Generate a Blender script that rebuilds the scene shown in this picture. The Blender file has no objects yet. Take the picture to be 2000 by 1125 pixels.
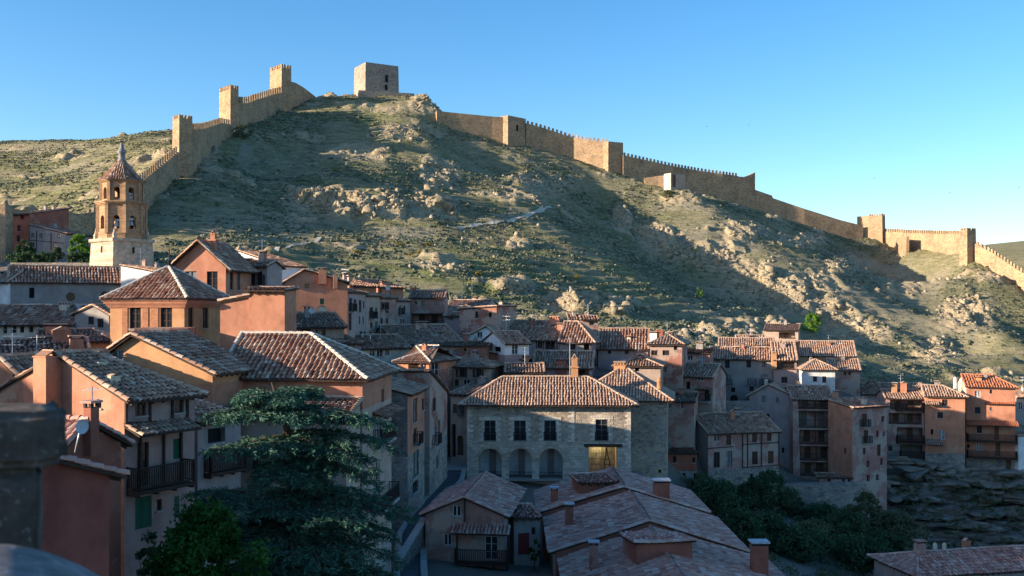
import bpy, math, random
import numpy as np
from mathutils import Vector
random.seed(7)
rng = np.random.default_rng(7)
scene = bpy.context.scene
C = scene.collection
PI = math.pi
# ------------------------------------------------------------------ survey
# Sight lines were taken from the viewpoint (origin): a bearing and a height in
# 1/1960 of the distance turn into metres once the distance is given.
F, CX, HY = 1960.0, 1000.0, 600.0
SUN_EL, SUN_AZ = math.radians(14.0), math.radians(17.0)   # azimuth: degrees from -X toward -Y
TE = math.tan(SUN_EL); SA = math.sin(SUN_AZ); CA = math.cos(SUN_AZ)

def at(px, py, D):
    return Vector(((px-CX)/F*D, D, (HY-py)/F*D))
def zat(py, D): return (HY-py)/F*D

# ------------------------------------------------------------------ numpy noise
def _hash(ix, iy, k=0):
    n = (ix.astype(np.int64)*374761393 + iy.astype(np.int64)*668265263 + k*1274126177) & 0xffffffff
    n = ((n ^ (n >> 13))*1274126177) & 0xffffffff
    n = (n ^ (n >> 16)) & 0xffffffff
    return n/4294967295.0
def vnoise(x, y, k=0):
    ix = np.floor(x); iy = np.floor(y); fx = x-ix; fy = y-iy
    fx = fx*fx*(3-2*fx); fy = fy*fy*(3-2*fy)
    a = _hash(ix, iy, k); b = _hash(ix+1, iy, k); c = _hash(ix, iy+1, k); d = _hash(ix+1, iy+1, k)
    return (a*(1-fx)+b*fx)*(1-fy)+(c*(1-fx)+d*fx)*fy*1.0
def fbm(x, y, o=4, k=0):
    s = 0; a = .5
    for i in range(o):
        s = s+a*(vnoise(x, y, k+i)-.5)*2; x = x*2.03+17.1; y = y*2.03-9.3; a *= .5
    return s
def cell(x, y, k=0):
    ix = np.floor(x); iy = np.floor(y)
    best = np.full(x.shape, 9.); val = np.zeros(x.shape); sec = np.full(x.shape, 9.)
    for dx in (-1, 0, 1):
        for dy in (-1, 0, 1):
            cx = ix+dx; cy = iy+dy
            px = cx+_hash(cx, cy, k); py = cy+_hash(cx, cy, k+1)
            dd = np.hypot(px-x, py-y); h = _hash(cx, cy, k+2)
            m = dd < best
            sec = np.where(m, best, np.minimum(sec, dd))
            val = np.where(m, h, val); best = np.where(m, dd, best)
    return best, val, sec

# ------------------------------------------------------------------ materials
MATS = {}
def newmat(name):
    m = bpy.data.materials.new(name); m.use_nodes = True
    nt = m.node_tree; nt.nodes.clear()
    out = nt.nodes.new('ShaderNodeOutputMaterial'); b = nt.nodes.new('ShaderNodeBsdfPrincipled')
    nt.links.new(b.outputs[0], out.inputs[0])
    b.inputs['Specular IOR Level'].default_value = .15
    MATS[name] = m
    return m, nt, b
class N:
    def __init__(s, nt): s.nt = nt
    def n(s, t, **kw):
        o = s.nt.nodes.new(t)
        for k, v in kw.items(): setattr(o, k, v)
        return o
    def link(s, a, b): s.nt.links.new(a, b)
    def pos(s, scale=(1, 1, 1)):
        t = s.n('ShaderNodeTexCoord'); m = s.n('ShaderNodeMapping'); m.inputs['Scale'].default_value = scale
        s.link(t.outputs['Object'], m.inputs[0]); return m.outputs[0]
    def noise(s, v, scale, detail=4, rough=.6):
        o = s.n('ShaderNodeTexNoise'); o.inputs['Scale'].default_value = scale
        o.inputs['Detail'].default_value = detail; o.inputs['Roughness'].default_value = rough
        s.link(v, o.inputs['Vector']); return o.outputs['Fac']
    def ramp(s, f, stops, interp='LINEAR'):
        o = s.n('ShaderNodeValToRGB'); cr = o.color_ramp; cr.interpolation = interp
        while len(cr.elements) < len(stops): cr.elements.new(.5)
        for e, (p, c) in zip(cr.elements, stops):
            e.position = p; e.color = (*c, 1) if len(c) == 3 else c
        s.link(f, o.inputs[0]); return o.outputs[0]
    def mix(s, f, a, b, mode='MIX'):
        o = s.n('ShaderNodeMix', data_type='RGBA', blend_type=mode)
        for inp, v in ((o.inputs[0], f), (o.inputs[6], a), (o.inputs[7], b)):
            if hasattr(v, 'is_linked') or hasattr(v, 'links'): s.link(v, inp)
            elif isinstance(v, (int, float)): inp.default_value = v
            else: inp.default_value = (*v, 1)
        return o.outputs[2]
    def math(s, op, a, b=0.):
        o = s.n('ShaderNodeMath', operation=op)
        for inp, v in ((o.inputs[0], a), (o.inputs[1], b)):
            if hasattr(v, 'links'): s.link(v, inp)
            else: inp.default_value = v
        return o.outputs[0]
    def attr(s, name):
        o = s.n('ShaderNodeAttribute'); o.attribute_name = name; return o.outputs['Fac']
    def bump(s, b, h, strength=.4, dist=.05):
        o = s.n('ShaderNodeBump'); o.inputs['Strength'].default_value = strength; o.inputs['Distance'].default_value = dist
        s.link(h, o.inputs['Height']); s.link(o.outputs[0], b.inputs['Normal'])
def sc(c, k): return tuple(min(1, x*k) for x in c)
def plaster(name, c, patch=(.30, .25, .20), patchy=.0, rough=.95):
    m, nt, b = newmat(name); g = N(nt); v = g.pos()
    base = g.ramp(g.noise(v, .55, 6, .65), [(.25, sc(c, .62)), (.5, c), (.75, sc(c, 1.26))])
    st = g.ramp(g.noise(g.pos((1.1, 1.1, .4)), .9, 7, .72), [(.34, (.68, .65, .63)), (.56, (1, 1, 1))])
    col = g.mix(.5, base, st, 'MULTIPLY')
    fine = g.ramp(g.noise(v, 7, 4, .7), [(.3, (.82, .82, .82)), (.65, (1.0, 1, 1))])
    col = g.mix(.6, col, fine, 'MULTIPLY')
    pm = g.ramp(g.noise(v, .42, 7, .62), [(.58-patchy*.2, (0, 0, 0)), (.62-patchy*.2, (1, 1, 1))])
    k = g.math('MULTIPLY', pm, .85 if patchy > 0 else .7)
    pc = g.mix(g.noise(v, 5, 3), sc(patch, .7), sc(patch, 1.3))
    col = g.mix(k, col, pc)
    g.link(col, b.inputs['Base Color']); b.inputs['Roughness'].default_value = rough
    g.bump(b, g.noise(v, 9, 6, .7), .5, .03)
    return m
def rubble(name, c, scale=2.6, mortar=(.36, .32, .27), flat=1.6):
    m, nt, b = newmat(name); g = N(nt); v = g.pos((1, 1, flat))
    nz = g.n('ShaderNodeTexNoise'); nz.inputs['Scale'].default_value = 1.2; g.link(v, nz.inputs['Vector'])
    vv = g.n('ShaderNodeVectorMath', operation='MULTIPLY_ADD'); g.link(nz.outputs['Color'], vv.inputs[0])
    vv.inputs[1].default_value = (.35,)*3; g.link(v, vv.inputs[2])
    vo = g.n('ShaderNodeTexVoronoi'); vo.inputs['Scale'].default_value = scale; g.link(vv.outputs[0], vo.inputs['Vector'])
    ve = g.n('ShaderNodeTexVoronoi', feature='DISTANCE_TO_EDGE'); ve.inputs['Scale'].default_value = scale; g.link(vv.outputs[0], ve.inputs['Vector'])
    sep = g.n('ShaderNodeSeparateColor'); g.link(vo.outputs['Color'], sep.inputs[0])
    stone = g.ramp(sep.outputs[0], [(0, sc(c, .62)), (.35, (c[0]*.95, c[1]*.97, c[2]*1.08)), (.7, sc(c, 1.12)), (1, (c[0]*1.4, c[1]*1.3, c[2]*1.1))])
    big = g.ramp(g.noise(g.pos(), .16, 8, .7), [(.32, (.62, .60, .60)), (.5, (.95, .94, .93)), (.7, (1.14, 1.1, 1.04))])
    e = g.ramp(ve.outputs['Distance'], [(.02, (0, 0, 0)), (.09, (1, 1, 1))])
    col = g.mix(e, mortar, stone); col = g.mix(1., col, big, 'MULTIPLY')
    g.link(col, b.inputs['Base Color']); b.inputs['Roughness'].default_value = .95
    h = g.math('ADD', e, g.noise(v, 8, 4)); g.bump(b, h, .55, .05)
    return m
def ashlar(name, c, mortar, w=.5, h=.25):
    m, nt, b = newmat(name); g = N(nt)
    t = g.n('ShaderNodeTexCoord'); s = g.n('ShaderNodeSeparateXYZ'); g.link(t.outputs['Object'], s.inputs[0])
    cb = g.n('ShaderNodeCombineXYZ'); g.link(g.math('ADD', s.outputs[0], g.math('MULTIPLY', s.outputs[1], .97)), cb.inputs[0]); g.link(s.outputs[2], cb.inputs[1])
    br = g.n('ShaderNodeTexBrick'); br.inputs['Scale'].default_value = 1; br.inputs['Brick Width'].default_value = w; br.inputs['Row Height'].default_value = h
    br.inputs['Mortar Size'].default_value = .06*h; br.inputs['Bias'].default_value = 0
    br.inputs['Color1'].default_value = (*sc(c, .78), 1); br.inputs['Color2'].default_value = (*sc(c, 1.25), 1); br.inputs['Mortar'].default_value = (*mortar, 1)
    g.link(cb.outputs[0], br.inputs['Vector'])
    big = g.ramp(g.noise(g.pos(), .6, 6), [(.3, (.75, .74, .74)), (.7, (1.08, 1.05, 1))])
    col = g.mix(1., br.outputs['Color'], big, 'MULTIPLY')
    g.link(col, b.inputs['Base Color']); b.inputs['Roughness'].default_value = .93
    g.bump(b, g.math('SUBTRACT', g.noise(g.pos(), 12, 4), br.outputs['Fac']), .5, .03)
    return m
def tilemat(name, stops, lichen=(.30, .27, .21), lich=.5):
    m, nt, b = newmat(name); g = N(nt); v = g.pos()
    t = g.ramp(g.attr('rnd'), stops)
    lm = g.ramp(g.noise(v, .5, 6, .7), [(.45, (0, 0, 0)), (.7, (1, 1, 1))])
    sp = g.ramp(g.noise(v, 6, 5, .7), [(.42, (0, 0, 0)), (.62, (1, 1, 1))])
    k = g.math('MULTIPLY', g.math('ADD', g.math('MULTIPLY', lm, .6), g.math('MULTIPLY', sp, .5)), lich)
    col = g.mix(k, t, lichen)
    g.link(col, b.inputs['Base Color']); b.inputs['Roughness'].default_value = .92
    g.bump(b, g.noise(v, 14, 4), .4, .02)
    return m
def simple(name, c, rough=.8, var=.25, scale=3., metal=0., spec=.2, bump=.2):
    m, nt, b = newmat(name); g = N(nt); v = g.pos()
    col = g.ramp(g.noise(v, scale, 5, .65), [(.25, sc(c, 1-var)), (.75, sc(c, 1+var))])
    g.link(col, b.inputs['Base Color']); b.inputs['Roughness'].default_value = rough; b.inputs['Metallic'].default_value = metal
    b.inputs['Specular IOR Level'].default_value = spec
    if bump: g.bump(b, g.noise(v, scale*4, 5), bump, .02)
    return m
def leafmat(name, c1, c2, c3, trans=.25):
    m, nt, b = newmat(name); g = N(nt)
    col = g.ramp(g.attr('rnd'), [(0, c1), (.5, c2), (1, c3)])
    g.link(col, b.inputs['Base Color']); b.inputs['Roughness'].default_value = .75
    if trans:
        tr = g.n('ShaderNodeBsdfTranslucent'); g.link(col, tr.inputs[0]); mx = g.n('ShaderNodeMixShader'); mx.inputs[0].default_value = trans
        g.link(b.outputs[0], mx.inputs[1]); g.link(tr.outputs[0], mx.inputs[2])
        g.link(mx.outputs[0], nt.nodes['Material Output'].inputs[0])
    return m

plaster('salmon', (.48, .215, .135), (.42, .27, .18))
plaster('orange', (.51, .23, .14), (.48, .30, .19))
plaster('pink', (.43, .275, .235), (.40, .30, .24))
plaster('rose', (.40, .21, .17), (.42, .33, .27), .5)
plaster('red', (.34, .125, .085), (.36, .22, .17))
plaster('darkred', (.27, .085, .062), (.28, .13, .10))
plaster('brick_red', (.33, .15, .11), (.40, .30, .24), .6)
plaster('ochre', (.54, .285, .145), (.46, .30, .17))
plaster('beige', (.44, .325, .255), (.36, .28, .22))
plaster('grey', (.33, .30, .275), (.28, .25, .22), .2)
plaster('greypink', (.37, .30, .28), (.36, .26, .22), .3)
plaster('white', (.78, .75, .71), (.62, .58, .52))
plaster('cream', (.66, .56, .42), (.5, .42, .33))
rubble('rubble', (.42, .345, .265))
rubble('dark_rubble', (.21, .175, .15), 2.2, (.17, .15, .13))
rubble('castle_stone', (.40, .275, .165), 1.5, (.33, .24, .155))
rubble('keep_stone', (.32, .26, .21), 1.6, (.30, .25, .2))
rubble('garden_stone', (.30, .265, .225), 1.9, (.24, .21, .18))
ashlar('ashlar', (.53, .46, .375), (.37, .32, .265), .55, .3)
ashlar('dressed', (.66, .585, .49), (.46, .40, .33), .7, .4)
ashlar('tower_stone', (.50, .40, .30), (.40, .32, .24), .6, .32)
ashlar('brick', (.40, .155, .085), (.55, .40, .27), .26, .075)
ashlar('tower_brick', (.42, .26, .15), (.46, .32, .21), .5, .14)
tilemat('tile', [(0, (.14, .06, .04)), (.3, (.31, .13, .08)), (.55, (.38, .19, .12)), (.8, (.50, .33, .23)), (1, (.60, .46, .36))], (.38, .33, .25), lich=.4)
tilemat('tile_grey', [(0, (.19, .092, .06)), (.35, (.36, .195, .13)), (.7, (.47, .29, .195)), (1, (.60, .44, .32))], (.39, .285, .2), .4)
tilemat('tile_light', [(0, (.28, .15, .10)), (.4, (.38, .22, .15)), (.75, (.46, .30, .21)), (1, (.56, .41, .30))], (.42, .36, .28), .4)
tilemat('tile_pink', [(0, (.25, .095, .068)), (.35, (.42, .175, .13)), (.7, (.52, .29, .225)), (1, (.62, .45, .38))], (.48, .37, .31), .45)
tilemat('tile_orange', [(0, (.44, .15, .075)), (.5, (.53, .19, .095)), (1, (.58, .25, .14))], (.5, .24, .14), .2)
simple('mortar', (.62, .53, .43), .95, .3, 4)
simple('channel', (.17, .115, .09), .95, .3, 3)
simple('wood', (.055, .035, .026), .8, .4, 4)
simple('wood_mid', (.13, .075, .045), .8, .35, 4)
simple('iron', (.02, .02, .022), .55, .2, 5)
simple('green_paint', (.012, .10, .06), .6, .25, 5)
simple('red_door', (.20, .03, .028), .6, .3, 4)
simple('frame_white', (.55, .55, .55), .6, .1, 3)
simple('frame_brown', (.09, .05, .032), .7, .3, 5)
simple('frame_grey', (.16, .15, .14), .7, .3, 5)
simple('curtain', (.52, .50, .46), .9, .25, 3)
simple('metal', (.42, .45, .48), .45, .15, 4, .6)
simple('cap_pale', (.40, .42, .44), .6, .25, 4)
simple('spire_lead', (.20, .20, .21), .6, .3, 4)
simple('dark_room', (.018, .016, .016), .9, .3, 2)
simple('room_wall', (.16, .11, .09), .9, .3, 1)
simple('blue_grey_dish', (.50, .50, .50), .5, .08, 2)
simple('cloth_white', (.8, .8, .8), .9, .06, 4)
simple('cloth_blue', (.10, .30, .42), .9, .1, 4)
simple('bark', (.075, .055, .042), .95, .4, 6, bump=.6)
simple('yellow_wall', (.62, .50, .16), .9, .15, 1)
simple('bird_black', (.02, .02, .022), .8, .1, 4)
simple('asphalt', (.075, .076, .08), .9, .3, 1.4)
simple('paving', (.30, .255, .225), .92, .25, 1.0)
simple('kerb', (.34, .31, .28), .9, .2, 1.5)
def glass():
    m, nt, b = newmat('glass'); g = N(nt)
    b.inputs['Base Color'].default_value = (.022, .026, .03, 1); b.inputs['Roughness'].default_value = .06
    b.inputs['Specular IOR Level'].default_value = .6
    m, nt, b = newmat('glass_curtain'); g = N(nt)
    g.link(g.ramp(g.noise(g.pos((6, 6, .6)), 2.0, 3), [(.35, (.10, .11, .11)), (.6, (.30, .31, .31))]), b.inputs['Base Color'])
    b.inputs['Roughness'].default_value = .08; b.inputs['Specular IOR Level'].default_value = .6
glass()
leafmat('cedar_needles', (.024, .062, .043), (.052, .122, .082), (.11, .205, .135), .1)
leafmat('leaf_dark', (.022, .050, .026), (.045, .09, .040), (.085, .14, .065))
leafmat('leaf_green', (.012, .05, .008), (.022, .08, .012), (.05, .125, .02), .25)
leafmat('leaf_lime', (.07, .16, .02), (.12, .24, .03), (.2, .34, .06), .35)
leafmat('leaf_olive', (.06, .08, .042), (.105, .125, .062), (.17, .18, .095))
leafmat('gorse', (.07, .09, .02), (.22, .17, .02), (.5, .33, .02), .2)
leafmat('scrub_leaf', (.082, .092, .05), (.14, .148, .082), (.235, .225, .145), .0)
M = MATS

# ------------------------------------------------------------------ mesh builder
class MB:
    def __init__(s): s.ch = []; s.nv = 0; s.V = []; s.Fq = []; s.Mi = []; s.R = []
    def poly(s, pts, mi=0, r=None):
        k = s.nv
        s.V.append(np.array([tuple(p) for p in pts], float)); s.nv += len(pts)
        s.Fq.append(list(range(k, k+len(pts)))); s.Mi.append(mi); s.R.append(random.random() if r is None else r)
    def bulk(s, verts, faces, mi, rnd):
        k = s.nv; s.V.append(np.asarray(verts, float)); s.nv += len(verts)
        s.Fq.extend((faces+k).tolist() if isinstance(faces, np.ndarray) else [[i+k for i in f] for f in faces]); n = len(faces)
        s.Mi.extend([mi]*n if np.isscalar(mi) else list(mi)); s.R.extend(list(rnd) if not np.isscalar(rnd) else [rnd]*n)
    def box(s, a, b, mi=0, r=None):
        x0, y0, z0 = a; x1, y1, z1 = b
        v = [(x0, y0, z0), (x1, y0, z0), (x1, y1, z0), (x0, y1, z0), (x0, y0, z1), (x1, y0, z1), (x1, y1, z1), (x0, y1, z1)]
        s.bulk(v, [(0, 3, 2, 1), (4, 5, 6, 7), (0, 1, 5, 4), (1, 2, 6, 5), (2, 3, 7, 6), (3, 0, 4, 7)], mi, random.random() if r is None else r)
    def prism(s, poly, z0, z1, mi=0, z1f=None):
        n = len(poly); r = random.random()
        v = [(p[0], p[1], z0) for p in poly]+[(p[0], p[1], z1) for p in poly]
        k = s.nv; s.V.append(np.array(v, float)); s.nv += 2*n
        for i in range(n):
            j = (i+1) % n; s.Fq.append([k+i, k+j, k+n+j, k+n+i]); s.Mi.append(mi); s.R.append(r)
        s.Fq.append([k+n+i for i in range(n)]); s.Mi.append(mi); s.R.append(r)
        s.Fq.append([k+n-1-i for i in range(n)]); s.Mi.append(mi); s.R.append(r)
    def tube(s, p, q, r0, r1=None, n=6, mi=0, caps=True):
        p = Vector(p); q = Vector(q); r1 = r0 if r1 is None else r1
        d = (q-p)
        if d.length < 1e-6: return
        d.normalize(); a = d.orthogonal().normalized(); b = d.cross(a)
        v = [p+(a*math.cos(t)+b*math.sin(t))*r0 for t in [2*PI*i/n for i in range(n)]]
        v += [q+(a*math.cos(t)+b*math.sin(t))*r1 for t in [2*PI*i/n for i in range(n)]]
        f = [(i, (i+1) % n, n+(i+1) % n, n+i) for i in range(n)]
        s.bulk([tuple(x) for x in v], f, mi, random.random())
        if caps: s.poly(v[n:], mi); s.poly(v[:n][::-1], mi)
    def bar(s, p, q, w, h, mi=0):
        p = Vector(p); q = Vector(q); d = (q-p).normalized()
        up = Vector((0, 0, 1)) if abs(d.z) < .95 else Vector((1, 0, 0))
        a = d.cross(up).normalized()*w/2; b = a.cross(d).normalized()*h/2
        v = [p-a-b, p+a-b, p+a+b, p-a+b, q-a-b, q+a-b, q+a+b, q-a+b]
        s.bulk([tuple(x) for x in v], [(0, 3, 2, 1), (4, 5, 6, 7), (0, 1, 5, 4), (1, 2, 6, 5), (2, 3, 7, 6), (3, 0, 4, 7)], mi, random.random())
    def lathe(s, prof, n=16, mi=0, c=(0, 0)):
        k = s.nv; v = []
        for (r, z) in prof:
            for i in range(n):
                t = 2*PI*i/n+PI/n; v.append((c[0]+r*math.cos(t), c[1]+r*math.sin(t), z))
        f = []
        for j in range(len(prof)-1):
            for i in range(n): f.append((j*n+i, j*n+(i+1) % n, (j+1)*n+(i+1) % n, (j+1)*n+i))
        s.bulk(v, f, mi, random.random())
    def build(s, name, mats, parent=None, smooth=False, rnd=True):
        if isinstance(mats, str): mats = [mats]
        me = bpy.data.meshes.new(name)
        V = np.concatenate(s.V) if s.V else np.zeros((0, 3))
        me.from_pydata(V.tolist(), [], s.Fq); 
        for m in mats: me.materials.append(M[m])
        if len(mats) > 1: me.polygons.foreach_set('material_index', np.array(s.Mi, np.int32))
        if rnd:
            at_ = me.attributes.new('rnd', 'FLOAT', 'FACE'); at_.data.foreach_set('value', np.array(s.R, np.float32))
        if smooth: me.polygons.foreach_set('use_smooth', np.ones(len(s.Fq), bool))
        me.update()
        o = bpy.data.objects.new(name, me); C.objects.link(o)
        if parent: o.parent = parent
        return o
def tag(o, label=None, cat=None, group=None, kind=None):
    if label: o['label'] = label
    if cat: o['category'] = cat
    if group: o['group'] = group
    if kind: o['kind'] = kind
    return o
def empty(name, loc, rz, label, cat, group=None):
    o = bpy.data.objects.new(name, None); C.objects.link(o); o.empty_display_size = .3
    o.location = loc; o.rotation_euler = (0, 0, rz)
    return tag(o, label, cat, group)
SKY_STRENGTH, SUN_STRENGTH, SUN_COLOR, EXPOSURE = .12, 5.0, (1, .83, .64), 1.22
# ------------------------------------------------------------------ roofs
def clip_convex(poly, outline):
    # outline: convex polygon, counter-clockwise
    res = poly
    n = len(outline)
    for i in range(n):
        ax, az = outline[i]; bx, bz = outline[(i+1) % n]
        inside = lambda p: (bx-ax)*(p[1]-az)-(bz-az)*(p[0]-ax) >= -1e-7
        out = []
        for j in range(len(res)):
            p = res[j]; q = res[(j+1) % len(res)]
            ip, iq = inside(p), inside(q)
            if ip: out.append(p)
            if ip != iq:
                dp = (bx-ax)*(p[1]-az)-(bz-az)*(p[0]-ax); dq = (bx-ax)*(q[1]-az)-(bz-az)*(q[0]-ax)
                t = dp/(dp-dq); out.append((p[0]+(q[0]-p[0])*t, p[1]+(q[1]-p[1])*t))
        res = out
        if len(res) < 3: return []
    return res

def tile_slope(mb, poly, sp=.27, course=.42, rad=.105, wob=.0):
    """barrel tiles over a convex slope; poly[0]->poly[1] is its eave"""
    P = [Vector(p) for p in poly]
    e = (P[1]-P[0]).normalized(); nrm = None
    for k in range(2, len(P)):
        nrm = (P[1]-P[0]).cross(P[k]-P[0])
        if nrm.length > 1e-4: break
    nrm.normalize()
    if nrm.z < 0: nrm = -nrm
    u = nrm.cross(e).normalized()
    if u.z < 0: u = -u
    S = [((p-P[0]).dot(e), (p-P[0]).dot(u)) for p in P]
    smin = min(s for s, t in S); smax = max(s for s, t in S)
    org = []
    k = max(1, int((smax-smin)/sp)); sp2 = (smax-smin)/k
    for i in range(k):
        s = smin+(i+.5)*sp2; ts = []
        for j in range(len(S)):
            (a, b), (c, d) = S[j], S[(j+1) % len(S)]
            if (a-s)*(c-s) <= 0 and abs(a-c) > 1e-9: ts.append(b+(d-b)*(s-a)/(c-a))
        if len(ts) < 2: continue
        t0, t1 = min(ts), max(ts)
        if t1-t0 < .08: continue
        t = t0-.06-random.random()*.03
        while t < t1-.05:
            L = min(course+.07, t1-t); org.append((s, t, L)); t += course
    if not org: return
    O = np.array(org); n = len(O)
    O[:, 0] += rng.normal(0, .012+wob, n)
    seg = 4; ang = np.linspace(PI, 0, seg+1)
    c = np.cos(ang); sn = np.sin(ang)
    r0 = rad*(1+rng.normal(0, .06, n)); r1 = r0*.84
    lift0 = .035+rng.uniform(0, .018, n); lift1 = .0+rng.uniform(0, .01, n)
    skew = rng.normal(0, .015+wob, n)
    E = np.array(e); U = np.array(u); Nn = np.array(nrm); B = np.array(P[0])
    def ring(rr, tt, lf, sk):
        return (B+(O[:, 0]+sk)[:, None, None]*E + (rr[:, None]*c)[:, :, None]*E + tt[:, None, None]*U
                + ((rr[:, None]*sn*.95)+lf[:, None])[:, :, None]*Nn)
    A0 = ring(r0, O[:, 1], lift0, 0*skew); A1 = ring(r1, O[:, 1]+O[:, 2], lift1, skew)
    V = np.concatenate([A0, A1], 1).reshape(-1, 3)
    m = 2*(seg+1); base = (np.arange(n)*m)[:, None]
    fs = []
    for q in range(seg): fs.append(base+np.array([q, q+1, seg+1+q+1, seg+1+q]))
    Fc = np.stack(fs, 1).reshape(-1, 4)
    rr = np.repeat(np.clip(rng.normal(.5, .24, n), 0, 1), seg)
    mb.bulk(V, Fc, 0, rr)

def ridge_tiles(mb, p, q, rad=.14, L=.42, mi=0, bright=None):
    p = Vector(p); q = Vector(q); D = q-p; n = max(1, int(D.length/L)); d = D.normalized()
    up = Vector((0, 0, 1)); up = (up-d*up.dot(d)).normalized(); a = d.cross(up)
    seg = 5
    for i in range(n):
        s0 = p+D*(i/n)-d*.03; s1 = p+D*((i+1)/n)+d*.03
        r0 = rad*random.uniform(.94, 1.06); v = []
        for (c, r, lf) in ((s0, r0, .03), (s1, r0*.86, 0)):
            for k in range(seg+1):
                t = PI*k/seg; v.append(tuple(c+a*math.cos(t)*r+up*(math.sin(t)*r+lf-.02)))
        f = [(k, k+1, seg+2+k, seg+1+k) for k in range(seg)]
        mb.bulk(v, f, mi, random.uniform(.45, 1) if bright is None else bright)

def slab(mb, poly, th=.11, top=1, under=2):
    P = [Vector(p) for p in poly]
    Q = [p-Vector((0, 0, th)) for p in P]
    mb.poly(P, top); mb.poly(Q[::-1], under)
    for i in range(len(P)):
        j = (i+1) % len(P); mb.poly([P[i], Q[i], Q[j], P[j]], under)

ROOFS = []
def roof_planes(w, d, h, kind, rise, o=.42, ov=.16, hA=0, hB=0, fr=.5):
    """slopes (eave first) and ridge lines in the house's own frame"""
    pl = []; rl = []; L = .06
    if kind == 'gx':
        yr = fr*d; zr = h+rise+L
        zf = h-o*rise/max(.3, yr)+L; zb = h-o*rise/max(.3, d-yr)+L
        if hA or hB: zb = zf
        xl = -o if hA else -ov; xr = w+o if hB else w+ov
        r0 = (hA if hA else -ov, yr, zr); r1 = (w-hB if hB else w+ov, yr, zr)
        pl.append([(xl, -o, zf), (xr, -o, zf), r1, r0])
        pl.append([(xr, d+o, zb), (xl, d+o, zb), r0, r1])
        if hA: pl.append([(xl, d+o, zb), (xl, -o, zf), r0]); rl += [((xl, -o, zf), r0), ((xl, d+o, zb), r0)]
        if hB: pl.append([(xr, -o, zf), (xr, d+o, zb), r1]); rl += [((xr, -o, zf), r1), ((xr, d+o, zb), r1)]
        if (Vector(r0)-Vector(r1)).length > .4: rl.append((r0, r1))
        if not hA: rl += [((xl+.06, -o, zf), (r0[0]+.06, yr, zr))]
        if not hB: rl += [((xr-.06, -o, zf), (r1[0]-.06, yr, zr))]
    elif kind == 'gy':
        xr = fr*w; zr = h+rise+L
        zl = h-o*rise/max(.3, xr)+L; zq = h-o*rise/max(.3, w-xr)+L
        if hA or hB: zq = zl
        y0 = -o if hA else -ov; y1 = d+o if hB else d+ov
        r0 = (xr, hA if hA else -ov, zr); r1 = (xr, d-hB if hB else d+ov, zr)
        pl.append([(-o, y1, zl), (-o, y0, zl), r0, r1])
        pl.append([(w+o, y0, zq), (w+o, y1, zq), r1, r0])
        if hA: pl.append([(-o, y0, zl), (w+o, y0, zq), r0]); rl += [((-o, y0, zl), r0), ((w+o, y0, zq), r0)]
        if hB: pl.append([(w+o, y1, zq), (-o, y1, zl), r1]); rl += [((-o, y1, zl), r1), ((w+o, y1, zq), r1)]
        if (Vector(r0)-Vector(r1)).length > .4: rl.append((r0, r1))
        if not hA: rl += [((-o, y0+.06, zl), (xr, y0+.06, zr)), ((w+o, y0+.06, zq), (xr, y0+.06, zr))]
    elif kind == 'sb':
        if rise >= 0:
            z0 = h-o*rise/d+L; z1 = h+rise+.15*rise/d+L
            pl.append([(-ov, -o, z0), (w+ov, -o, z0), (w+ov, d+.15, z1), (-ov, d+.15, z1)])
            rl += [((-ov, d+.1, z1), (w+ov, d+.1, z1)), ((-ov+.06, -o, z0), (-ov+.06, d+.1, z1)), ((w+ov-.06, -o, z0), (w+ov-.06, d+.1, z1))]
        else:
            s = rise/d; z0 = h-.15*s+L; z1 = h+rise+o*s+L
            pl.append([(w+ov, d+o, z1), (-ov, d+o, z1), (-ov, -.15, z0), (w+ov, -.15, z0)])
            rl += [((-ov, -.1, z0), (w+ov, -.1, z0)), ((w+ov-.06, -.1, z0), (w+ov-.06, d+o, z1))]
    elif kind == 'sr':
        s = rise/w; z0 = h-o*s+L; z1 = h+rise+.15*s+L
        pl.append([(w+o, -ov, z0), (w+o, d+ov, z0), (-.15, d+ov, z1), (-.15, -ov, z1)])
        rl += [((-.1, -ov, z1), (-.1, d+ov, z1)), ((w+o, -ov+.06, z0), (-.1, -ov+.06, z1))]
    elif kind == 'sl':
        s = rise/w; z0 = h-o*s+L; z1 = h+rise+.15*s+L
        pl.append([(-o, d+ov, z0), (-o, -ov, z0), (w+.15, -ov, z1), (w+.15, d+ov, z1)])
        rl += [((w+.1, -ov, z1), (w+.1, d+ov, z1)), ((-o, -ov+.06, z0), (w+.1, -ov+.06, z1))]
    return pl, rl

# ------------------------------------------------------------------ house
TERR = []     # (x, y, z) ground survey points gathered from the buildings
ALLH = []
class House: pass

def cap(mb, a, b, z0, z1, grow, mi=0):
    mb.box((a[0]-grow, a[1]-grow, z0), (b[0]+grow, b[1]+grow, z1), mi)

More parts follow.
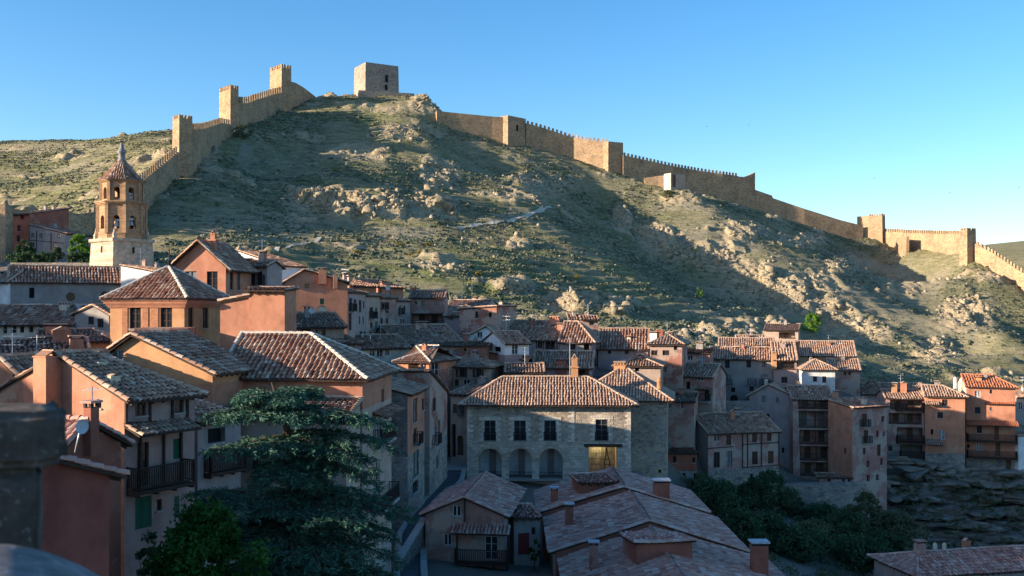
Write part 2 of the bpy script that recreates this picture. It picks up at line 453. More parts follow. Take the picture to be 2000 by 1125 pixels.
def add_chimney(hs, px, pyb, pyt, w=.55, style='t', mat='salmon', dep=None, wy=None, X=None, tall=1.):
    if X is not None: return chimney_mesh(hs, X, X.z+tall, w, style, mat, wy)
    ray = hs.ray(px, pyb); best = None
    for pl in hs.planes:
        P = [Vector(p) for p in pl]
        nrm = (P[1]-P[0]).cross(P[2]-P[0])
        if abs(nrm.dot(ray[1])) < 1e-9: continue
        t = nrm.dot(P[0]-ray[0])/nrm.dot(ray[1])
        if t <= 0: continue
        X = ray[0]+ray[1]*t
        nn = nrm.normalized(); ok = True; sgn = 0
        for i in range(len(P)):
            cr = (P[(i+1) % len(P)]-P[i]).cross(X-P[i]).dot(nn)
            if cr < -1e-3: ok = False
        if ok and (best is None or t < best[0]): best = (t, X)
    if best is None or dep is not None:
        # behind the ridge, or at a stated distance
        t = dep if dep is not None else hs.ridgeD
        X = ray[0]+ray[1]*t; best = (t, X)
    t, X = best
    top = hs.ray(px, pyt); zt = (top[0]+top[1]*t).z
    return chimney_mesh(hs, X, zt, w, style, mat, wy)
def chimney_mesh(hs, X, zt, w, style, mat, wy):
    wy = wy or w*.8
    zb = X.z-1.2; mb = MB(); x0, x1, y0, y1 = X.x-w/2, X.x+w/2, X.y-wy*.1, X.y+wy*.9
    H = zt-X.z
    if style == 't':       # two leaning tiles over the flue
        zs = zt-min(.32, H*.35); mb.box((x0, y0, zb), (x1, y1, zs)); mb.box((x0-.04, y0-.04, zs), (x1+.04, y1+.04, zs+.06), 0)
        for s in (-1, 1):
            cx = (x0+x1)/2
            mb.bar((cx+s*w*.45, (y0+y1)/2, zs+.06), (cx-s*.03, (y0+y1)/2, zt), wy*.9, .05, 1)
    elif style == 'p':     # slab on four small piers
        zs = zt-.26; mb.box((x0, y0, zb), (x1, y1, zs)); g = .1
        for (a, b) in ((x0, y0), (x1-g, y0), (x0, y1-g), (x1-g, y1-g)): mb.box((a, b, zs), (a+g, b+g, zs+.17), 2)
        mb.box((x0-.09, y0-.09, zs+.17), (x1+.09, y1+.09, zt), 3 if hs.root.name.startswith('roofed') else 1)  # pale caps on the long roof carry sky light in their colour
        mb.box((x0+.1, y0+.1, zs), (x1-.1, y1-.1, zs+.02), 2)
    elif style == 'y':     # tall stack with a collar and a pot
        zs = zb+(zt-zb)*.86; zc = X.z+H*.42
        mb.box((x0, y0, zb), (x1, y1, zc)); mb.box((x0-.12, y0-.12, zc), (x1+.12, y1+.12, zc+.14))
        mb.box((x0+.05, y0+.05, zc+.14), (x1-.05, y1-.05, zs)); mb.box((x0-.0, y0-.0, zs), (x1+.0, y1+.0, zs+.09))
        cx, cy = (x0+x1)/2, (y0+y1)/2
        for s in (-1, 1): mb.bar((cx+s*w*.3, cy, zs+.09), (cx-s*.02, cy, zt), wy*.7, .06, 1)
    elif style == 'b':     # broad stack with a row of vent tiles
        zs = zt-.45; mb.box((x0, y0, zb), (x1, y1, zs)); mb.box((x0-.08, y0-.08, zs), (x1+.08, y1+.08, zs+.08))
        n = 4
        for i in range(n): mb.box((x0+w*(i+.15)/n, y0, zs+.08), (x0+w*(i+.6)/n, y1, zt-.1), 0)
        mb.box((x0-.06, y0-.06, zt-.1), (x1+.06, y1+.06, zt), 1)
    elif style == 'r':     # round stack, domed
        cx, cy = (x0+x1)/2, (y0+y1)/2; r = w/2
        mb.lathe([(r*1.15, zb), (r*1.1, X.z), (r*.9, zt-w*.9), (r, zt-w*.85), (r*.95, zt-w*.5), (r*.6, zt-w*.15), (.02, zt)], 10, 0, (cx, cy))
    elif style == 'm':     # metal pipe
        cx, cy = (x0+x1)/2, (y0+y1)/2
        mb.tube((cx, cy, zb), (cx, cy, zt-.15), w/2, None, 8, 4); mb.lathe([(w*.8, zt-.16), (.02, zt)], 8, 4, (cx, cy))
    mb.build('chimney', [mat, hs.tile, 'iron', 'cap_pale', 'metal'], hs.roof_ob)
    return X

def add_antenna(hs, px=0, pyb=0, pyt=0, dep=None, X=None, tall=2.):
    mb = MB()
    if X is None:
        t = dep or hs.ridgeD; a = hs.ray(px, pyb); b = hs.ray(px, pyt)
        A = a[0]+a[1]*t; B = b[0]+b[1]*t
    else: A = Vector(X); B = A+Vector((0, 0, tall))
    A.z -= 1.0
    mb.tube(A, B, .025, None, 5)
    for k, zz in enumerate((.12, .55)):
        c = Vector((B.x, B.y, B.z-zz))
        mb.tube(c-Vector((.45, .2, 0)), c+Vector((.45, .2, 0)), .014, None, 4)
        for i in range(5):
            q = c+Vector((.45, .2, 0))*(-.9+.45*i); mb.tube(q-Vector((-.08, .2, 0)), q+Vector((-.08, .2, 0)), .01, None, 4)
    mb.build('antenna', 'metal', hs.root)

def railing(mb, pts, h=.95, sp=.13, r=.014, mi=0, solid=False):
    for p, q in zip(pts[:-1], pts[1:]):
        p = Vector(p); q = Vector(q); up = Vector((0, 0, h)); L = (q-p).length
        mb.bar(p+up, q+up, .06, .05, mi); mb.bar(p+Vector((0, 0, .1)), q+Vector((0, 0, .1)), .04, .04, mi)
        n = max(2, int(L/sp))
        for i in range(n+1):
            c = p+(q-p)*(i/n); mb.bar(c+Vector((0, 0, .1)), c+up, r*2, r*2, mi)
        for c in (p, q): mb.bar(c, c+up+Vector((0, 0, .04)), .07, .07, mi)

def H(name, label, l, r, ev, d, roof, wall, win=(), ch=(), bpy_=None, z0=None, tile='tile', ant=(), cat='house',
      bal=(), canopy=(), timber=(), sidewall=None, group=None, o=.42, ov=.16, fine=None, lowmat=None, dish=(), terr=True,
      frame='frame_brown', surround=None, soff='wood', sp=None, mort=None, upmat=None, nowall=False, lowpy=None):
    hs = House(); P0 = at(l[0], 0, l[1]); P1 = at(r[0], 0, r[1])
    dx, dy = P1.x-P0.x, P1.y-P0.y; w = math.hypot(dx, dy); ang = math.atan2(dy, dx)
    D = (l[1]+r[1])/2
    ez = zat(ev, l[1])
    if z0 is None: z0 = zat(bpy_, D) if bpy_ else -18.
    h = ez-z0
    ca, sa = math.cos(ang), math.sin(ang)
    hs.root = empty(name, (P0.x, P0.y, z0), ang, label, cat, group)
    hs.w, hs.d, hs.h, hs.ang, hs.P0, hs.z0, hs.tile = w, d, h, ang, P0, z0, tile
    def loc(v, vec=False):
        x, y, z = v
        if not vec: x -= P0.x; y -= P0.y; z -= z0
        return Vector((x*ca+y*sa, -x*sa+y*ca, z))
    o0 = loc((0, 0, 0))
    hs.ray = lambda px, py: (o0, loc(((px-CX)/F, 1, (HY-py)/F), True))
    def wy(x, y): return P0.y+x*sa+y*ca
    kind = roof[0]; ry = roof[1] if len(roof) > 1 else ev
    hA = roof[2] if len(roof) > 2 else 0; hB = roof[3] if len(roof) > 3 else 0; fr = roof[4] if len(roof) > 4 else .5
    refp = {'gx': (w/2, fr*d), 'gy': (fr*w, hA), 'sb': (w/2, d), 'sr': (0, 0), 'sl': (w, 0), 'flat': (0, 0)}[kind]
    hs.ridgeD = wy(*refp)
    rise = zat(ry, hs.ridgeD)-ez if kind != 'flat' else 0
    if kind != 'sb': rise = max(.25, rise)
    hs.rise = rise
    if terr and (bpy_ or D < 62):
        for (a, b, dz) in ((.15*w, -.6, 0), (.85*w, -.6, 0), (w/2, d*.5, .2), (w/2, d+.5, .6)):
            TERR.append((P0.x+a*ca-b*sa, P0.y+a*sa+b*ca, z0+dz))
    # outlines (a, z)
    G = -6.
    def outl(side):
        W = w if side in 'fb' else d; hl = hr = h; mid = None
        if kind == 'gx' and side in 'lr' and not (hA if side == 'l' else hB): mid = (fr*d, h+rise)
        if kind == 'gy' and side in 'fb' and not (hA if side == 'f' else hB): mid = (fr*w, h+rise)
        if kind == 'sb':
            if side in 'lr': hr = h+rise
            if side == 'b': hl = hr = h+rise
        if kind in ('sr', 'sl'):
            lo, hi = (w, 0) if kind == 'sr' else (0, w)
            if side in 'fb': hl, hr = (h+rise, h) if kind == 'sr' else (h, h+rise)
            if side == ('l' if kind == 'sr' else 'r'): hl = hr = h+rise
        p = [(0, G), (W, G), (W, hr)]
        if mid: p.append(mid)
        p.append((0, hl)); return p
    def p3(side, a, z, dep=0.):
        if side == 'f': return (a, dep, z)
        if side == 'b': return (a, d-dep, z)
        if side == 'l': return (dep, a, z)
        return (w-dep, a, z)
    hs.p3 = p3
    def hit(side, px, py):
        O, R = hs.ray(px, py)
        if side == 'f': t = -O.y/R.y
        elif side == 'l': t = -O.x/R.x
        else: t = (w-O.x)/R.x
        X = O+R*t
        return (X.x if side == 'f' else X.y, X.z)
    hs.hit = hit
    wmats = [wall, sidewall or wall, lowmat or wall, upmat or wall, 'dark_room']
    mb = MB(); holes = {'f': [], 'l': [], 'r': [], 'b': []}
    wobj = []
    for wn in win:
        side, x0, y0, x1, y1, typ = wn[:6]
        a0, zt = hit(side, x0, y0); a1, zb = hit(side, x1, y1)
        if side in 'lr':
            # foreshortened faces: heights are read at the middle of the opening
            am = (hit(side, (x0+x1)/2, y0), hit(side, (x0+x1)/2, y1)); zt, zb = am[0][1], am[1][1]
        a0, a1 = min(a0, a1), max(a0, a1)
        W = w if side in 'fb' else d
        a0 = max(a0, .12); a1 = min(a1, W-.12)
        if a1-a0 < .18 or zt-zb < .2: continue
        bad = any(not (a1 < q[0]-.05 or a0 > q[1]+.05 or zt < q[2]-.05 or zb > q[3]+.05) for q in holes[side])
        if bad: continue
        dep = {'G': 1.5, 'k': .35, 'A': .3, 'O': .3, 'P': 4.0, 'L': 1.0}.get(typ, .17)
        holes[side].append((a0, a1, zb, zt, dep, typ)); wobj.append((side, a0, a1, zb, zt, dep, typ))
    def arc(a0, a1, zb, zt, typ):
        r_ = (a1-a0)/2; cx = (a0+a1)/2; n = 12
        if typ == 'O': cz = (zb+zt)/2; return [(cx+r_*math.cos(2*PI*i/24), cz+(zt-zb)/2*math.sin(2*PI*i/24)) for i in range(24)]
        r2 = min(r_, zt-zb)
        return [(a1, zb)]+[(cx+r_*math.cos(PI*i/n), zt-r2+r2*math.sin(PI*i/n)) for i in range(n+1)]+[(a0, zb)]
    for side in ('f', 'l', 'r', 'b'):
        if nowall and side in nowall: continue
        ol = outl(side); W = w if side in 'fb' else d
        xs = {0., W}; zs = {G, max(p[1] for p in ol)}
        for q in holes[side]: xs |= {q[0], q[1]}; zs |= {q[2], q[3]}
        lz = None
        if lowpy and side in 'flr':
            lz = zat(lowpy, D)-z0; zs.add(lz)
        xs = sorted(xs); zs = sorted(zs)
        for i in range(len(xs)-1):
            for j in range(len(zs)-1):
                cx, cz = (xs[i]+xs[i+1])/2, (zs[j]+zs[j+1])/2
                if any(q[0] < cx < q[1] and q[2] < cz < q[3] for q in holes[side]): continue
                c = clip_convex([(xs[i], zs[j]), (xs[i+1], zs[j]), (xs[i+1], zs[j+1]), (xs[i], zs[j+1])], ol)
                if len(c) >= 3:
                    mi = 1 if side == 'l' else 0
                    if lz is not None and cz < lz: mi = 2
                    mb.poly([p3(side, *q) for q in c], mi)
        for (a0, a1, zb, zt, dep, typ) in holes[side]:
            mi = 1 if side == 'l' else 0
            if lz is not None and (zb+zt)/2 < lz: mi = 2
            if typ in 'AOL':
                A = arc(a0, a1, zb, zt, typ); n = len(A)
                for i in range(n-1 if typ != 'O' else n):
                    p, q = A[i], A[(i+1) % n]; mb.poly([p3(side, *p), p3(side, *q), p3(side, *q, dep), p3(side, *p, dep)], mi)
                if typ == 'O': quads = [((a1, zt), 0, 6), ((a0, zt), 6, 12), ((a0, zb), 12, 18), ((a1, zb), 18, 24)]
                else: quads = [((a1, zt), 1, 7), ((a0, zt), 7, 13)]
                for corner, i0, i1 in quads:
                    for i in range(i0, i1): mb.poly([p3(side, *corner), p3(side, *A[i % n]), p3(side, *A[(i+1) % n])], mi)
                if typ != 'O': mb.poly([p3(side, a0, zb), p3(side, a1, zb), p3(side, a1, zb, dep), p3(side, a0, zb, dep)], mi)
            else:
                for (p, q) in (((a0, zb), (a1, zb)), ((a1, zb), (a1, zt)), ((a1, zt), (a0, zt)), ((a0, zt), (a0, zb))):
                    mb.poly([p3(side, *p), p3(side, *q), p3(side, *q, dep), p3(side, *p, dep)], mi)
                if typ == 'G': mb.poly([p3(side, a0, zb, dep), p3(side, a1, zb, dep), p3(side, a1, zt, dep), p3(side, a0, zt, dep)], 3 if upmat else mi)
    if kind == 'flat':
        mb.poly([(0, 0, h), (w, 0, h), (w, d, h), (0, d, h)], 0)
    hs.wall_ob = mb.build('wall', wmats, hs.root)
    # openings ---------------------------------------------------------------
    for (side, a0, a1, zb, zt, dep, typ) in wobj:
        q = lambda a, z, y: p3(side, a, z, y)
        def slabbox(m_, a_0, a_1, z_0, z_1, y0, y1, mi=0):
            v = [q(a_0, z_0, y0), q(a_1, z_0, y0), q(a_1, z_1, y0), q(a_0, z_1, y0), q(a_0, z_0, y1), q(a_1, z_0, y1), q(a_1, z_1, y1), q(a_0, z_1, y1)]
            m_.bulk(v, [(0, 1, 2, 3), (7, 6, 5, 4), (0, 4, 5, 1), (1, 5, 6, 2), (2, 6, 7, 3), (3, 7, 4, 0)], mi, random.random())
        mb = MB(); wd = a1-a0; ht = zt-zb
        if typ == 'L': continue
        if typ == 'd':
            y = dep-.06
            n = max(2, int(wd/.2))
            for i in range(n): slabbox(mb, a0+wd*i/n+.008, a0+wd*(i+1)/n-.008, zb, zt-.05, y+random.uniform(0, .012), dep+.03)
            slabbox(mb, a0, a0+.07, zb, zt, y-.04, dep+.03); slabbox(mb, a1-.07, a1, zb, zt, y-.04, dep+.03); slabbox(mb, a0+.07, a1-.07, zt-.08, zt, y-.04, dep+.03)
            mb.build('door', 'wood_mid', hs.root); continue
        if typ == 'R':
            slabbox(mb, a0, a1, zb, zt, dep-.08, dep+.02); slabbox(mb, a0+.1, a1-.1, zb+.15, zb+ht*.45, dep-.11, dep-.07); slabbox(mb, a0+.1, a1-.1, zb+ht*.52, zt-.12, dep-.11, dep-.07)
            mb.build('door', 'red_door', hs.root); continue
        if typ == 'g':
            for (u0, u1) in ((a0+.02, (a0+a1)/2-.01), ((a0+a1)/2+.01, a1-.02)):
                slabbox(mb, u0, u0+.06, zb, zt, .02, .08); slabbox(mb, u1-.06, u1, zb, zt, .02, .08)
                n = max(4, int(ht/.09))
                for i in range(n): slabbox(mb, u0+.06, u1-.06, zb+ht*i/n, zb+ht*(i+.75)/n, .03, .07)
                slabbox(mb, u0+.06, u1-.06, zb, zt, .075, .09)
            mb.build('shutter', 'green_paint', hs.root); continue
        if typ == 'G':
            fo = MB(); fo.box((0, 0, 0), (.001, .001, .001)); fo = MB()
            v0, v1 = a0, a1
            n = max(1, int(wd/1.8))
            for i in range(n+1):
                c = a0+.06+(wd-.12)*i/n; slabbox(fo, c-.06, c+.06, zb, zt, .02, .14)
            slabbox(fo, a0, a1, zb-.14, zb-.001, -.1, .12); slabbox(fo, a0, a1, zt-.14, zt-.002, .0, .12)
            ob = fo.build('gallery', soff, hs.root)
            rl = MB(); railing(rl, [q(a0+.1, zb+.01, .06), q(a1-.1, zb+.01, .06)], min(.95, ht*.45), .14); rl.build('railing', 'wood', ob)
            k = max(1, int(wd/2.2)); dm_ = random.choice(['frame_brown', 'frame_grey', 'wood_mid'])
            for i in range(k):
                dr = MB(); c = a0+wd*(i+.5)/k+random.uniform(-.3, .3); slabbox(dr, c-.42, c+.42, zb+.02, min(zt-.2, zb+2.1), dep-.05, dep+.02)
                dr.build('door', dm_, ob)
            continue
        fm = frame if typ not in 'Wc' else 'frame_white'
        t = .055 if wd < 1.2 else .07
        y0, y1 = dep-.07, dep-.02
        if typ == 'k':
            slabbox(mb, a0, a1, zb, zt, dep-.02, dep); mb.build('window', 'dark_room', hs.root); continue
        if typ in 'AO':
            A = arc(a0, a1, zb, zt, typ)
            mb.poly([q(a, z, dep-.04) for a, z in A], 1)
            n = len(A); cx, cz = (a0+a1)/2, (zb+zt)/2
            for i in range(n):
                p, p2 = A[i], A[(i+1) % n]; k = .88
                mb.poly([q(*p, dep-.08), q(*p2, dep-.08), q(cx+(p2[0]-cx)*k, cz+(p2[1]-cz)*k, dep-.08), q(cx+(p[0]-cx)*k, cz+(p[1]-cz)*k, dep-.08)], 0)
            slabbox(mb, cx-.03, cx+.03, zb, zt, dep-.09, dep-.05)
            nm = 'door' if (typ == 'A' and ht > 1.6 and not surround) else 'window'
            mb.build(nm, ['wood_mid' if nm == 'door' else frame, 'wood_mid' if nm == 'door' else 'glass'], hs.root); continue
        # framed window, optionally a balcony door
        slabbox(mb, a0, a0+t, zb, zt, y0, y1); slabbox(mb, a1-t, a1, zb, zt, y0, y1)
        slabbox(mb, a0+t, a1-t, zt-t, zt, y0, y1); slabbox(mb, a0+t, a1-t, zb, zb+t, y0, y1)
        if wd > .55: slabbox(mb, (a0+a1)/2-.035, (a0+a1)/2+.035, zb+t, zt-t, y0-.005, y1)
        if ht > 1.0:
            k = max(2, int(ht/.55))
            for i in range(1, k): slabbox(mb, a0+t, a1-t, zb+ht*i/k-.016, zb+ht*i/k+.016, y0+.01, y1)
        ob = mb.build('window', fm, hs.root)
        pn = MB(); pn.poly([q(a0+.02, zb+.02, y1-.012), q(a1-.02, zb+.02, y1-.012), q(a1-.02, zt-.02, y1-.012), q(a0+.02, zt-.02, y1-.012)])
        pn.build('pane', 'glass_curtain' if (typ == 'c' or random.random() < .3) else 'glass', ob)
        sl = MB(); slabbox(sl, a0-.08, a1+.08, zb-.07, zb-.002, -.07, dep-.02); sl.build('sill', surround or 'kerb', ob)
        if typ == 'b' or typ == 'c':
            bl = MB(); slabbox(bl, a0-.25, a1+.25, zb-.12, zb-.072, -.55, 0.0); bo = bl.build('balcony', 'kerb', hs.root)
            rl = MB(); railing(rl, [q(a0-.22, zb-.07, 0), q(a0-.22, zb-.07, -.5), q(a1+.22, zb-.07, -.5), q(a1+.22, zb-.07, 0)], .95, .13); rl.build('railing', 'iron', bo)
        if typ == 's':
            rl = MB(); railing(rl, [q(a0-.02, zb, -.04), q(a1+.02, zb, -.04)], .9, .12); rl.build('railing', 'iron', ob)
    hs.slabbox = None
    # roof -------------------------------------------------------------------
    hs.planes = []; hs.roof_ob = hs.root
    if kind != 'flat':
        pl, rl = roof_planes(w, d, h, kind, rise, o, ov, hA, hB, fr)
        hs.planes = pl; mb = MB()
        fs = sp or (.27 if D < 52 else .31 if D < 125 else .36)
        cs = .40 if D < 90 else .5 if D < 125 else .6
        for p in pl:
            slab(mb, p, .1, 1, 2); tile_slope(mb, p, fs, cs, fs*.41, .012 if D > 60 else .008)
        for p, q in rl: ridge_tiles(mb, Vector(p)+Vector((0, 0, .05)), Vector(q)+Vector((0, 0, .05)), .15, .42, 3 if mort else 0)
        if D < 115:
            for p in pl:      # rafter ends under the eaves
                A, B = Vector(p[0]), Vector(p[1]); L = (B-A).length; n = max(1, int(L/.55))
                mid = (Vector(p[2])+Vector(p[-1]))/2; e = (B-A).normalized(); up = (mid-A); up = (up-e*up.dot(e)).normalized()
                for i in range(n):
                    c = A+(B-A)*((i+.5)/n)+Vector((0, 0, -.155)); mb.bar(c+up*.05, c+up*.6, .08, .1, 2)
        ox, oy = random.uniform(0, 99), random.uniform(0, 99)
        for v in mb.V: v[:, 2] += .085*fbm(v[:, 0]*.42+ox, v[:, 1]*.42+oy, 2, 300)+.03*fbm(v[:, 0]*1.7+oy, v[:, 1]*1.7+ox, 1, 310)
        hs.roof_ob = mb.build('roof', [tile, 'channel', soff, mort or tile], hs.root)
    # extras -----------------------------------------------------------------
    for c in ch: add_chimney(hs, *c)
    for a in ant: add_antenna(hs, *a)
    if hs.planes and 85 < D < 190 and cat == 'house' and name == 'town_house':
        rr_ = random.Random(int(abs(P0.x*97+P0.y*31)))
        if rr_.random() < .4:
            p = [Vector(q) for q in hs.planes[0]]; e0 = p[0].lerp(p[1], rr_.uniform(.15, .85)); e1 = (p[2]+p[-1])/2 if len(p) == 4 else p[2]
            add_antenna(hs, X=e0.lerp(e1, rr_.uniform(.75, .95)), tall=rr_.uniform(1.5, 2.8))
        for i in range(rr_.choice([0, 1, 1, 2]) if ch else rr_.choice([1, 2, 2])):
            p = [Vector(q) for q in hs.planes[rr_.choice([0, 1]) if len(hs.planes) > 1 else 0]]
            e0 = p[0].lerp(p[1], rr_.uniform(.2, .8)); e1 = (p[2]+p[-1])/2 if len(p) == 4 else p[2]
            add_chimney(hs, 0, 0, 0, rr_.uniform(.38, .62), rr_.choice('tptpt'), rr_.choice(['salmon', 'rose', 'beige', 'brick_red', 'cream', 'grey']), X=e0.lerp(e1, rr_.uniform(.55, .85)), tall=rr_.uniform(.7, 1.25))
    for (side, x0, x1, pyf, depth, rail) in bal:
        a0, zf = hit(side, x0, pyf); a1, z1 = hit(side, x1, pyf); zf = hit(side, (x0+x1)/2, pyf)[1]
        a0, a1 = min(a0, a1), max(a0, a1)
        mb = MB(); q = lambda a, z, y: p3(side, a, z, y)
        A, B = q(a0, zf-.15, 0.), q(a1, zf, -depth)
        mb.box(tuple(min(A[i], B[i]) for i in range(3)), tuple(max(A[i], B[i]) for i in range(3)))
        n = max(2, int((a1-a0)/.8))
        for i in range(n+1):
            c = a0+.06+(a1-a0-.12)*i/n; mb.bar(q(c, zf-.2, .05), q(c, zf-.2, -depth+.03), .1, .1)
        bo = mb.build('balcony', 'wood' if rail != 'iron' else 'kerb', hs.root)
        rl = MB(); railing(rl, [q(a0+.04, zf, 0), q(a0+.04, zf, -depth+.05), q(a1-.04, zf, -depth+.05), q(a1-.04, zf, 0)], .98, .13 if D > 60 else .11, .022 if rail == 'wood' else .014)
        rl.build('railing', rail, bo)
    for (side, x0, x1, pyt, depth, drop) in canopy:
        a0, zt = hit(side, x0, pyt); a1, _ = hit(side, x1, pyt); zt = hit(side, (x0+x1)/2, pyt)[1]
        a0, a1 = min(a0, a1), max(a0, a1)
        q = lambda a, z, y: p3(side, a, z, y)
        P = [q(a0, zt-drop, -depth), q(a1, zt-drop, -depth), q(a1, zt, .0), q(a0, zt, .0)]
        mb = MB(); slab(mb, P, .08); tile_slope(mb, P, .25, .4, .1)
        mb.build('canopy', [tile, 'channel', 'wood'], hs.root)
    for (side, x0, y0, x1, y1) in timber:
        A, B = hit(side, x0, y0), hit(side, x1, y1)
        mb = MB(); mb.bar(p3(side, A[0], A[1], -.02), p3(side, B[0], B[1], -.02), .14, .1)
        mb.build('timber_beam', 'wood', hs.root)
    for (px, py, rad, dd) in dish:
        O, R = hs.ray(px, py); X = O+R*dd; mb = MB()
        k = [(rad*math.sin(t), -rad*.35*(1-math.cos(t))) for t in np.linspace(0, 1.4, 7)]
        dm = MB(); n = 14; v = []
        for (rr, yy) in k:
            for i in range(n):
                t = 2*PI*i/n; v.append((X.x+rr*math.cos(t), X.y+yy, X.z+rr*math.sin(t)))
        f = [(j*n+i, j*n+(i+1) % n, (j+1)*n+(i+1) % n, (j+1)*n+i) for j in range(6) for i in range(n)]
        dm.bulk(v, f, 0, .5); dm.bar((X.x, X.y, X.z), (X.x, X.y+.3, X.z-.9), .05, .05, 1); dm.build('satellite_dish', ['blue_grey_dish', 'metal'], hs.root, True)
    ALLH.append(hs)
    return hs
# ------------------------------------------------------------------ the town, near to far
# --- left foreground
H('town_house', 'tall pink house with a long wooden balcony and tiled canopy, left of the cedar', (243, 43), (380, 46.3), 780, 9, ('gx', 690, 0, 2.2), 'pink',
  win=[('f', 264, 781, 286, 811, 'w'), ('f', 341, 777, 359, 805, 'w'), ('f', 268, 866, 291, 947, 'b1'), ('f', 338, 858, 354, 895, 'g'),
       ('f', 264, 973, 296, 1028, 'g'), ('f', 306, 976, 316, 996, 'w'), ('f', 340, 970, 350, 1010, 'g'), ('l', 190, 779, 198, 797, 'w')],
  ch=[(200, 716, 706, .45, 't', 'cream'), (225, 748, 731, .5, 't', 'cream'), (104, 768, 684, .85, 't', 'orange', 44.9, .9)],
  bal=[('f', 247, 357, 948, .8, 'wood')], canopy=[('f', 242, 364, 824, 1.0, .38)],
  timber=[('f', 245, 778, 245, 826), ('f', 292, 778, 292, 824), ('f', 336, 775, 336, 820), ('f', 365, 773, 365, 820), ('f', 273, 826, 273, 948), ('f', 319, 822, 319, 942), ('f', 353, 820, 353, 938),
          ('f', 243, 826, 368, 822)],
  tile='tile_grey', sidewall='salmon', ant=[(180, 812, 755, 40)], dish=[(158, 833, .26, 34)])  # left wall is the same plaster, its redder colour paints the sun
H('town_house', 'low dark red house with a blank wall at the bottom left, beside the parapet', (58, 28), (213, 30), 948, 6, ('sr', 890), 'darkred',
  sidewall='darkred', tile='tile_pink', o=.45, ov=.25, win=[])
H('town_house', 'small red gabled house with a stepped tile roof, above the dark red wall', (112, 35), (236, 38), 886, 6.4, ('gy', 826, 0, 0, .42), 'red',
  tile='tile_pink', ov=.2, ch=[(184, 825, 782, .42, 'p', 'red')])
H('town_house', 'orange plastered house end with a lit verge, at the left edge', (-60, 50), (25, 49), 722, 7, ('gy', 700, 0, 0, .72), 'orange', tile='tile_grey', ant=[(24, 712, 652, 50)])
# --- the big hipped house and its wing
H('town_house', 'house wing with a sunlit yellow gable wall and one white framed window', (165, 57), (415, 55), 724, 5, ('gy', 655, 0, 0, .40), 'ochre',
  win=[('f', 215, 683, 241, 712, 'W')], ch=[(262, 700, 655, .9, 'r', 'rose')], tile='tile', o=.35, ov=.35, lowmat='orange', lowpy=748)
H('town_house', 'large ochre house with a broad ribbed hip roof, behind the cedar', (428, 58.3), (708, 57.6), 734, 8.2, ('gx', 655, 0, 4.2), 'salmon',
  win=[('f', 690, 795, 700, 820, 'k'), ('r', 732, 812, 744, 862, 'W'), ('r', 748, 830, 758, 860, 'g'), ('r', 731, 905, 742, 962, 'W'), ('r', 745, 760, 750, 785, 'k'),
       ('f', 438, 752, 450, 770, 'k'), ('f', 640, 880, 668, 940, 'w'), ('f', 470, 870, 495, 930, 'w')],
  bal=[('r', 727, 760, 985, .7, 'iron'), ('r', 729, 760, 862, .5, 'iron')], canopy=[('r', 727, 762, 798, .9, .3)], tile='tile', mort='mortar', sidewall='ochre', sp=.3, lowmat='beige', lowpy=800)
H('town_house', 'lean-to with a tiled pent roof in front of the hipped house, behind the cedar', (452, 53.6), (676, 53.4), 815, 4.0, ('sb', 782), 'beige',
  win=[('f', 560, 840, 590, 900, 'w'), ('f', 620, 840, 640, 880, 'k')], tile='tile_grey', bal=[('f', 500, 600, 912, .6, 'wood')])
H('town_house', 'grey pink house with a pent roof, between the balcony house and the cedar', (386, 49.5), (470, 52), 826, 4, ('sb', 786), 'greypink',
  win=[('f', 406, 838, 440, 862, 'k'), ('f', 415, 960, 432, 1000, 'w')], tile='tile_grey', bal=[('f', 398, 468, 918, .5, 'wood')])
H('belvedere', 'brick and ochre belvedere with a pyramid tile roof and iron finial', (215, 75), (360, 74), 577, 6.6, ('gx', 521, 3.05, 3.05), 'ochre',
  win=[('f', 253, 598, 275, 642, 'c0'), ('f', 313, 596, 336, 642, 'c0'), ('r', 368, 600, 378, 641, 'c0'), ('r', 396, 601, 407, 641, 'c0')], tile='tile', o=.5, mort='mortar', sidewall='ochre')
H('parapet_wall', 'red roof terrace wall in front of the belvedere', (262, 70), (366, 70.5), 641, 3.5, ('flat',), 'brick_red', z0=-6, terr=False)
H('town_house', 'blank orange wall stepping up in two levels, right of the belvedere', (486, 74), (556, 73.6), 568, 2.4, ('sb', 565), 'orange', tile='tile_grey', ch=[(508, 570, 560, 1.6, 'p', 'orange')], sidewall='orange')
H('town_house', 'lower blank orange wall with a tiled coping, against the belvedere', (430, 74.3), (486, 74.1), 590, 2.6, ('sl', 579), 'orange', tile='tile_grey', o=.1)
H('town_house', 'salmon gabled house with tall windows and a stone pinnacle, behind the belvedere', (340, 84.2), (441, 83.5), 519, 5.2, ('gy', 472), 'salmon',
  win=[('f', 362, 530, 384, 572, 'c0'), ('f', 404, 530, 425, 572, 'c0'), ('r', 449, 532, 456, 566, 'c0'), ('r', 463, 533, 469, 566, 'c0')], tile='tile', ov=.45, o=.55, ch=[(415, 486, 449, .5, 'y', 'salmon')])
H('town_house', 'narrow grey pink house with one long window, right of the salmon gable', (476, 89.5), (522, 89), 520, 3, ('gx', 511), 'greypink', win=[('f', 502, 530, 512, 556, 'b')], tile='tile_grey', ch=[(484, 515, 504, .6, 'b', 'salmon')])
H('town_house', 'white house with a long sunlit verge and a loggia, against the hill', (415, 126), (550, 119), 524, 3.6, ('gy', 490, 0, 0, .38), 'white',
  win=[('f', 519, 530, 542, 552, 'G')], tile='tile_grey', ov=.3, o=.3, ch=[(467, 500, 488, .6, 'p', 'brick_red'), (556, 527, 518, .6, 'p', 'brick_red')])
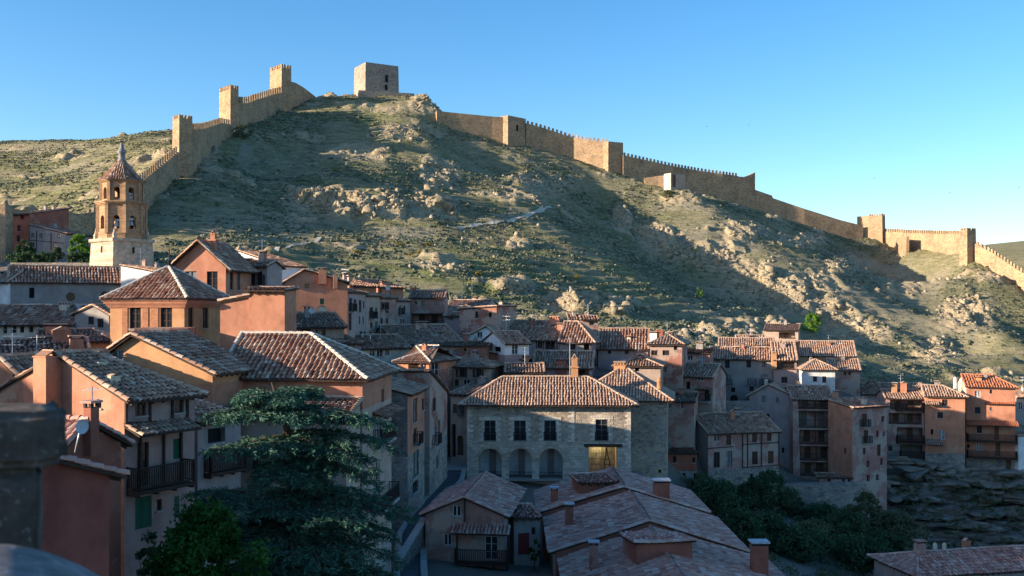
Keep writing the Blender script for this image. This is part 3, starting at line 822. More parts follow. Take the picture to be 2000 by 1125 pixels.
H('town_house', 'wide house with a sunlit orange gable half in shadow, below the white house', (553, 109), (679, 110.5), 552, 8, ('gy', 527, 0, 0, .33), 'orange',
  win=[('f', 595, 554, 604, 563, 'w'), ('f', 625, 583, 633, 594, 'g'), ('f', 651, 550, 657, 562, 'w')], bpy_=655, tile='tile_grey', ov=.3, o=.25, ch=[(630, 533, 522, .8, 'p', 'orange'), (655, 542, 534, .45, 't', 'orange')])
# --- terrace running up the lane
lane = [(680, 112.5, 714, 121.5, 571, 'greypink', 'leftmost'), (714.5, 121.7, 742, 128.5, 578, 'beige', 'second'), (742.5, 128.7, 774, 135, 582, 'rose', 'third'), (774.5, 135.2, 801, 141, 588, 'beige', 'rightmost')]
wl = [[(682, 582, 688, 608), (691, 584, 696, 606), (701, 586, 706, 610), (701, 618, 704, 632), (708, 619, 711, 632), (681, 612, 687, 645), (709, 588, 712, 602)],
      [(722, 600, 729, 622), (733, 601, 737, 614), (723, 630, 728, 640), (733, 628, 738, 648)],
      [(746, 592, 751, 604), (753, 594, 759, 612), (743, 621, 748, 640), (754, 622, 758, 633)],
      [(779, 596, 783, 614), (788, 597, 792, 606), (782, 623, 785, 632), (787, 624, 790, 632)]]
lab = ['first terraced house of the lane beside the orange gable, grey pink with small balconies', 'beige terraced house, second up the lane from the orange gable',
       'rose terraced house in the lane, between two beige ones', 'last beige terraced house of the lane, touching the wide house with the gallery']
for (a, b, c, d_, e, mt, _), ws, lb in zip(lane, wl, lab):
    H('terraced_house', lb, (a, b), (c, d_), e, 6, ('gx', e-9), mt, bpy_=655, win=[('f', *q, 'b' if i == 0 else 'w') for i, q in enumerate(ws)], tile='tile_grey', group='terraced houses along the lane', o=.3)
H('town_house', 'orange attic house with a sunlit tiled edge, left one above the terrace', (690, 131), (735, 133), 560, 7, ('sb', 547), 'orange', bpy_=600, win=[('f', 694, 569, 700, 576, 'w'), ('f', 706, 568, 712, 576, 'w')], tile='tile')
H('town_house', 'orange attic house with a round dish on its roof, right one above the terrace', (738, 140), (788, 143), 562, 7, ('sb', 548), 'orange', bpy_=605, win=[('f', 740, 565, 745, 575, 'w'), ('f', 757, 570, 763, 580, 'w')], tile='tile', ch=[(749, 558, 549, .6, 'p', 'orange')], dish=[(757, 562, .4, 138)])
H('town_house', 'wide brown house with a long gallery, at the end of the lane', (800, 143), (868, 143), 582, 8, ('gx', 568), 'rose', bpy_=652,
  win=[('f', 810, 588, 815, 594, 'w'), ('f', 822, 588, 830, 598, 'w'), ('f', 848, 587, 857, 597, 'w'), ('f', 804, 612, 866, 637, 'G')], tile='tile_grey', ch=[(807, 568, 558, .8, 'p', 'red')])
H('town_house', 'low grey roofed house behind the red blank house, under the scree', (870, 152), (945, 150), 604, 8, ('gx', 587), 'grey', bpy_=640, win=[('f', 876, 617, 884, 625, 'w')], tile='tile_grey')
H('town_house', 'grey house with a low roof left of the red blank house', (869, 140), (899, 139), 616, 6, ('gx', 600), 'greypink', bpy_=655, win=[('f', 876, 618, 885, 625, 'w')], tile='tile_grey')
H('town_house', 'red house with a slanting roof edge and two small windows, below the scree', (897, 134), (970, 132), 604, 7, ('sl', 599), 'brick_red', bpy_=655,
  win=[('f', 928, 608, 934, 621, 'w'), ('f', 954, 611, 960, 619, 'k')], tile='tile_grey', o=.2)
# --- middle of the town
H('town_house', 'house under a curved pent roof with open attic posts, right of the orange wall', (560, 87), (672, 89), 638, 4, ('sb', 614), 'beige', bpy_=700,
  win=[('f', 562, 642, 581, 668, 'k'), ('f', 590, 642, 606, 670, 'G'), ('f', 615, 640, 622, 656, 'W'), ('f', 628, 641, 636, 656, 'w')], tile='tile_grey', o=.6, ch=[(563, 620, 592, .8, 'r', 'grey'), (630, 612, 596, .7, 't', 'cream')], dish=[(609, 606, .28, 86)])
H('town_house', 'small grey house with a red chimney just above the hip roof', (612, 84), (670, 87), 672, 5, ('sb', 656), 'grey', win=[('f', 655, 676, 662, 684, 'k')], bpy_=720, tile='tile_grey', ch=[(636, 672, 656, .75, 'p', 'brick_red')])
H('town_house', 'low lilac grey house with a tiny square window, above the hip roof', (671, 87), (705, 88), 672, 4, ('sb', 655), 'greypink', bpy_=715, win=[('f', 679, 676, 683, 682, 'k')], tile='tile_grey')
H('town_house', 'long low cream house with white framed windows under a broad roof, above the turret house', (704, 113), (800, 116), 680, 7, ('gx', 656), 'cream', bpy_=720,
  win=[('f', 722, 682, 732, 697, 'W'), ('f', 736, 682, 748, 697, 'W'), ('f', 752, 682, 760, 692, 'w')], tile='tile_grey', ch=[(708, 660, 650, .22, 'm', 'grey'), (723, 664, 653, .22, 'm', 'grey')])
H('town_house', 'broad plain brown roofed house below the gallery house', (775, 120), (905, 124), 672, 11, ('gx', 636), 'rose', bpy_=700, tile='tile_grey', win=[('f', 780, 676, 786, 684, 'k')], ch=[(824, 640, 627, 1.4, 'p', 'rose')])
H('town_house', 'square turret house with a pyramid roof, white corner posts and glazed attic', (776, 110), (838, 108.6), 704, 7, ('gx', 677, 3.4, 3.4), 'orange', bpy_=790,
  win=[('f', 797, 706, 818, 722, 'G'), ('f', 822, 706, 832, 722, 'W'), ('r', 843, 708, 858, 736, 'W')], tile='tile', mort='mortar', sidewall='cream', lowmat='brick_red', lowpy=724)
H('town_house', 'flat fronted red house with two sunlit yellow chimneys, behind the turret house', (842, 119), (950, 118), 676, 7, ('sb', 668), 'brick_red', bpy_=735,
  win=[('f', 870, 684, 877, 700, 'w'), ('f', 886, 684, 892, 700, 'w'), ('f', 906, 680, 911, 686, 'k')], tile='tile_grey', ch=[(855, 690, 648, 1.0, 'p', 'ochre'), (862, 698, 658, .5, 't', 'ochre'), (928, 680, 658, .6, 'y', 'salmon')])
H('town_house', 'beige house with two balcony windows and a low grey hip roof, behind the town hall', (884, 114.5), (956, 113.5), 717, 7, ('gx', 703, 2.5, 2.5), 'beige', bpy_=790,
  win=[('f', 897, 719, 908, 736, 'b'), ('f', 930, 719, 940, 736, 'b'), ('f', 888, 741, 896, 754, 'w'), ('f', 905, 741, 918, 754, 'W')], tile='tile_grey', ch=[(927, 712, 682, .35, 'm', 'grey')])
H('town_house', 'dark red house with a slanting grey roof, right of the beige balcony house', (951, 120), (1018, 119), 702, 8, ('sr', 688), 'red', bpy_=780, win=[('f', 996, 703, 1003, 709, 'w')], tile='tile_grey')
H('town_house', 'low red house with a broad grey roof, just above the town hall ridge', (988, 114), (1062, 114), 727, 6, ('gx', 711), 'rose', bpy_=780, win=[('f', 1041, 728, 1047, 738, 'w'), ('f', 1050, 728, 1056, 738, 'w')], tile='tile_grey')
H('town_house', 'tall white gabled house with a dark verge, in the middle of the town', (893, 130), (985, 129), 668, 8, ('gy', 638, 0, 0, .62), 'white', bpy_=720,
  win=[('f', 932, 648, 942, 660, 'W')], tile='tile_grey', ov=.3, ch=[(892, 668, 656, 1.6, 'p', 'cream')])
H('town_house', 'white house with laundry at its window, in front of the tall white gable', (986, 118), (1033, 119.5), 671, 6, ('gx', 649), 'white', bpy_=715,
  win=[('f', 1000, 673, 1012, 692, 'W'), ('f', 1020, 694, 1026, 704, 'w'), ('l', 963, 677, 978, 687, 'k'), ('r', 1033, 678, 1036, 690, 'w')], tile='tile_grey', lowmat='pink', lowpy=693)
H('town_house', 'half timbered house with a broad grey roof, against the foot of the hill', (976, 134), (1092, 131), 662, 9, ('gx', 628), 'greypink', bpy_=715,
  win=[('f', 1050, 665, 1060, 680, 'w'), ('f', 1065, 665, 1084, 680, 'G')], tile='tile_grey', timber=[('f', 1048, 663, 1048, 686), ('f', 1062, 663, 1062, 686), ('f', 1088, 663, 1088, 686), ('f', 1046, 684, 1090, 684)],
  ch=[(1083, 634, 617, 1.3, 'b', 'salmon')])
H('town_house', 'steep roofed house lit along its right edge, next to the half timbered house', (1093, 129), (1158, 128), 667, 8, ('gx', 629, 0, 2.6), 'greypink', bpy_=715,
  win=[('f', 1112, 671, 1124, 683, 'w'), ('f', 1140, 671, 1151, 684, 'k'), ('f', 1101, 684, 1108, 693, 'w')], tile='tile', ch=[(1093, 646, 630, .6, 'p', 'salmon')])
H('town_house', 'small red attic tower with a flat tiled top, at the foot of the hill', (1136, 143), (1168, 143), 625, 5, ('gx', 618), 'brick_red', bpy_=665, win=[('f', 1151, 628, 1160, 635, 'w')], tile='tile')
H('town_house', 'pale skylight shed behind the grey roofs, lit by the sun', (1112, 146), (1133, 146), 625, 4, ('sb', 615), 'white', bpy_=660, tile='tile_light')
H('town_house', 'low open fronted house with a ribbed grey roof and posts, behind the town hall chimney', (1041, 121), (1156, 120), 716, 6, ('gx', 687), 'greypink', bpy_=770,
  win=[('f', 1048, 707, 1066, 716, 'k'), ('f', 1118, 719, 1150, 738, 'G')], tile='tile_grey', ch=[(1096, 716, 700, 1.2, 'p', 'red')])
H('town_house', 'wide house with a roof half brown and half sunlit, right of the steep roof', (1168, 131), (1266, 130), 680, 9, ('gx', 643), 'greypink', bpy_=725,
  win=[('f', 1187, 683, 1194, 691, 'w'), ('f', 1220, 682, 1228, 692, 'w'), ('f', 1246, 682, 1254, 692, 'w'), ('f', 1150, 690, 1156, 698, 'k')], tile='tile', ch=[(1228, 664, 655, .5, 'p', 'cream')], ant=[(1260, 646, 626)])
H('town_house', 'red house with a lit hip roof and a tall white chimney wall', (1270, 127), (1332, 126), 672, 8, ('gx', 651, 2.5, 2.5), 'brick_red', bpy_=770,
  win=[('f', 1270, 684, 1284, 694, 'w'), ('f', 1294, 684, 1307, 694, 'w'), ('f', 1296, 717, 1302, 727, 'w'), ('f', 1316, 674, 1323, 684, 'w')], tile='tile_light', ch=[(1276, 676, 647, .9, 'p', 'white'), (1287, 662, 641, 1.0, 't', 'red')])
H('town_house', 'beige house with a grey hip roof and one small window, right behind the town hall', (1203, 119), (1290, 118), 714, 7, ('gx', 696, 3, 3), 'beige', bpy_=790, win=[('f', 1240, 716, 1248, 725, 'k')], tile='tile_grey')
H('town_house', 'brown house with two pale windows, left of the large grey manor house', (1334, 142), (1386, 141), 690, 7, ('sb', 682), 'rose', bpy_=745, win=[('f', 1343, 694, 1353, 704, 'W'), ('f', 1367, 694, 1377, 712, 'W')], tile='tile_grey')
H('town_house', 'patched pink house with a small railed balcony, left of the arched grey house', (1322, 129), (1392, 127), 734, 7, ('gx', 712), 'rose', bpy_=805,
  win=[('f', 1362, 735, 1374, 744, 'W'), ('f', 1340, 745, 1348, 760, 'k'), ('f', 1376, 762, 1385, 782, 'w'), ('f', 1388, 765, 1391, 780, 'w')], tile='tile_grey', bal=[('f', 1360, 1388, 783, .8, 'iron')], canopy=[('f', 1360, 1388, 757, .8, .2)])
H('town_house', 'low pink house with two blue grey windows, below the patched pink house', (1290, 121), (1356, 120), 784, 6, ('sb', 768), 'rose', bpy_=850, win=[('f', 1305, 787, 1311, 799, 'W'), ('f', 1329, 786, 1335, 798, 'W')], tile='tile_grey')
H('town_house', 'large grey manor house with an arched doorway and rows of balcony windows', (1387, 150), (1509, 148), 700, 6.5, ('gx', 679), 'grey', bpy_=806,
  win=[('f', 1399, 703, 1405, 711, 'w'), ('f', 1416, 702, 1425, 719, 'w'), ('f', 1458, 702, 1467, 718, 'w'), ('f', 1488, 701, 1497, 717, 'w'), ('f', 1415, 732, 1427, 752, 'b'), ('f', 1464, 732, 1473, 751, 'c'), ('f', 1487, 732, 1500, 752, 'b'),
       ('f', 1428, 757, 1436, 766, 'k'), ('f', 1426, 771, 1441, 790, 'A'), ('f', 1464, 755, 1472, 764, 'w'), ('f', 1400, 759, 1406, 768, 'w')], tile='tile_grey', lowmat='garden_stone', lowpy=775)
H('town_house', 'house with a long sunlit roof and white gable edge, behind the manor house', (1404, 166), (1512, 164), 690, 10, ('gx', 661), 'white', bpy_=720, tile='tile_light')
H('town_house', 'raised roof lantern on the sunlit roof behind the manor house', (1441, 170), (1492, 169.5), 670, 5, ('gx', 656), 'cream', bpy_=700, tile='tile_light', terr=False)
H('town_house', 'house with an attic loggia above pink plaster, between the manor and the white house', (1511, 147), (1556, 146.5), 701, 6.5, ('gx', 668), 'pink', bpy_=790,
  win=[('f', 1514, 703, 1552, 720, 'G'), ('f', 1526, 736, 1538, 748, 'w')], tile='tile_light', ch=[(1512, 704, 686, .7, 't', 'ochre'), (1556, 684, 665, .8, 'p', 'orange')], upmat='beige')
H('town_house', 'small ruined shelter with an open front on top of the hill houses', (1493, 184), (1559, 182), 645, 5, ('sb', 634), 'beige', bpy_=668, win=[('f', 1521, 648, 1553, 660, 'G')], tile='tile_light', ch=[(1556, 650, 640, .8, 'p', 'ochre')])
H('town_house', 'long house with a broad sunlit roof, upper right end of the hill houses', (1559, 173), (1672, 171), 695, 9, ('gx', 667), 'ochre', bpy_=735, tile='tile_light', win=[('f', 1578, 697, 1592, 703, 'k')], o=.25)
H('town_house', 'house with twin round windows under a sunlit roof, right of the white house', (1620, 166), (1680, 165), 722, 7, ('gx', 702), 'rose', bpy_=755, tile='tile_light', win=[('f', 1648, 726, 1653, 733, 'O'), ('f', 1657, 726, 1662, 733, 'O')])
H('town_house', 'bright white house with a pyramid roof, on the hill above the gallery house', (1569, 160), (1631, 159.5), 721, 6, ('gx', 702, 2.6, 2.6), 'white', bpy_=757, tile='tile_light', win=[('f', 1588, 735, 1596, 745, 'w'), ('f', 1606, 735, 1614, 747, 'w')], ch=[(1588, 716, 703, .5, 't', 'white')])
H('garden_wall', 'grey green stone wall below the arched doorway', (1402, 138), (1466, 138), 784, 1.0, ('flat',), 'garden_stone', bpy_=815)
H('town_house', 'lilac pink house with a plain gable, left of the open gallery house', (1464, 143), (1549, 141), 772, 12, ('gy', 752, 0, 0, .45), 'greypink', bpy_=930,
  win=[('f', 1489, 773, 1495, 785, 'w'), ('f', 1516, 776, 1521, 786, 'w'), ('f', 1478, 807, 1483, 815, 'k'), ('f', 1496, 808, 1503, 822, 'w'), ('f', 1527, 874, 1532, 885, 'k')], tile='tile_grey')
H('town_house', 'narrow house with four open galleries one above the other, right of the lilac gable', (1549, 138.5), (1629, 138), 780, 9, ('gx', 755), 'rose', bpy_=930,
  win=[('f', 1559, 781, 1625, 797, 'G'), ('f', 1560, 802, 1624, 834, 'G'), ('f', 1561, 839, 1625, 866, 'G'), ('f', 1562, 871, 1627, 898, 'G'), ('f', 1563, 902, 1627, 928, 'G')], tile='tile_grey')
H('town_house', 'red patched house with scattered small windows and a sunlit yellow side wall', (1665, 133), (1732, 135.5), 797, 4.6, ('sb', 780), 'rose', bpy_=955,
  win=[('f', 1683, 808, 1693, 832, 'b'), ('f', 1721, 813, 1727, 824, 'w'), ('f', 1687, 840, 1696, 864, 'b'), ('f', 1711, 841, 1716, 853, 'w'), ('f', 1723, 843, 1728, 852, 'w'), ('f', 1685, 875, 1691, 887, 'w'), ('f', 1713, 868, 1720, 890, 'w'),
       ('f', 1692, 900, 1698, 912, 'w'), ('f', 1719, 895, 1724, 908, 'w'), ('f', 1693, 928, 1699, 940, 'k'), ('f', 1711, 927, 1717, 938, 'k'), ('l', 1648, 875, 1653, 886, 'k')], tile='tile', sidewall='orange',
  ch=[(1690, 792, 775, .6, 't', 'cream'), (1634, 790, 762, .6, 'p', 'orange')])
H('garden_wall', 'tall grey retaining wall under the gallery houses', (1519, 131), (1692, 131.5), 945, 1.2, ('flat',), 'garden_stone', bpy_=1000)
H('shed', 'low red shed with blue shutters on the retaining wall', (1600, 133.5), (1664, 133.2), 934, 2.2, ('sb', 926), 'rose', bpy_=948, win=[('f', 1617, 933, 1622, 941, 'k'), ('f', 1645, 933, 1650, 947, 'w'), ('f', 1656, 934, 1661, 947, 'w')], tile='tile_grey', terr=False, o=.2)
H('town_house', 'long grey roofed house with a row of stone chimneys, behind the balcony houses', (1640, 166), (1812, 164), 769, 9, ('gx', 749), 'greypink', bpy_=800, tile='tile_grey', ch=[(1703, 752, 744, 1.0, 'p', 'grey'), (1685, 756, 748, .6, 'p', 'grey')])
H('town_house', 'house with three cluttered balconies and two sunlit chimneys, left of the orange house', (1731, 149), (1806, 148), 778, 8, ('gx', 762), 'rose', bpy_=905,
  win=[('f', 1738, 781, 1802, 798, 'G'), ('f', 1736, 806, 1800, 827, 'G'), ('f', 1752, 834, 1802, 862, 'G'), ('f', 1758, 868, 1802, 892, 'G'), ('f', 1735, 871, 1743, 881, 'w')], tile='tile_light',
  bal=[('f', 1748, 1804, 799, .8, 'wood'), ('f', 1750, 1804, 863, .8, 'wood'), ('f', 1757, 1804, 894, .9, 'wood')], ch=[(1747, 768, 747, .75, 'p', 'ochre'), (1765, 768, 745, .85, 't', 'orange')], lowmat='garden_stone', lowpy=868)
H('town_house', 'bright orange house with a ribbed hip roof, between the balconies and the red house', (1807, 147), (1885, 145.6), 773, 7, ('gx', 754, 0, 2.6), 'orange', bpy_=890,
  win=[('f', 1840, 780, 1851, 792, 'w'), ('f', 1831, 805, 1842, 817, 'w'), ('f', 1818, 838, 1823, 849, 'k'), ('f', 1834, 840, 1845, 859, 'W'), ('f', 1810, 783, 1816, 792, 'k')], tile='tile_light',
  canopy=[('f', 1806, 1834, 784, 1.0, .4), ('f', 1806, 1838, 857, 1.8, .7)], lowmat='garden_stone', lowpy=885)
H('town_house', 'tall red house with a flat orange roof and two long balconies, rightmost on the cliff', (1887, 147.5), (1983, 145.6), 755, 9, ('gx', 733, 0, 2.5), 'salmon', bpy_=925,
  win=[('f', 1904, 763, 1915, 776, 'W'), ('f', 1933, 761, 1938, 769, 'w'), ('f', 1904, 795, 1915, 808, 'w'), ('f', 1933, 795, 1938, 802, 'w'), ('f', 1908, 832, 1918, 846, 'w'), ('f', 1942, 832, 1951, 859, 'd'), ('f', 1907, 866, 1918, 880, 'W'), ('f', 1944, 865, 1954, 891, 'd'), ('f', 1888, 868, 1894, 875, 'k'),
       ('f', 1945, 899, 1956, 912, 'w'), ('f', 1964, 899, 1975, 920, 'd')], tile='tile_orange', bal=[('f', 1888, 1984, 860, 1.4, 'wood'), ('f', 1888, 1984, 892, 1.4, 'wood')], canopy=[('f', 1886, 1988, 822, 1.6, .55), ('f', 1922, 1983, 786, .5, .2)],
  sidewall='cream', lowmat='garden_stone', lowpy=895, ch=[(1912, 745, 735, .7, 'p', 'ochre'), (1866, 752, 736, .5, 'r', 'white')])
H('town_house', 'white sunlit wall of a house at the right edge, beside the long balconies', (1989, 145), (2070, 147), 852, 6, ('sb', 846), 'white', bpy_=925, tile='tile_light')
H('town_house', 'grey house in shadow at the right edge, behind the red house', (1985, 178), (2060, 180), 776, 7, ('gx', 760), 'grey', bpy_=830, tile='tile_grey', win=[('f', 1990, 785, 1998, 800, 'W')])
# --- houses over the ravine
H('town_house', 'house over the ravine with a broad stone grey roof and a half timbered bay', (1383, 120), (1521, 122.5), 846, 8.5, ('gx', 808), 'rose', bpy_=985,
  win=[('f', 1395, 848, 1407, 862, 'W'), ('f', 1418, 846, 1428, 869, 'w'), ('f', 1394, 883, 1406, 913, 'w'), ('f', 1419, 881, 1430, 911, 'w'), ('f', 1469, 843, 1478, 864, 'w'), ('f', 1498, 842, 1507, 861, 'w'),
       ('f', 1469, 882, 1480, 907, 'w'), ('f', 1500, 881, 1511, 905, 'w'), ('f', 1465, 926, 1471, 953, 'k'), ('l', 1320, 846, 1327, 857, 'w'), ('l', 1345, 849, 1357, 861, 'w')], tile='tile_grey', sidewall='grey',
  timber=[('f', 1450, 842, 1450, 914), ('f', 1460, 842, 1460, 912), ('f', 1487, 842, 1487, 910), ('f', 1521, 840, 1521, 908), ('f', 1450, 868, 1521, 864), ('f', 1452, 913, 1521, 908), ('f', 1381, 876, 1432, 872)], lowmat='garden_stone', lowpy=914,
  ch=[(1441, 812, 797, .6, 'p', 'grey')])
H('town_house', 'low red annex above dark garage openings, left of the ravine house', (1304, 116.5), (1361, 116.5), 886, 5, ('sb', 874), 'red', bpy_=970, win=[('f', 1314, 891, 1321, 904, 'w'), ('f', 1352, 893, 1358, 904, 'w'), ('f', 1309, 922, 1317, 930, 'k'), ('f', 1333, 924, 1339, 931, 'k'), ('f', 1355, 924, 1360, 932, 'k'), ('f', 1308, 950, 1326, 972, 'k'), ('f', 1329, 950, 1350, 972, 'k')],
  tile='tile_grey', lowmat='grey', lowpy=920)
# --- street right of the cedar
H('town_house', 'tall narrow stone house on the street, right behind the cedar', (796, 80.5), (829, 87.5), 770, 6, ('gx', 746), 'salmon', win=[('f', 807, 780, 815, 822, 'w'), ('f', 808, 838, 814, 864, 'b'), ('f', 806, 885, 818, 926, 'w'), ('f', 806, 944, 816, 958, 'w'), ('f', 824, 779, 829, 800, 'w')], tile='tile_grey', sidewall='dark_rubble',
  lowmat='garden_stone', lowpy=880)
H('town_house', 'tall red house with a sloping gable edge, at the bend of the street', (776, 90.3), (839, 90), 726, 9.5, ('sb', 765), 'brick_red',
  win=[('r', 845, 777, 852, 803, 'w'), ('r', 846, 833, 851, 866, 'c'), ('r', 840, 868, 847, 910, 'w'), ('r', 856, 820, 860, 850, 'w'), ('r', 852, 890, 856, 915, 'k')], tile='tile_grey', lowmat='garden_stone', lowpy=872, ch=[(879, 738, 735, .5, 't', 'ochre')] if False else [])
H('town_house', 'beige corner house with a dark doorway, left of the town hall', (880, 109), (913, 108), 769, 6, ('sb', 746), 'beige', bpy_=897, win=[('f', 882, 828, 890, 893, 'k'), ('f', 893, 850, 905, 890, 'A'), ('f', 894, 792, 902, 806, 'c')], tile='tile_grey', o=.5)
# --- bottom of the picture
H('town_house', 'small brown house with a front gable, wooden balcony and tiled awning, at the bottom', (831, 71.9), (985, 71.2), 1004, 10.5, ('gy', 973, 0, 0, .49), 'rose',
  win=[('f', 884, 987, 900, 1009, 'W'), ('f', 867, 1043, 882, 1066, 'W'), ('f', 947, 1047, 972, 1094, 'W')], tile='tile_pink', o=.35, bal=[('f', 892, 994, 1096, .9, 'wood')], canopy=[('f', 884, 998, 1025, 1.0, .45)], ch=[(975, 990, 952, .12, 'm', 'red')],
  timber=[('f', 893, 1036, 893, 1120), ('f', 992, 1036, 992, 1120), ('f', 908, 976, 908, 1018)])
H('town_house', 'annex with a small pink tile roof and drying laundry, right of the brown house', (982, 76.5), (1012, 77), 990, 5, ('sb', 950), 'rose', tile='tile_pink', win=[('f', 1000, 1000, 1014, 1015, 'k')])
H('town_house', 'plain grey house end with a red door, right of the small brown house', (1004, 73.4), (1053, 73.8), 1012, 3.0, ('sb', 990), 'grey', z0=-18.1, tile='tile_pink', win=[('f', 1012, 1042, 1034, 1083, 'R'), ('f', 1038, 1030, 1046, 1044, 'w')])
# --- long roof, three stepped sections
long_lab = ['upper section of the long pink tile roof, with a broad dormer by the town hall', 'middle section of the long pink tile roof, with one slim chimney', 'lowest section of the long pink tile roof, with a big pale capped chimney']
def section(lb, y0, y1, xl, xr, zl, zr, fr, ch, win=()):
    l = (CX+xl/y0*F, y0); r = (CX+xr/y0*F, y0); ev = HY-zl/y0*F; ry = HY-zr/y0*F
    return H('roofed_house', lb, l, r, ev, y1-y0, ('gy', ry, 0, 0, fr), 'red', tile='tile_pink', ch=ch, win=win, o=.45, ov=.05, group='stepped sections of the long pink roof', sidewall='rose')
section(long_lab[0], 77.2, 86.5, 2.4, 14.8, -15.75, -13.9, .5, [(1083, 983, 951, .55, 'p', 'red'), (1293, 982, 937, 1.15, 'p', 'red')])
section(long_lab[1], 66.2, 77, 2.9, 15.2, -16.1, -14.2, .5, [(1112, 1028, 983, .55, 'p', 'red')])
section(long_lab[2], 40, 66, 3.5, 16.2, -16.5, -14.55, .44, [(1160, 1115, 1057, .5, 'p', 'red'), (1485, 1122, 1058, .95, 'p', 'red')])
def dormer(px0, px1, D, pyt, pyb, lb):
    h_ = H('dormer', lb, (px0, D), (px1, D+.4), pyt, 3.4, ('sb', pyt-16), 'red', z0=zat(pyb+45, D), tile='tile_pink', terr=False, o=.35, ov=.2)
dormer(1134, 1202, 78.6, 944, 966, 'red dormer with a tiled lid near the top of the long pink roof')
dormer(1243, 1352, 58.5, 1062, 1105, 'wide red dormer with a tiled lid low on the long pink roof')
H('town_house', 'brown tiled roof of a house in the bottom right corner', (1795, 88), (2160, 92), 1124, 7, ('gx', 1072, 2.2, 0), 'greypink', tile='tile_pink', z0=-34, ch=[(1800, 1084, 1056, .8, 'p', 'rose'), (1828, 1076, 1060, .4, 'r', 'cream'), (1846, 1076, 1060, .4, 'r', 'cream')])
# --- church side
H('church', 'long grey church nave with round windows and a wide brown roof', (17, 124), (300, 131), 548, 5, ('gx', 522, 0, 0), 'grey', bpy_=600, win=[('f', 129, 571, 147, 588, 'O'), ('f', 196, 569, 213, 586, 'O'), ('f', 57, 562, 67, 582, 'k')], tile='tile', lowmat='grey')  # darker grey puts the shade of the front into its colour
H('town_house', 'white sunlit end wall of the church nave, cut by the left edge', (-60, 126), (16.5, 123.8), 550, 4, ('gx', 533), 'white', bpy_=600, tile='tile_light')  # nave's own end as a separate block, sunlight put into the white
H('town_house', 'low house with a row of small lit arches under a long brown roof', (-60, 103), (143, 101), 632, 7, ('gx', 598), 'cream', win=[('f', 6, 636, 14, 651, 'A'), ('f', 22, 635, 32, 650, 'A'), ('f', 38, 635, 47, 650, 'A'), ('f', 56, 633, 65, 649, 'A'), ('f', 74, 632, 83, 648, 'A'), ('f', 112, 632, 120, 646, 'A')], bpy_=665, tile='tile', ch=[(123, 608, 590, .8, 'p', 'cream'), (153, 606, 596, .35, 'm', 'red')])
H('town_house', 'grey cottage with a dark eave and plank shutters, below the church nave', (146, 101), (213, 99), 614, 6, ('gy', 597, 0, 0, .55), 'grey', win=[('f', 172, 618, 183, 634, 'w'), ('f', 190, 622, 202, 640, 'w')], bpy_=660, tile='tile_grey')
H('town_house', 'broad brown roof in shadow with a pair of aerials, left of the yellow gable', (-80, 68), (178, 72), 706, 8, ('gx', 664), 'orange', tile='tile', ch=[(120, 668, 638, 1.2, 't', 'orange'), (150, 690, 655, .9, 'p', 'orange'), (86, 664, 656, 1.3, 'p', 'orange')], ant=[(24, 672, 640), (72, 690, 655, 64)])
H('town_house', 'low grey brown roof between the arches and the aerials', (70, 84), (215, 86), 668, 7, ('gx', 645, 0, 1.5), 'ochre', tile='tile_grey', ch=[(108, 652, 632, 1.6, 'p', 'orange')])
H('town_house', 'red rendered house below the old town wall, at the left edge', (22, 172), (57, 170), 420, 8, ('sb', 409), 'red', bpy_=490, win=[('f', 34, 440, 40, 452, 'w'), ('f', 40, 420, 46, 428, 'k'), ('f', 33, 460, 39, 472, 'w')], tile='tile')
H('town_house', 'lilac half timbered house with a slanting eave, below the old town wall', (58, 168), (128, 166), 458, 7, ('sr', 440), 'greypink', bpy_=492, win=[('f', 61, 455, 67, 463, 'w'), ('f', 77, 456, 83, 465, 'w'), ('f', 112, 457, 118, 464, 'w'), ('f', 62, 474, 67, 482, 'k'), ('f', 104, 477, 110, 484, 'w')], tile='tile',
  timber=[('f', 57, 469, 126, 475), ('f', 72, 450, 72, 485), ('f', 100, 455, 100, 488)])
# ------------------------------------------------------------------ town hall
th = H('town_hall', 'stone town hall with three arches below and a long sunlit ribbed roof', (912, 105), (1232, 104.2), 783, 8.6, ('gx', 737, 3.6, 4.4), 'rubble', bpy_=942,
  win=[('f', 946, 821, 968, 861, 's'), ('f', 1004, 821, 1027, 861, 's'), ('f', 1063, 821, 1086, 861, 's'), ('f', 1163, 819, 1187, 861, 's'),
       ('f', 935, 876, 980, 939, 'L'), ('f', 994, 876, 1039, 939, 'L'), ('f', 1053, 876, 1099, 939, 'L'), ('f', 1150, 873, 1205, 940, 'P')],
  tile='tile_light', lowmat='ashlar', lowpy=864, frame='frame_grey', surround='kerb', o=.85, sidewall='rubble', mort='tile_light', nowall='b',
  ch=[(1122, 738, 691, .75, 'y', 'ochre')], ant=[(1113, 740, 660)])
def proud(side, px0, py0, px1, py1, dep=.05):
    a0, z1 = th.hit(side, px0, py0); a1, z0_ = th.hit(side, px1, py1)
    return min(a0, a1), max(a0, a1), z0_, z1
def course(x0, x1, zb, zt, toward, n, w0, w1):
    mb = MB()
    for i in range(n):
        z0_, z1_ = zb+(zt-zb)*i/n, zb+(zt-zb)*(i+1)/n; ww = (w0 if i % 2 else w1)*random.uniform(.85, 1.1)
        a, b = (x0, x0+ww) if toward > 0 else (x1-ww, x1)
        mb.box((a, -.035-random.uniform(0, .012), z0_+.0), (b, .02, z1_))
    mb.build('quoins', 'dressed', th.root)
zt = th.h-.15; zl = th.hit('f', 1000, 864)[1]; zlow = .0
xm = th.hit('f', 1122, 820)[0]
course(0, 0, zl, zt, 1, 16, .35, .62)
course(0, xm, zl, zt, -1, 16, .35, .65); course(0, th.w, zlow, zt, -1, 34, .35, .62)
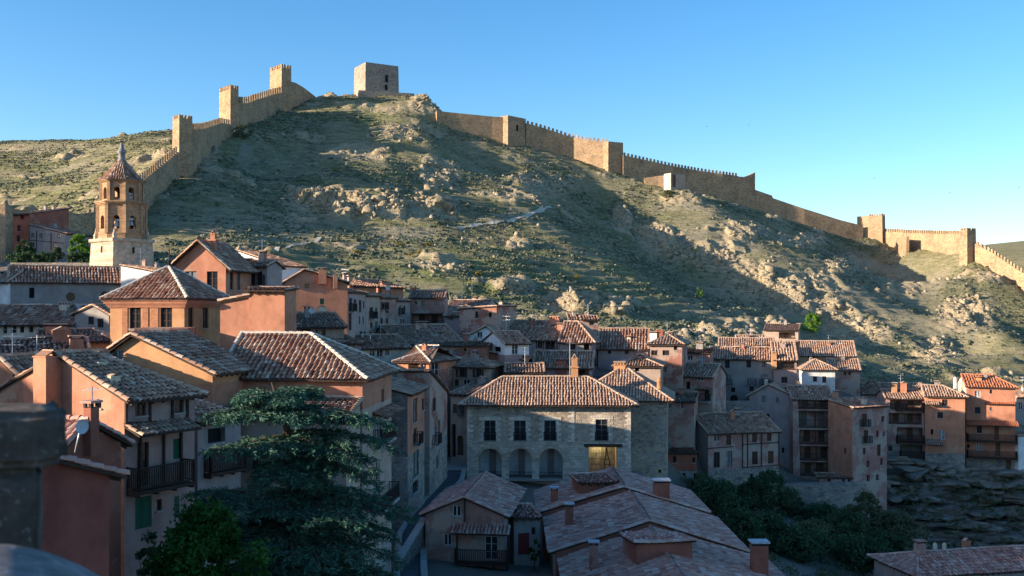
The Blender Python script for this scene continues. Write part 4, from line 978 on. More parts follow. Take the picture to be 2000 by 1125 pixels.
for (x0, x1, y0, y1) in ((946, 968, 821, 861), (1004, 1027, 821, 861), (1063, 1086, 821, 861), (1163, 1187, 819, 861)):
    a0, a1, zb, zt_ = proud('f', x0, y0, x1, y1); mb = MB(); n = 8
    for s in (-1, 1):
        for i in range(n):
            z0_, z1_ = zb+(zt_-zb)*i/n, zb+(zt_-zb)*(i+1)/n; ww = (.28 if i % 2 else .52)*random.uniform(.9, 1.1)
            if s < 0: mb.box((a0-ww, -.03, z0_+.012), (a0-.004, .05, z1_-.012))
            else: mb.box((a1+.004, -.03, z0_+.012), (a1+ww, .05, z1_-.012))
    k = 9
    for i in range(k):
        t0, t1 = a0-.55+(a1-a0+1.1)*i/k, a0-.55+(a1-a0+1.1)*(i+1)/k; hh = .34+.2*(1-abs(i-4)/4)
        mb.box((t0+.01, -.032, zt_+.006), (t1-.01, .05, zt_+hh))
    mb.build('window_surround', 'dressed', th.root)
# string course and imposts
mb = MB(); mb.box((-.02, -.07, zl-.02), (xm+.35, .02, zl+.12)); mb.build('string_course', 'ashlar', th.root)
mb = MB()
for (x0, x1) in ((935, 980), (994, 1039), (1053, 1099)):
    a0, a1, zb, zt_ = proud('f', x0, 876, x1, 939); r_ = (a1-a0)/2; cx = (a0+a1)/2; cz = zt_-r_
    n = 13
    for i in range(n):
        t0, t1 = PI*i/n+.012, PI*(i+1)/n-.012; r0, r1 = r_+.01, r_+.42
        p = [(cx+r0*math.cos(t0), cz+r0*math.sin(t0)), (cx+r1*math.cos(t0), cz+r1*math.sin(t0)), (cx+r1*math.cos(t1), cz+r1*math.sin(t1)), (cx+r0*math.cos(t1), cz+r0*math.sin(t1))]
        v = [(a, -.04, z) for a, z in p]+[(a, .03, z) for a, z in p]
        mb.bulk(v, [(0, 1, 2, 3), (0, 4, 5, 1), (1, 5, 6, 2), (2, 6, 7, 3), (3, 7, 4, 0)], 0, random.random())
    mb.box((a0-.5, -.07, cz-.16), (a0+.0, .5, cz)); mb.box((a1, -.07, cz-.16), (a1+.5, .5, cz))
mb.build('arch_ring', 'tower_stone', th.root)
a0, a1, zb, zt_ = proud('f', 935, 876, 1099, 939)
mb = MB()      # loggia: floor, low wall with a grille, white back wall added to brighten the arches, three plain slabs
mb.box((.3, .5, zb-.3), (a1+.8, 6.4, zb-.02)); mb.box((.3, 2.4, zb-.02), (a1+.8, 2.7, zt_+.5), 1)
mb.box((.05, .9, zt_+.5), (a1+.9, 6.4, zt_+.7), 1); mb.box((a1+.8, .9, zb), (a1+.95, 6.4, zt_+.5), 1)
mb.box((.3, 2.32, zb+1.55), (a1+.75, 2.39, zb+1.62), 2)  # white strip paints a sunlit edge of the square beyond
for i in range(3): mb.box((2.2+i*3.1, 2.25, zb), (2.9+i*3.1, 2.39, zt_+.2), 0)
mb.build('loggia', ['paving', 'white', 'frame_white'], th.root)
mb = MB(); railing(mb, [(.6, .8, zb), (a1+.6, .8, zb)], .75, .13, .012); mb.build('railing', 'iron', th.root)
b0, b1, zb2, zt2 = proud('f', 1150, 873, 1205, 940)
mb = MB(); mb.box((b0-.5, -.12, zt2+.01), (b1+.55, .35, zt2+.33)); mb.build('lintel', 'wood', th.root)
mb = MB(); D_ = 4.6
mb.poly([(b0-.6, D_, zb2), (b1+.6, D_, zb2), (b1+.6, D_, zt2+.3), (b0-.6, D_, zt2+.3)], 0)
mb.box((b0-.6, D_-.12, zb2), (b1+.6, D_-.01, zb2+1.25), 1); mb.box((b0-.6, D_-.2, zb2+1.25), (b1+.6, D_-.02, zb2+1.36), 2)
mb.box((b0-.6, .2, zb2-.2), (b1+.6, D_, zb2-.01), 1)
mb.poly([(b0-.4, .3, zb2), (b0-.4, D_, zb2), (b0-.4, D_, zt2+.3), (b0-.4, .3, zt2+.3)], 1)
mb.poly([(b1+.4, .3, zb2), (b1+.4, D_, zb2), (b1+.4, D_, zt2+.3), (b1+.4, .3, zt2+.3)], 0)
mb.poly([(b0-.6, .3, zt2+.34), (b1+.6, .3, zt2+.34), (b1+.6, D_, zt2+.34), (b0-.6, D_, zt2+.34)], 1)
mb.build('passage', ['yellow_wall', 'room_wall', 'frame_white'], th.root)
mb = MB(); c = Vector((b0+(b1-b0)*.62, 1.6, zb2))
mb.bar(c+Vector((-.25, 0, 0)), c+Vector((.1, .1, 3.3)), .1, .1); mb.bar(c+Vector((.75, 0, 0)), c+Vector((.1, .1, 3.3)), .1, .1)
for k in range(1, 7): mb.bar(c+Vector((-.25+.055*k, .02, .5*k)), c+Vector((.75-.1*k, .02, .5*k)), .05, .05)
lad = mb.build('ladder', 'wood'); lad.parent = None
lad.matrix_world = __import__('mathutils').Matrix.Translation(th.root.location) @ __import__('mathutils').Matrix.Rotation(th.ang, 4, 'Z')
tag(lad, 'dark wooden trestle ladder standing in the lit passage of the town hall', 'ladder')
wingr = H('town_hall_wing', 'brown side wing of the town hall with a tall hip roof and two stacks', (1128, 110.2), (1303, 108.6), 774, 9, ('gx', 722, 4.4, 4.4), 'rubble', z0=th.z0, tile='tile_light', mort='tile_light', o=.7,
  win=[('f', 1286, 917, 1291, 924, 'k')], ch=[(1210, 722, 706, 1.3, 'b', 'ochre'), (1288, 764, 737, .62, 'r', 'ochre')])
LIGHT_AT = th.root.location+Vector((b0+1.2, 2.6, zt2-.25))

# ------------------------------------------------------------------ belvedere cornice, finial, panels
bv = [h for h in ALLH if h.root['category'] == 'house' and 'belvedere with' in h.root['label']][0]
mb = MB(); hh = bv.h
for k, (g, z0_, z1_) in enumerate(((.12, -.9, -.76), (.22, -.76, -.62), (.34, -.62, -.46), (.44, -.46, -.34))):
    mb.box((-g, -g, hh+z0_+.002*k), (bv.w+g, bv.d+g, hh+z1_))
mb.build('cornice', 'orange', bv.root)
mb = MB()
xl, xr = bv.hit('f', 239, 600)[0], bv.hit('f', 338, 600)[0]; zb_ = bv.hit('f', 290, 662)[1]
wa = [bv.hit('f', x, 600)[0] for x in (253, 275, 313, 336)]
ztw = bv.hit('f', 290, 597)[1]; zbw = bv.hit('f', 290, 643)[1]; xc0, xc1 = bv.hit('f', 290, 600)[0], bv.hit('f', 296, 600)[0]
for (x0, x1, z0_, z1_) in ((xl, wa[0]-.14, zb_, hh-.9), (wa[1]+.14, xc0, zb_, hh-.9), (xc1, wa[2]-.14, zb_, hh-.9), (wa[0]-.14, wa[1]+.14, ztw+.1, hh-.9), (wa[2]-.14, wa[3]+.14, ztw+.1, hh-.9)):
    mb.box((x0, -.05, z0_), (x1, .02, z1_))
mb.build('brick_panel', 'brick', bv.root)
def finial(root, p, hgt, r=.12, mat='iron'):
    mb = MB(); x, y, z = p
    mb.lathe([(r*1.6, z-.2), (r*1.5, z+.1*hgt), (r*.6, z+.16*hgt), (r*1.1, z+.26*hgt), (r*.4, z+.36*hgt), (r*.3, z+.7*hgt), (.01, z+hgt)], 8, 0, (x, y))
    mb.bar((x-r*2.2, y, z+hgt*.84), (x+r*2.2, y, z+hgt*.84), .03, .03)
    mb.build('finial', mat, root)
finial(bv.root, (bv.w/2, bv.d/2, hh+bv.rise), 1.5, .17)

# ------------------------------------------------------------------ church bell tower
def bell_tower():
    D = 136.; c = at(238, 0, D); z0 = zat(540, D)-2
    root = empty('bell_tower', (c.x, c.y, z0), 0, 'tall church bell tower of white stone and brick with an octagonal top', 'tower')
    zz = lambda py: zat(py, D)-z0
    # square base, turned so that one corner faces the viewer
    half = 2.85; ang = math.radians(51)
    def sq(hf, z): return [(hf*math.sqrt(2)*math.cos(ang+PI/4+PI/2*i), hf*math.sqrt(2)*math.sin(ang+PI/4+PI/2*i), z) for i in range(4)]
    mb = MB(); rings = [(half+.45, -3), (half+.1, zz(505)), (half, zz(476)), (half, zz(471))]
    for (h0, a), (h1, b) in zip(rings[:-1], rings[1:]):
        A, B = sq(h0, a), sq(h1, b)
        for i in range(4): mb.poly([A[i], A[(i+1) % 4], B[(i+1) % 4], B[i]])
    mb.poly(sq(half, zz(471))); mb.build('base', 'tower_stone', root)
    mb = MB()
    A, B = sq(half+.22, zz(474)), sq(half+.22, zz(468))
    for i in range(4): mb.poly([A[i], A[(i+1) % 4], B[(i+1) % 4], B[i]])
    mb.poly(B); mb.poly(A[::-1]); mb.build('ledge', 'tower_stone', root)
    def small(k, hf, dz, w_):
        a = ang+PI/2*k; n = Vector((math.cos(a), math.sin(a), 0)); t = Vector((-n.y, n.x, 0)); cc = n*(hf)+Vector((0, 0, dz))
        m_ = MB(); m_.poly([cc-t*w_+n*.03+Vector((0, 0, -.45)), cc+t*w_+n*.03+Vector((0, 0, -.45)), cc+t*w_+n*.03+Vector((0, 0, .45)), cc-t*w_+n*.03+Vector((0, 0, .45))]); m_.build('slit_window', 'dark_room', root)
    small(2, half+.04, zz(489), .2); small(3, half+.04, zz(491), .18)
    R8 = lambda r: r/math.cos(PI/8)
    off = ang+PI/8
    def octa(r, z): return [(R8(r)*math.cos(off+PI/4*i), R8(r)*math.sin(off+PI/4*i), z) for i in range(8)]
    # broached corners
    mb = MB()
    A, B = octa(half*.985, zz(468)), octa(2.78, zz(458))
    for i in range(8): mb.poly([A[i], A[(i+1) % 8], B[(i+1) % 8], B[i]])
    mb.build('broach', 'tower_brick', root)
    for k in range(4):       # corner pinnacles
        p = sq(half-.45, zz(469))[k]; m_ = MB(); m_.lathe([(.32, p[2]), (.3, p[2]+.5), (.36, p[2]+.55), (.2, p[2]+.8), (.02, p[2]+1.6)], 6, 0, (p[0], p[1])); m_.build('pinnacle', 'tower_stone', root)
    def storey(r, py0, py1, opens, name):
        z_0, z_1 = zz(py0), zz(py1); mb = MB(); ring_p = octa(r, 0)
        for i in range(8):
            P, Q = Vector(ring_p[i]), Vector(ring_p[(i+1) % 8]); L = (Q-P).length; d = (Q-P)/L; n = Vector((d.y, -d.x, 0))
            W = L*.40; a0, a1 = (L-W)/2, (L+W)/2; zb = z_0+(z_1-z_0)*opens[0]; zt = z_0+(z_1-z_0)*opens[1]
            f = lambda a, z, dep=0: P+d*a-n*dep+Vector((0, 0, z))
            for (x0, x1, y0, y1) in ((0, a0, z_0, z_1), (a1, L, z_0, z_1), (a0, a1, z_0, zb), (a0, a1, zt, z_1)):
                mb.poly([f(x0, y0), f(x1, y0), f(x1, y1), f(x0, y1)])
            cx, r_ = L/2, W/2; nn = 10
            arc = [(a1, zb)]+[(cx+r_*math.cos(PI*k/nn), zt-r_+r_*math.sin(PI*k/nn)) for k in range(nn+1)]+[(a0, zb)]
            for k in range(len(arc)-1): mb.poly([f(*arc[k]), f(*arc[k+1]), f(*arc[k+1], .55), f(*arc[k], .55)])
            mb.poly([f(a0, zb), f(a1, zb), f(a1, zb, .55), f(a0, zb, .55)])
            for k in range(1, nn+1):
                cr = (a1, zt) if k <= nn/2 else (a0, zt); mb.poly([f(*cr), f(*arc[k]), f(*arc[k+1])])
            # corner strips
            mb.box((0, 0, 0), (0, 0, 0)) if False else None
            mb.bar(P+Vector((0, 0, z_0)), P+Vector((0, 0, z_1)), .42, .42)
        mb.build(name, 'tower_brick', root)
        mb = MB()
        inner = octa(r-.9, 0)
        for i in range(8): mb.poly([Vector(inner[i])+Vector((0, 0, z_0)), Vector(inner[(i+1) % 8])+Vector((0, 0, z_0)), Vector(inner[(i+1) % 8])+Vector((0, 0, z_0+.6)), Vector(inner[i])+Vector((0, 0, z_0+.6))])
        mb.poly([Vector(p)+Vector((0, 0, z_0+.3)) for p in octa(r-.1, 0)]); mb.poly([Vector(p)+Vector((0, 0, z_1-.05)) for p in octa(r-.1, 0)])
        mb.tube((0, 0, z_0), (0, 0, z_1), .35, None, 8)
        mb.build('belfry_floor', 'room_wall', root)
    storey(2.78, 458, 402, (.16, .62), 'lower_belfry'); storey(2.42, 396, 358, (.12, .72), 'upper_belfry')
    def band(r, py0, py1, steps=2):
        mb = MB(); z_0, z_1 = zz(py0), zz(py1)
        for k in range(steps):
            a, b = z_0+(z_1-z_0)*k/steps, z_0+(z_1-z_0)*(k+1)/steps; rr = r+.16*k
            A, B = octa(rr, a), octa(rr, b)
            for i in range(8): mb.poly([A[i], A[(i+1) % 8], B[(i+1) % 8], B[i]])
            mb.poly(B); mb.poly(A[::-1])
        mb.build('cornice', 'tower_brick', root)
    band(2.92, 403, 396, 3); band(2.56, 359, 354, 3); band(2.85, 459, 455, 1)
    # bells
    for (i, py) in ((5, 437), (4, 440), (6, 437), (5, 388)):
        a = off+PI/4*i+PI/8; r = 2.3 if py > 420 else 1.95; z = zz(py); mb = MB()
        prof = [(.42, z-.35), (.36, z-.2), (.26, z+.1), (.2, z+.3), (.03, z+.38)]
        mb.lathe(prof, 12, 0, (r*math.cos(a), r*math.sin(a))); mb.bar((r*math.cos(a)-.7*math.sin(a), r*math.sin(a)+.7*math.cos(a), z+.5), (r*math.cos(a)+.7*math.sin(a), r*math.sin(a)-.7*math.cos(a), z+.5), .2, .3, 1)
        mb.build('bell', ['metal', 'frame_white'], root, True)
    # tiled pyramid, bell shaped at the foot
    mb = MB(); rr = [(2.86, zz(355)), (2.2, zz(347)), (1.45, zz(333)), (.62, zz(318)), (.5, zz(314))]
    for (r0, a), (r1, b) in zip(rr[:-1], rr[1:]):
        A, B = octa(r0, a), octa(r1, b)
        for i in range(8):
            P = [A[i], A[(i+1) % 8], B[(i+1) % 8], B[i]]; mb.poly(P, 1)
            if r0 > .7: tile_slope(mb, [tuple(Vector(p)+Vector((0, 0, .02))) for p in P], .3, .42, .11)
    for i in range(8):
        for k in range(3):
            A, B = octa(rr[k][0], rr[k][1])[i], octa(rr[k+1][0], rr[k+1][1])[i]; ridge_tiles(mb, A, B, .1, .4, 0, .95)
    mb.build('spire_roof', ['tile', 'channel'], root)
    mb = MB(); a = zz(314); 
    mb.lathe([(.5, a-.1), (.55, a+.1), (.42, a+.25), (.45, a+1.0), (.66, a+1.15), (.5, a+1.35), (.2, a+1.9), (.3, a+2.1), (.12, a+2.35)], 12)
    mb.build('lantern', 'spire_lead', root, True)
    mb = MB(); a = a+2.3; mb.tube((0, 0, a), (0, 0, a+1.6), .05, .03, 6); mb.lathe([(.01, a+.1), (.2, a+.25), (.01, a+.42)], 10); mb.bar((-.3, 0, a+1.2), (.3, 0, a+1.2), .06, .06)
    mb.build('cross', 'iron', root)
    TERR.append((c.x, c.y, z0)); 
bell_tower()
# chapel gable at the tower's foot
H('town_house', 'small roof with a sunlit white edge at the foot of the bell tower', (236, 128), (300, 126), 532, 6, ('sr', 519), 'white', bpy_=580, tile='tile_grey')

# ------------------------------------------------------------------ castle walls and towers
def far(px, D):
    """the right flank swings away from the viewer as it runs to the right"""
    return D*float(np.interp(px, [852, 992, 1027, 1100, 1188, 1219, 1473, 1684, 1712, 1888, 1906, 2100], [1, 1.045, 1.07, 1.115, 1.14, 1.15, 1.335, 1.44, 1.43, 1.28, 1.28, 1.28]))
WALLPTS = []
def merlon(mb, p, q, base, w, hgt, th, tip=True):
    d = (q-p).normalized(); n = Vector((-d.y, d.x, 0))
    c = base; a = c-d*w/2; b = c+d*w/2
    v = [a-n*th/2, b-n*th/2, b+n*th/2, a+n*th/2]
    v = v+[x+Vector((0, 0, hgt)) for x in v]
    if tip:
        k = len(v); t0 = (v[4]+v[7])/2+Vector((0, 0, .3))+d*w*.25; 
    mb.bulk([tuple(x) for x in v], [(0, 3, 2, 1), (0, 1, 5, 4), (1, 2, 6, 5), (2, 3, 7, 6), (3, 0, 4, 7), (4, 5, 6, 7)], 0, random.random())
    if tip:
        m_ = (v[4]+v[5]+v[6]+v[7])/4+Vector((0, 0, .35))
        for i in range(4): mb.poly([v[4+i], v[4+(i+1) % 4], m_], 0)
def castle_wall(label, pts, th=1.3, mer=None, mat='castle_stone', down=5, ragged=0.):
    """pts: (px, D, py_top, py_foot)"""
    pts = [(px, far(px, D), t, f) for (px, D, t, f) in pts]
    P = [at(px, t, D) for (px, D, t, f) in pts]; B = [zat(f, D) for (px, D, t, f) in pts]
    c0 = P[0]; root = empty('castle_wall', (c0.x, c0.y, B[0]), 0, label, 'wall', 'stretches of the castle wall')
    off = Vector((c0.x, c0.y, B[0]))
    # finer line
    T = []; 
    for i in range(len(P)-1):
        n = max(2, int((P[i+1]-P[i]).length/2.5))
        for k in range(n): T.append((P[i]+(P[i+1]-P[i])*k/n, B[i]+(B[i+1]-B[i])*k/n))
    T.append((P[-1], B[-1]))
    mb = MB(); L = []; R = []
    for i, (p, b) in enumerate(T):
        d = (T[min(i+1, len(T)-1)][0]-T[max(i-1, 0)][0]); d.z = 0; d.normalize(); n = Vector((-d.y, d.x, 0))
        zt = p.z+(random.uniform(-ragged, ragged) if ragged else 0)
        L.append((p-n*th/2-off, b-down-off.z, zt-off.z)); R.append((p+n*th/2-off, b-down-off.z, zt-off.z))
        WALLPTS.append((p.x, p.y, b))
    f = lambda q, z: (q.x, q.y, z)
    for i in range(len(T)-1):
        mb.poly([f(L[i][0], L[i][1]), f(L[i+1][0], L[i+1][1]), f(L[i+1][0], L[i+1][2]), f(L[i][0], L[i][2])])
        mb.poly([f(R[i+1][0], R[i+1][1]), f(R[i][0], R[i][1]), f(R[i][0], R[i][2]), f(R[i+1][0], R[i+1][2])])
        mb.poly([f(L[i][0], L[i][2]), f(L[i+1][0], L[i+1][2]), f(R[i+1][0], R[i+1][2]), f(R[i][0], R[i][2])])
    for i in (0, len(T)-1): mb.poly([f(L[i][0], L[i][1]), f(L[i][0], L[i][2]), f(R[i][0], R[i][2]), f(R[i][0], R[i][1])])
    mb.build('wall', mat, root)
    if mer:
        sp, w, h_ = mer; mb = MB(); acc = 0
        for i in range(len(P)-1):
            L_ = (P[i+1]-P[i]).length; n = max(1, round(L_/sp))
            for k in range(n):
                c = P[i]+(P[i+1]-P[i])*((k+.5)/n)-off; c.z -= .25
                merlon(mb, P[i], P[i+1], c+Vector((0, 0, 0)), w, h_+.25, .55)
        mb.build('battlements', mat, root)
    return root
def castle_tower(label, l, r, d, py_top, py_foot, mer=None, mat='castle_stone', wins=(), round_=False, taper=.25, group='castle towers'):
    l = (l[0], far(l[0], l[1])); r = (r[0], far(r[0], r[1]))
    P0 = at(l[0], 0, l[1]); P1 = at(r[0], 0, r[1]); dx, dy = P1.x-P0.x, P1.y-P0.y; w = math.hypot(dx, dy); ang = math.atan2(dy, dx)
    D = (l[1]+r[1])/2; zt = zat(py_top, l[1]); zf = zat(py_foot, l[1]); h = zt-zf
    root = empty('castle_tower', (P0.x, P0.y, zf), ang, label, 'tower', group)
    mb = MB(); t = taper; b = -8
    lo = [(-t, -t), (w+t, -t), (w+t, d+t), (-t, d+t)]; hi = [(0, 0), (w, 0), (w, d), (0, d)]
    for i in range(4):
        j = (i+1) % 4; mb.poly([(*lo[i], b), (*lo[j], b), (*hi[j], h), (*hi[i], h)])
    mb.poly([(*p, h) for p in hi]); mb.build('wall', mat, root)
    ca, sa = math.cos(ang), math.sin(ang)
    for (u, v) in ((w/2, d/2), (0, 0), (w, 0), (0, d), (w, d)): WALLPTS.append((P0.x+u*ca-v*sa, P0.y+u*sa+v*ca, zf))
    if mer:
        n, hh = mer; mb = MB()
        for i in range(4):
            p, q = Vector((*hi[i], h-.1)), Vector((*hi[(i+1) % 4], h-.1)); d_ = (q-p).normalized(); nn = Vector((d_.y, -d_.x, 0))
            L_ = (q-p).length; k = max(2, round(L_/(w/n)))
            for s in range(k+1):
                mw = L_/k*.5; c = p+(q-p)*(s/k)
                c = c+d_*(mw/2 if s == 0 else -mw/2 if s == k else 0)-nn*.28
                merlon(mb, p, q, c, mw, hh, .5)
        mb.build('battlements', mat, root)
    for (px0, py0, px1, py1) in wins:
        Dm = (l[1]+r[1])/2; fx = lambda px, py: ((px-l[0])/(r[0]-l[0])*w, zat(py, Dm)-zf)
        a0, z1 = fx(px0, py0); a1, z0_ = fx(px1, py1); mb = MB()
        mb.box((a0, -t-.05, z0_), (a1, .4, z1)); mb.build('window', 'dark_room', root)
    return root
# left flank of the hill
castle_tower('lowest tawny tower of the left castle wall, nearest the church', (337, 306), (350, 300), 6, 229, 335, (3, .9)) if False else None
def ltower(label, pxl, pxc, pxr, D, pyt, pyf, mer):
    # lit face pxl..pxc, shaded face pxc..pxr
    th_ = math.radians(42); k = (CX-pxc)/F
    w = (pxr-pxc)*D/F/(math.cos(th_)+k*math.sin(th_))
    c = at(pxc, 0, D); rx, ry_ = c.x+w*math.cos(th_), D+w*math.sin(th_); r = (CX+rx/ry_*F, ry_)
    d = (pxc-pxl)*D/F/(math.sin(th_)-k*math.cos(th_))
    return castle_tower(label, (pxc, D), r, d, pyt, pyf, mer, taper=.15)
ltower('lowest battlemented tower of the left castle wall, nearest the bell tower', 337, 350, 376, 298, 230, 335, (4, 1.0))
ltower('middle battlemented tower of the left castle wall, beside a leafy bush', 428, 450, 466, 364, 174, 250, (3, 1.6))
ltower('highest battlemented tower of the left castle wall, just below the hilltop', 527, 550, 569, 424, 132, 208, (3, 1.6))
castle_wall('stretch of castle wall descending behind the bell tower with ragged battlements', [(150, 232, 442, 470), (215, 246, 395, 455), (270, 262, 357, 420), (300, 276, 333, 385), (345, 297, 297, 335)], 1.4, (2.2, 1.15, 1.7))
castle_wall('stretch of castle wall between the lowest and the middle tower', [(372, 302, 253, 330), (395, 320, 251, 305), (412, 336, 246, 288), (430, 350, 240, 268), (452, 362, 244, 262)], 1.4, (2.3, 1.15, 1.6))
castle_wall('stretch of castle wall with regular battlements between the middle and the highest tower', [(462, 368, 202, 248), (482, 380, 201, 240), (505, 392, 193, 232), (530, 408, 185, 220), (552, 420, 180, 210)], 1.4, (2.7, 1.4, 2.2))
castle_wall('curving top end of the left castle wall, sinking into the hilltop', [(560, 426, 158, 206), (575, 432, 162, 200), (592, 439, 172, 196), (606, 443, 183, 193), (615, 446, 190, 192)], 1.4)
# keep on top
castle_tower('square keep without battlements standing alone on the hilltop', (714, 447), (778, 455), 13.5, 121, 184, None, 'keep_stone', [(752, 146, 757, 160), (751, 165, 756, 175)], taper=.35)
castle_tower('low stone platform round the foot of the hilltop keep', (700, 443), (809, 450), 17, 176, 190, None, 'keep_stone', taper=.2)
# right flank
castle_wall('plain stretch of castle wall right of the hilltop, without battlements', [(852, 432, 217, 240), (870, 431, 219, 244), (920, 427, 224, 258), (960, 424, 228, 268), (992, 421, 230, 275)], 1.4, None, 'castle_stone')
castle_tower('square tower with one dark window in the right castle wall', (992, 418), (1027, 416), 6, 225, 276, None, 'castle_stone', [(1008, 244, 1012, 256)], taper=.05)
castle_wall('curving stretch of the right castle wall with close battlements', [(1027, 416, 241, 280), (1060, 410, 250, 290), (1100, 402, 263, 302), (1140, 395, 273, 314), (1188, 387, 278, 328)], 1.4, (1.9, .95, 1.2))
castle_tower('plain corner tower of the right castle wall between two battlemented stretches', (1188, 384), (1217, 384), 6, 276, 335, None, 'castle_stone', taper=.05)
castle_wall('long stretch of the right castle wall with battlements above the pale hut', [(1216, 383, 303, 340), (1260, 376, 313, 352), (1310, 368, 324, 366), (1360, 361, 333, 378), (1410, 353, 340, 388), (1440, 350, 344, 395)], 1.4, (1.75, .85, 1.15))
castle_wall('blunt end of the battlemented right castle wall, with a pointed corner', [(1440, 350, 345, 396), (1452, 348, 346, 400), (1465, 347, 341, 403), (1473, 346, 337, 405)], 1.6)
castle_wall('bare stretch of castle wall running down to the small right tower', [(1474, 346, 371, 406), (1506, 343, 382, 415), (1508, 343, 387, 416), (1570, 337, 408, 436), (1640, 332, 430, 456), (1684, 329, 441, 466)], 1.3)
castle_tower('small battlemented tower at the right end of the bare wall', (1697, 330), (1723, 331), 5.2, 422, 462, (5, .9))
castle_tower('plain turret beside the small battlemented tower', (1674, 333), (1697, 330), 4.0, 423, 462, None, taper=.05)
castle_wall('bright sunlit stretch of battlemented wall at the right', [(1712, 334, 452, 468), (1740, 333, 453, 478), (1775, 331, 455, 486), (1840, 327, 457, 490), (1888, 323, 458, 494)], 1.3, (1.35, .7, 1.3), 'castle_stone')
castle_wall('short shadowed spur wall in front of the bright sunlit stretch', [(1752, 328, 464, 480), (1773, 322, 462, 486)], 1.2)
castle_tower('slim battlemented tower at the end of the bright sunlit wall', (1889, 318), (1906, 320), 3.4, 449, 500, (3, .8))
castle_wall('last stretch of castle wall running down to the right edge', [(1906, 319, 476, 502), (1935, 314, 491, 520), (1960, 309, 507, 535), (1985, 304, 524, 552), (2020, 297, 545, 575), (2080, 286, 585, 612)], 1.2, (2.0, 1.0, 1.1))
# small building by the wall
H('hut', 'small pale hut with a doorway just below the right castle wall', (1310, 421), (1338, 426), 338, 4, ('flat',), 'beige', bpy_=367, sidewall='cream', win=[('f', 1313, 340, 1320, 366, 'd')])
castle_wall('low sunlit garden wall running up to the pale hut', [(1258, 366, 348, 352), (1285, 360, 344, 360), (1310, 354, 342, 368)], 1.0, None, 'castle_stone')
# old town wall on the left and the stone corner tower
castle_wall('old town wall without battlements, behind the red house at the left', [(-80, 180, 400, 480), (60, 186, 412, 480), (110, 190, 414, 478), (150, 194, 418, 476), (215, 200, 415, 480)], 1.3, None, 'castle_stone', ragged=.25)
castle_tower('broad tawny stone tower cut by the left edge', (-40, 164), (10, 164), 2.5, 398, 520, None, 'castle_stone', taper=.1)
H('garden_wall', 'long stone terrace wall below the hedge, left of the bell tower', (20, 150), (186, 150), 513, 1.0, ('flat',), 'garden_stone', bpy_=540)
# ------------------------------------------------------------------ the viewpoint's own stone parapet
def parapet():
    import bmesh
    a_ = math.atan2(1000-123, F)
    root = empty('stone_parapet', (-(1000-123)/F*4.0, 4.0, -1), a_, 'dark weathered stone parapet right in front of the viewer, at the left edge', 'parapet')
    def rough(name, a, b, n, amp, mat, seed, bend=None):
        x0, y0, z0 = a; x1, y1, z1 = b
        me = bpy.data.meshes.new(name); bm = bmesh.new(); bmesh.ops.create_cube(bm, size=1)
        for v in bm.verts: v.co = Vector((x0+(v.co.x+.5)*(x1-x0), y0+(v.co.y+.5)*(y1-y0), z0+(v.co.z+.5)*(z1-z0)))
        bmesh.ops.bevel(bm, geom=bm.edges[:], offset=.03, segments=3, affect='EDGES')
        bmesh.ops.subdivide_edges(bm, edges=bm.edges[:], cuts=n, use_grid_fill=True)
        for v in bm.verts:
            q = np.array(v.co)*7
            dx = fbm(q[0:1]+seed, q[1:2]+q[2:3]*1.3, 5, 5)[0]; dz = fbm(q[2:3]+seed, q[0:1]+q[1:2]*1.7, 5, 9)[0]
            v.co += Vector((dx*amp, dz*amp*.6, dx*dz*amp*2))
            if bend: v.co.z -= bend[1]*max(0, v.co.x-bend[0])**2
        bm.to_mesh(me); bm.free(); me.materials.append(M[mat])
        for p in me.polygons: p.use_smooth = True
        o = bpy.data.objects.new(name, me); C.objects.link(o); o.parent = root; return o
    z = lambda py, D: zat(py, D)+1
    rough('cap_block', (-1.2, 0, z(911, 4.0)), (0, .5, z(803, 4.0)), 20, .035, 'parapet_stone', 3)
    rough('pillar', (-1.2, .05, -1.2), (-.085, .5, z(915, 4.0)), 18, .03, 'parapet_stone', 11)
    rough('coping', (-1.0, -1.0, -.9), (.4, -.42, z(1060, 3.5)), 24, .02, 'coping_stone', 21, (-.28, .95))
def weathered(name, c1, c2, c3):
    m, nt, b = newmat(name); g = N(nt); v = g.pos()
    col = g.ramp(g.noise(v, 6, 8, .7), [(.3, c1), (.55, c2), (.72, c3)])
    col = g.mix(g.ramp(g.noise(v, 17, 5, .7), [(.58, (0, 0, 0)), (.66, (.7, .7, .7))]), col, sc(c3, 1.3))
    g.link(col, b.inputs['Base Color']); b.inputs['Roughness'].default_value = .95; g.bump(b, g.noise(v, 22, 7, .7), .8, .02)
weathered('parapet_stone', (.05, .042, .036), (.11, .09, .075), (.22, .20, .18))
weathered('coping_stone', (.12, .11, .105), (.21, .20, .195), (.32, .31, .30))
parapet()
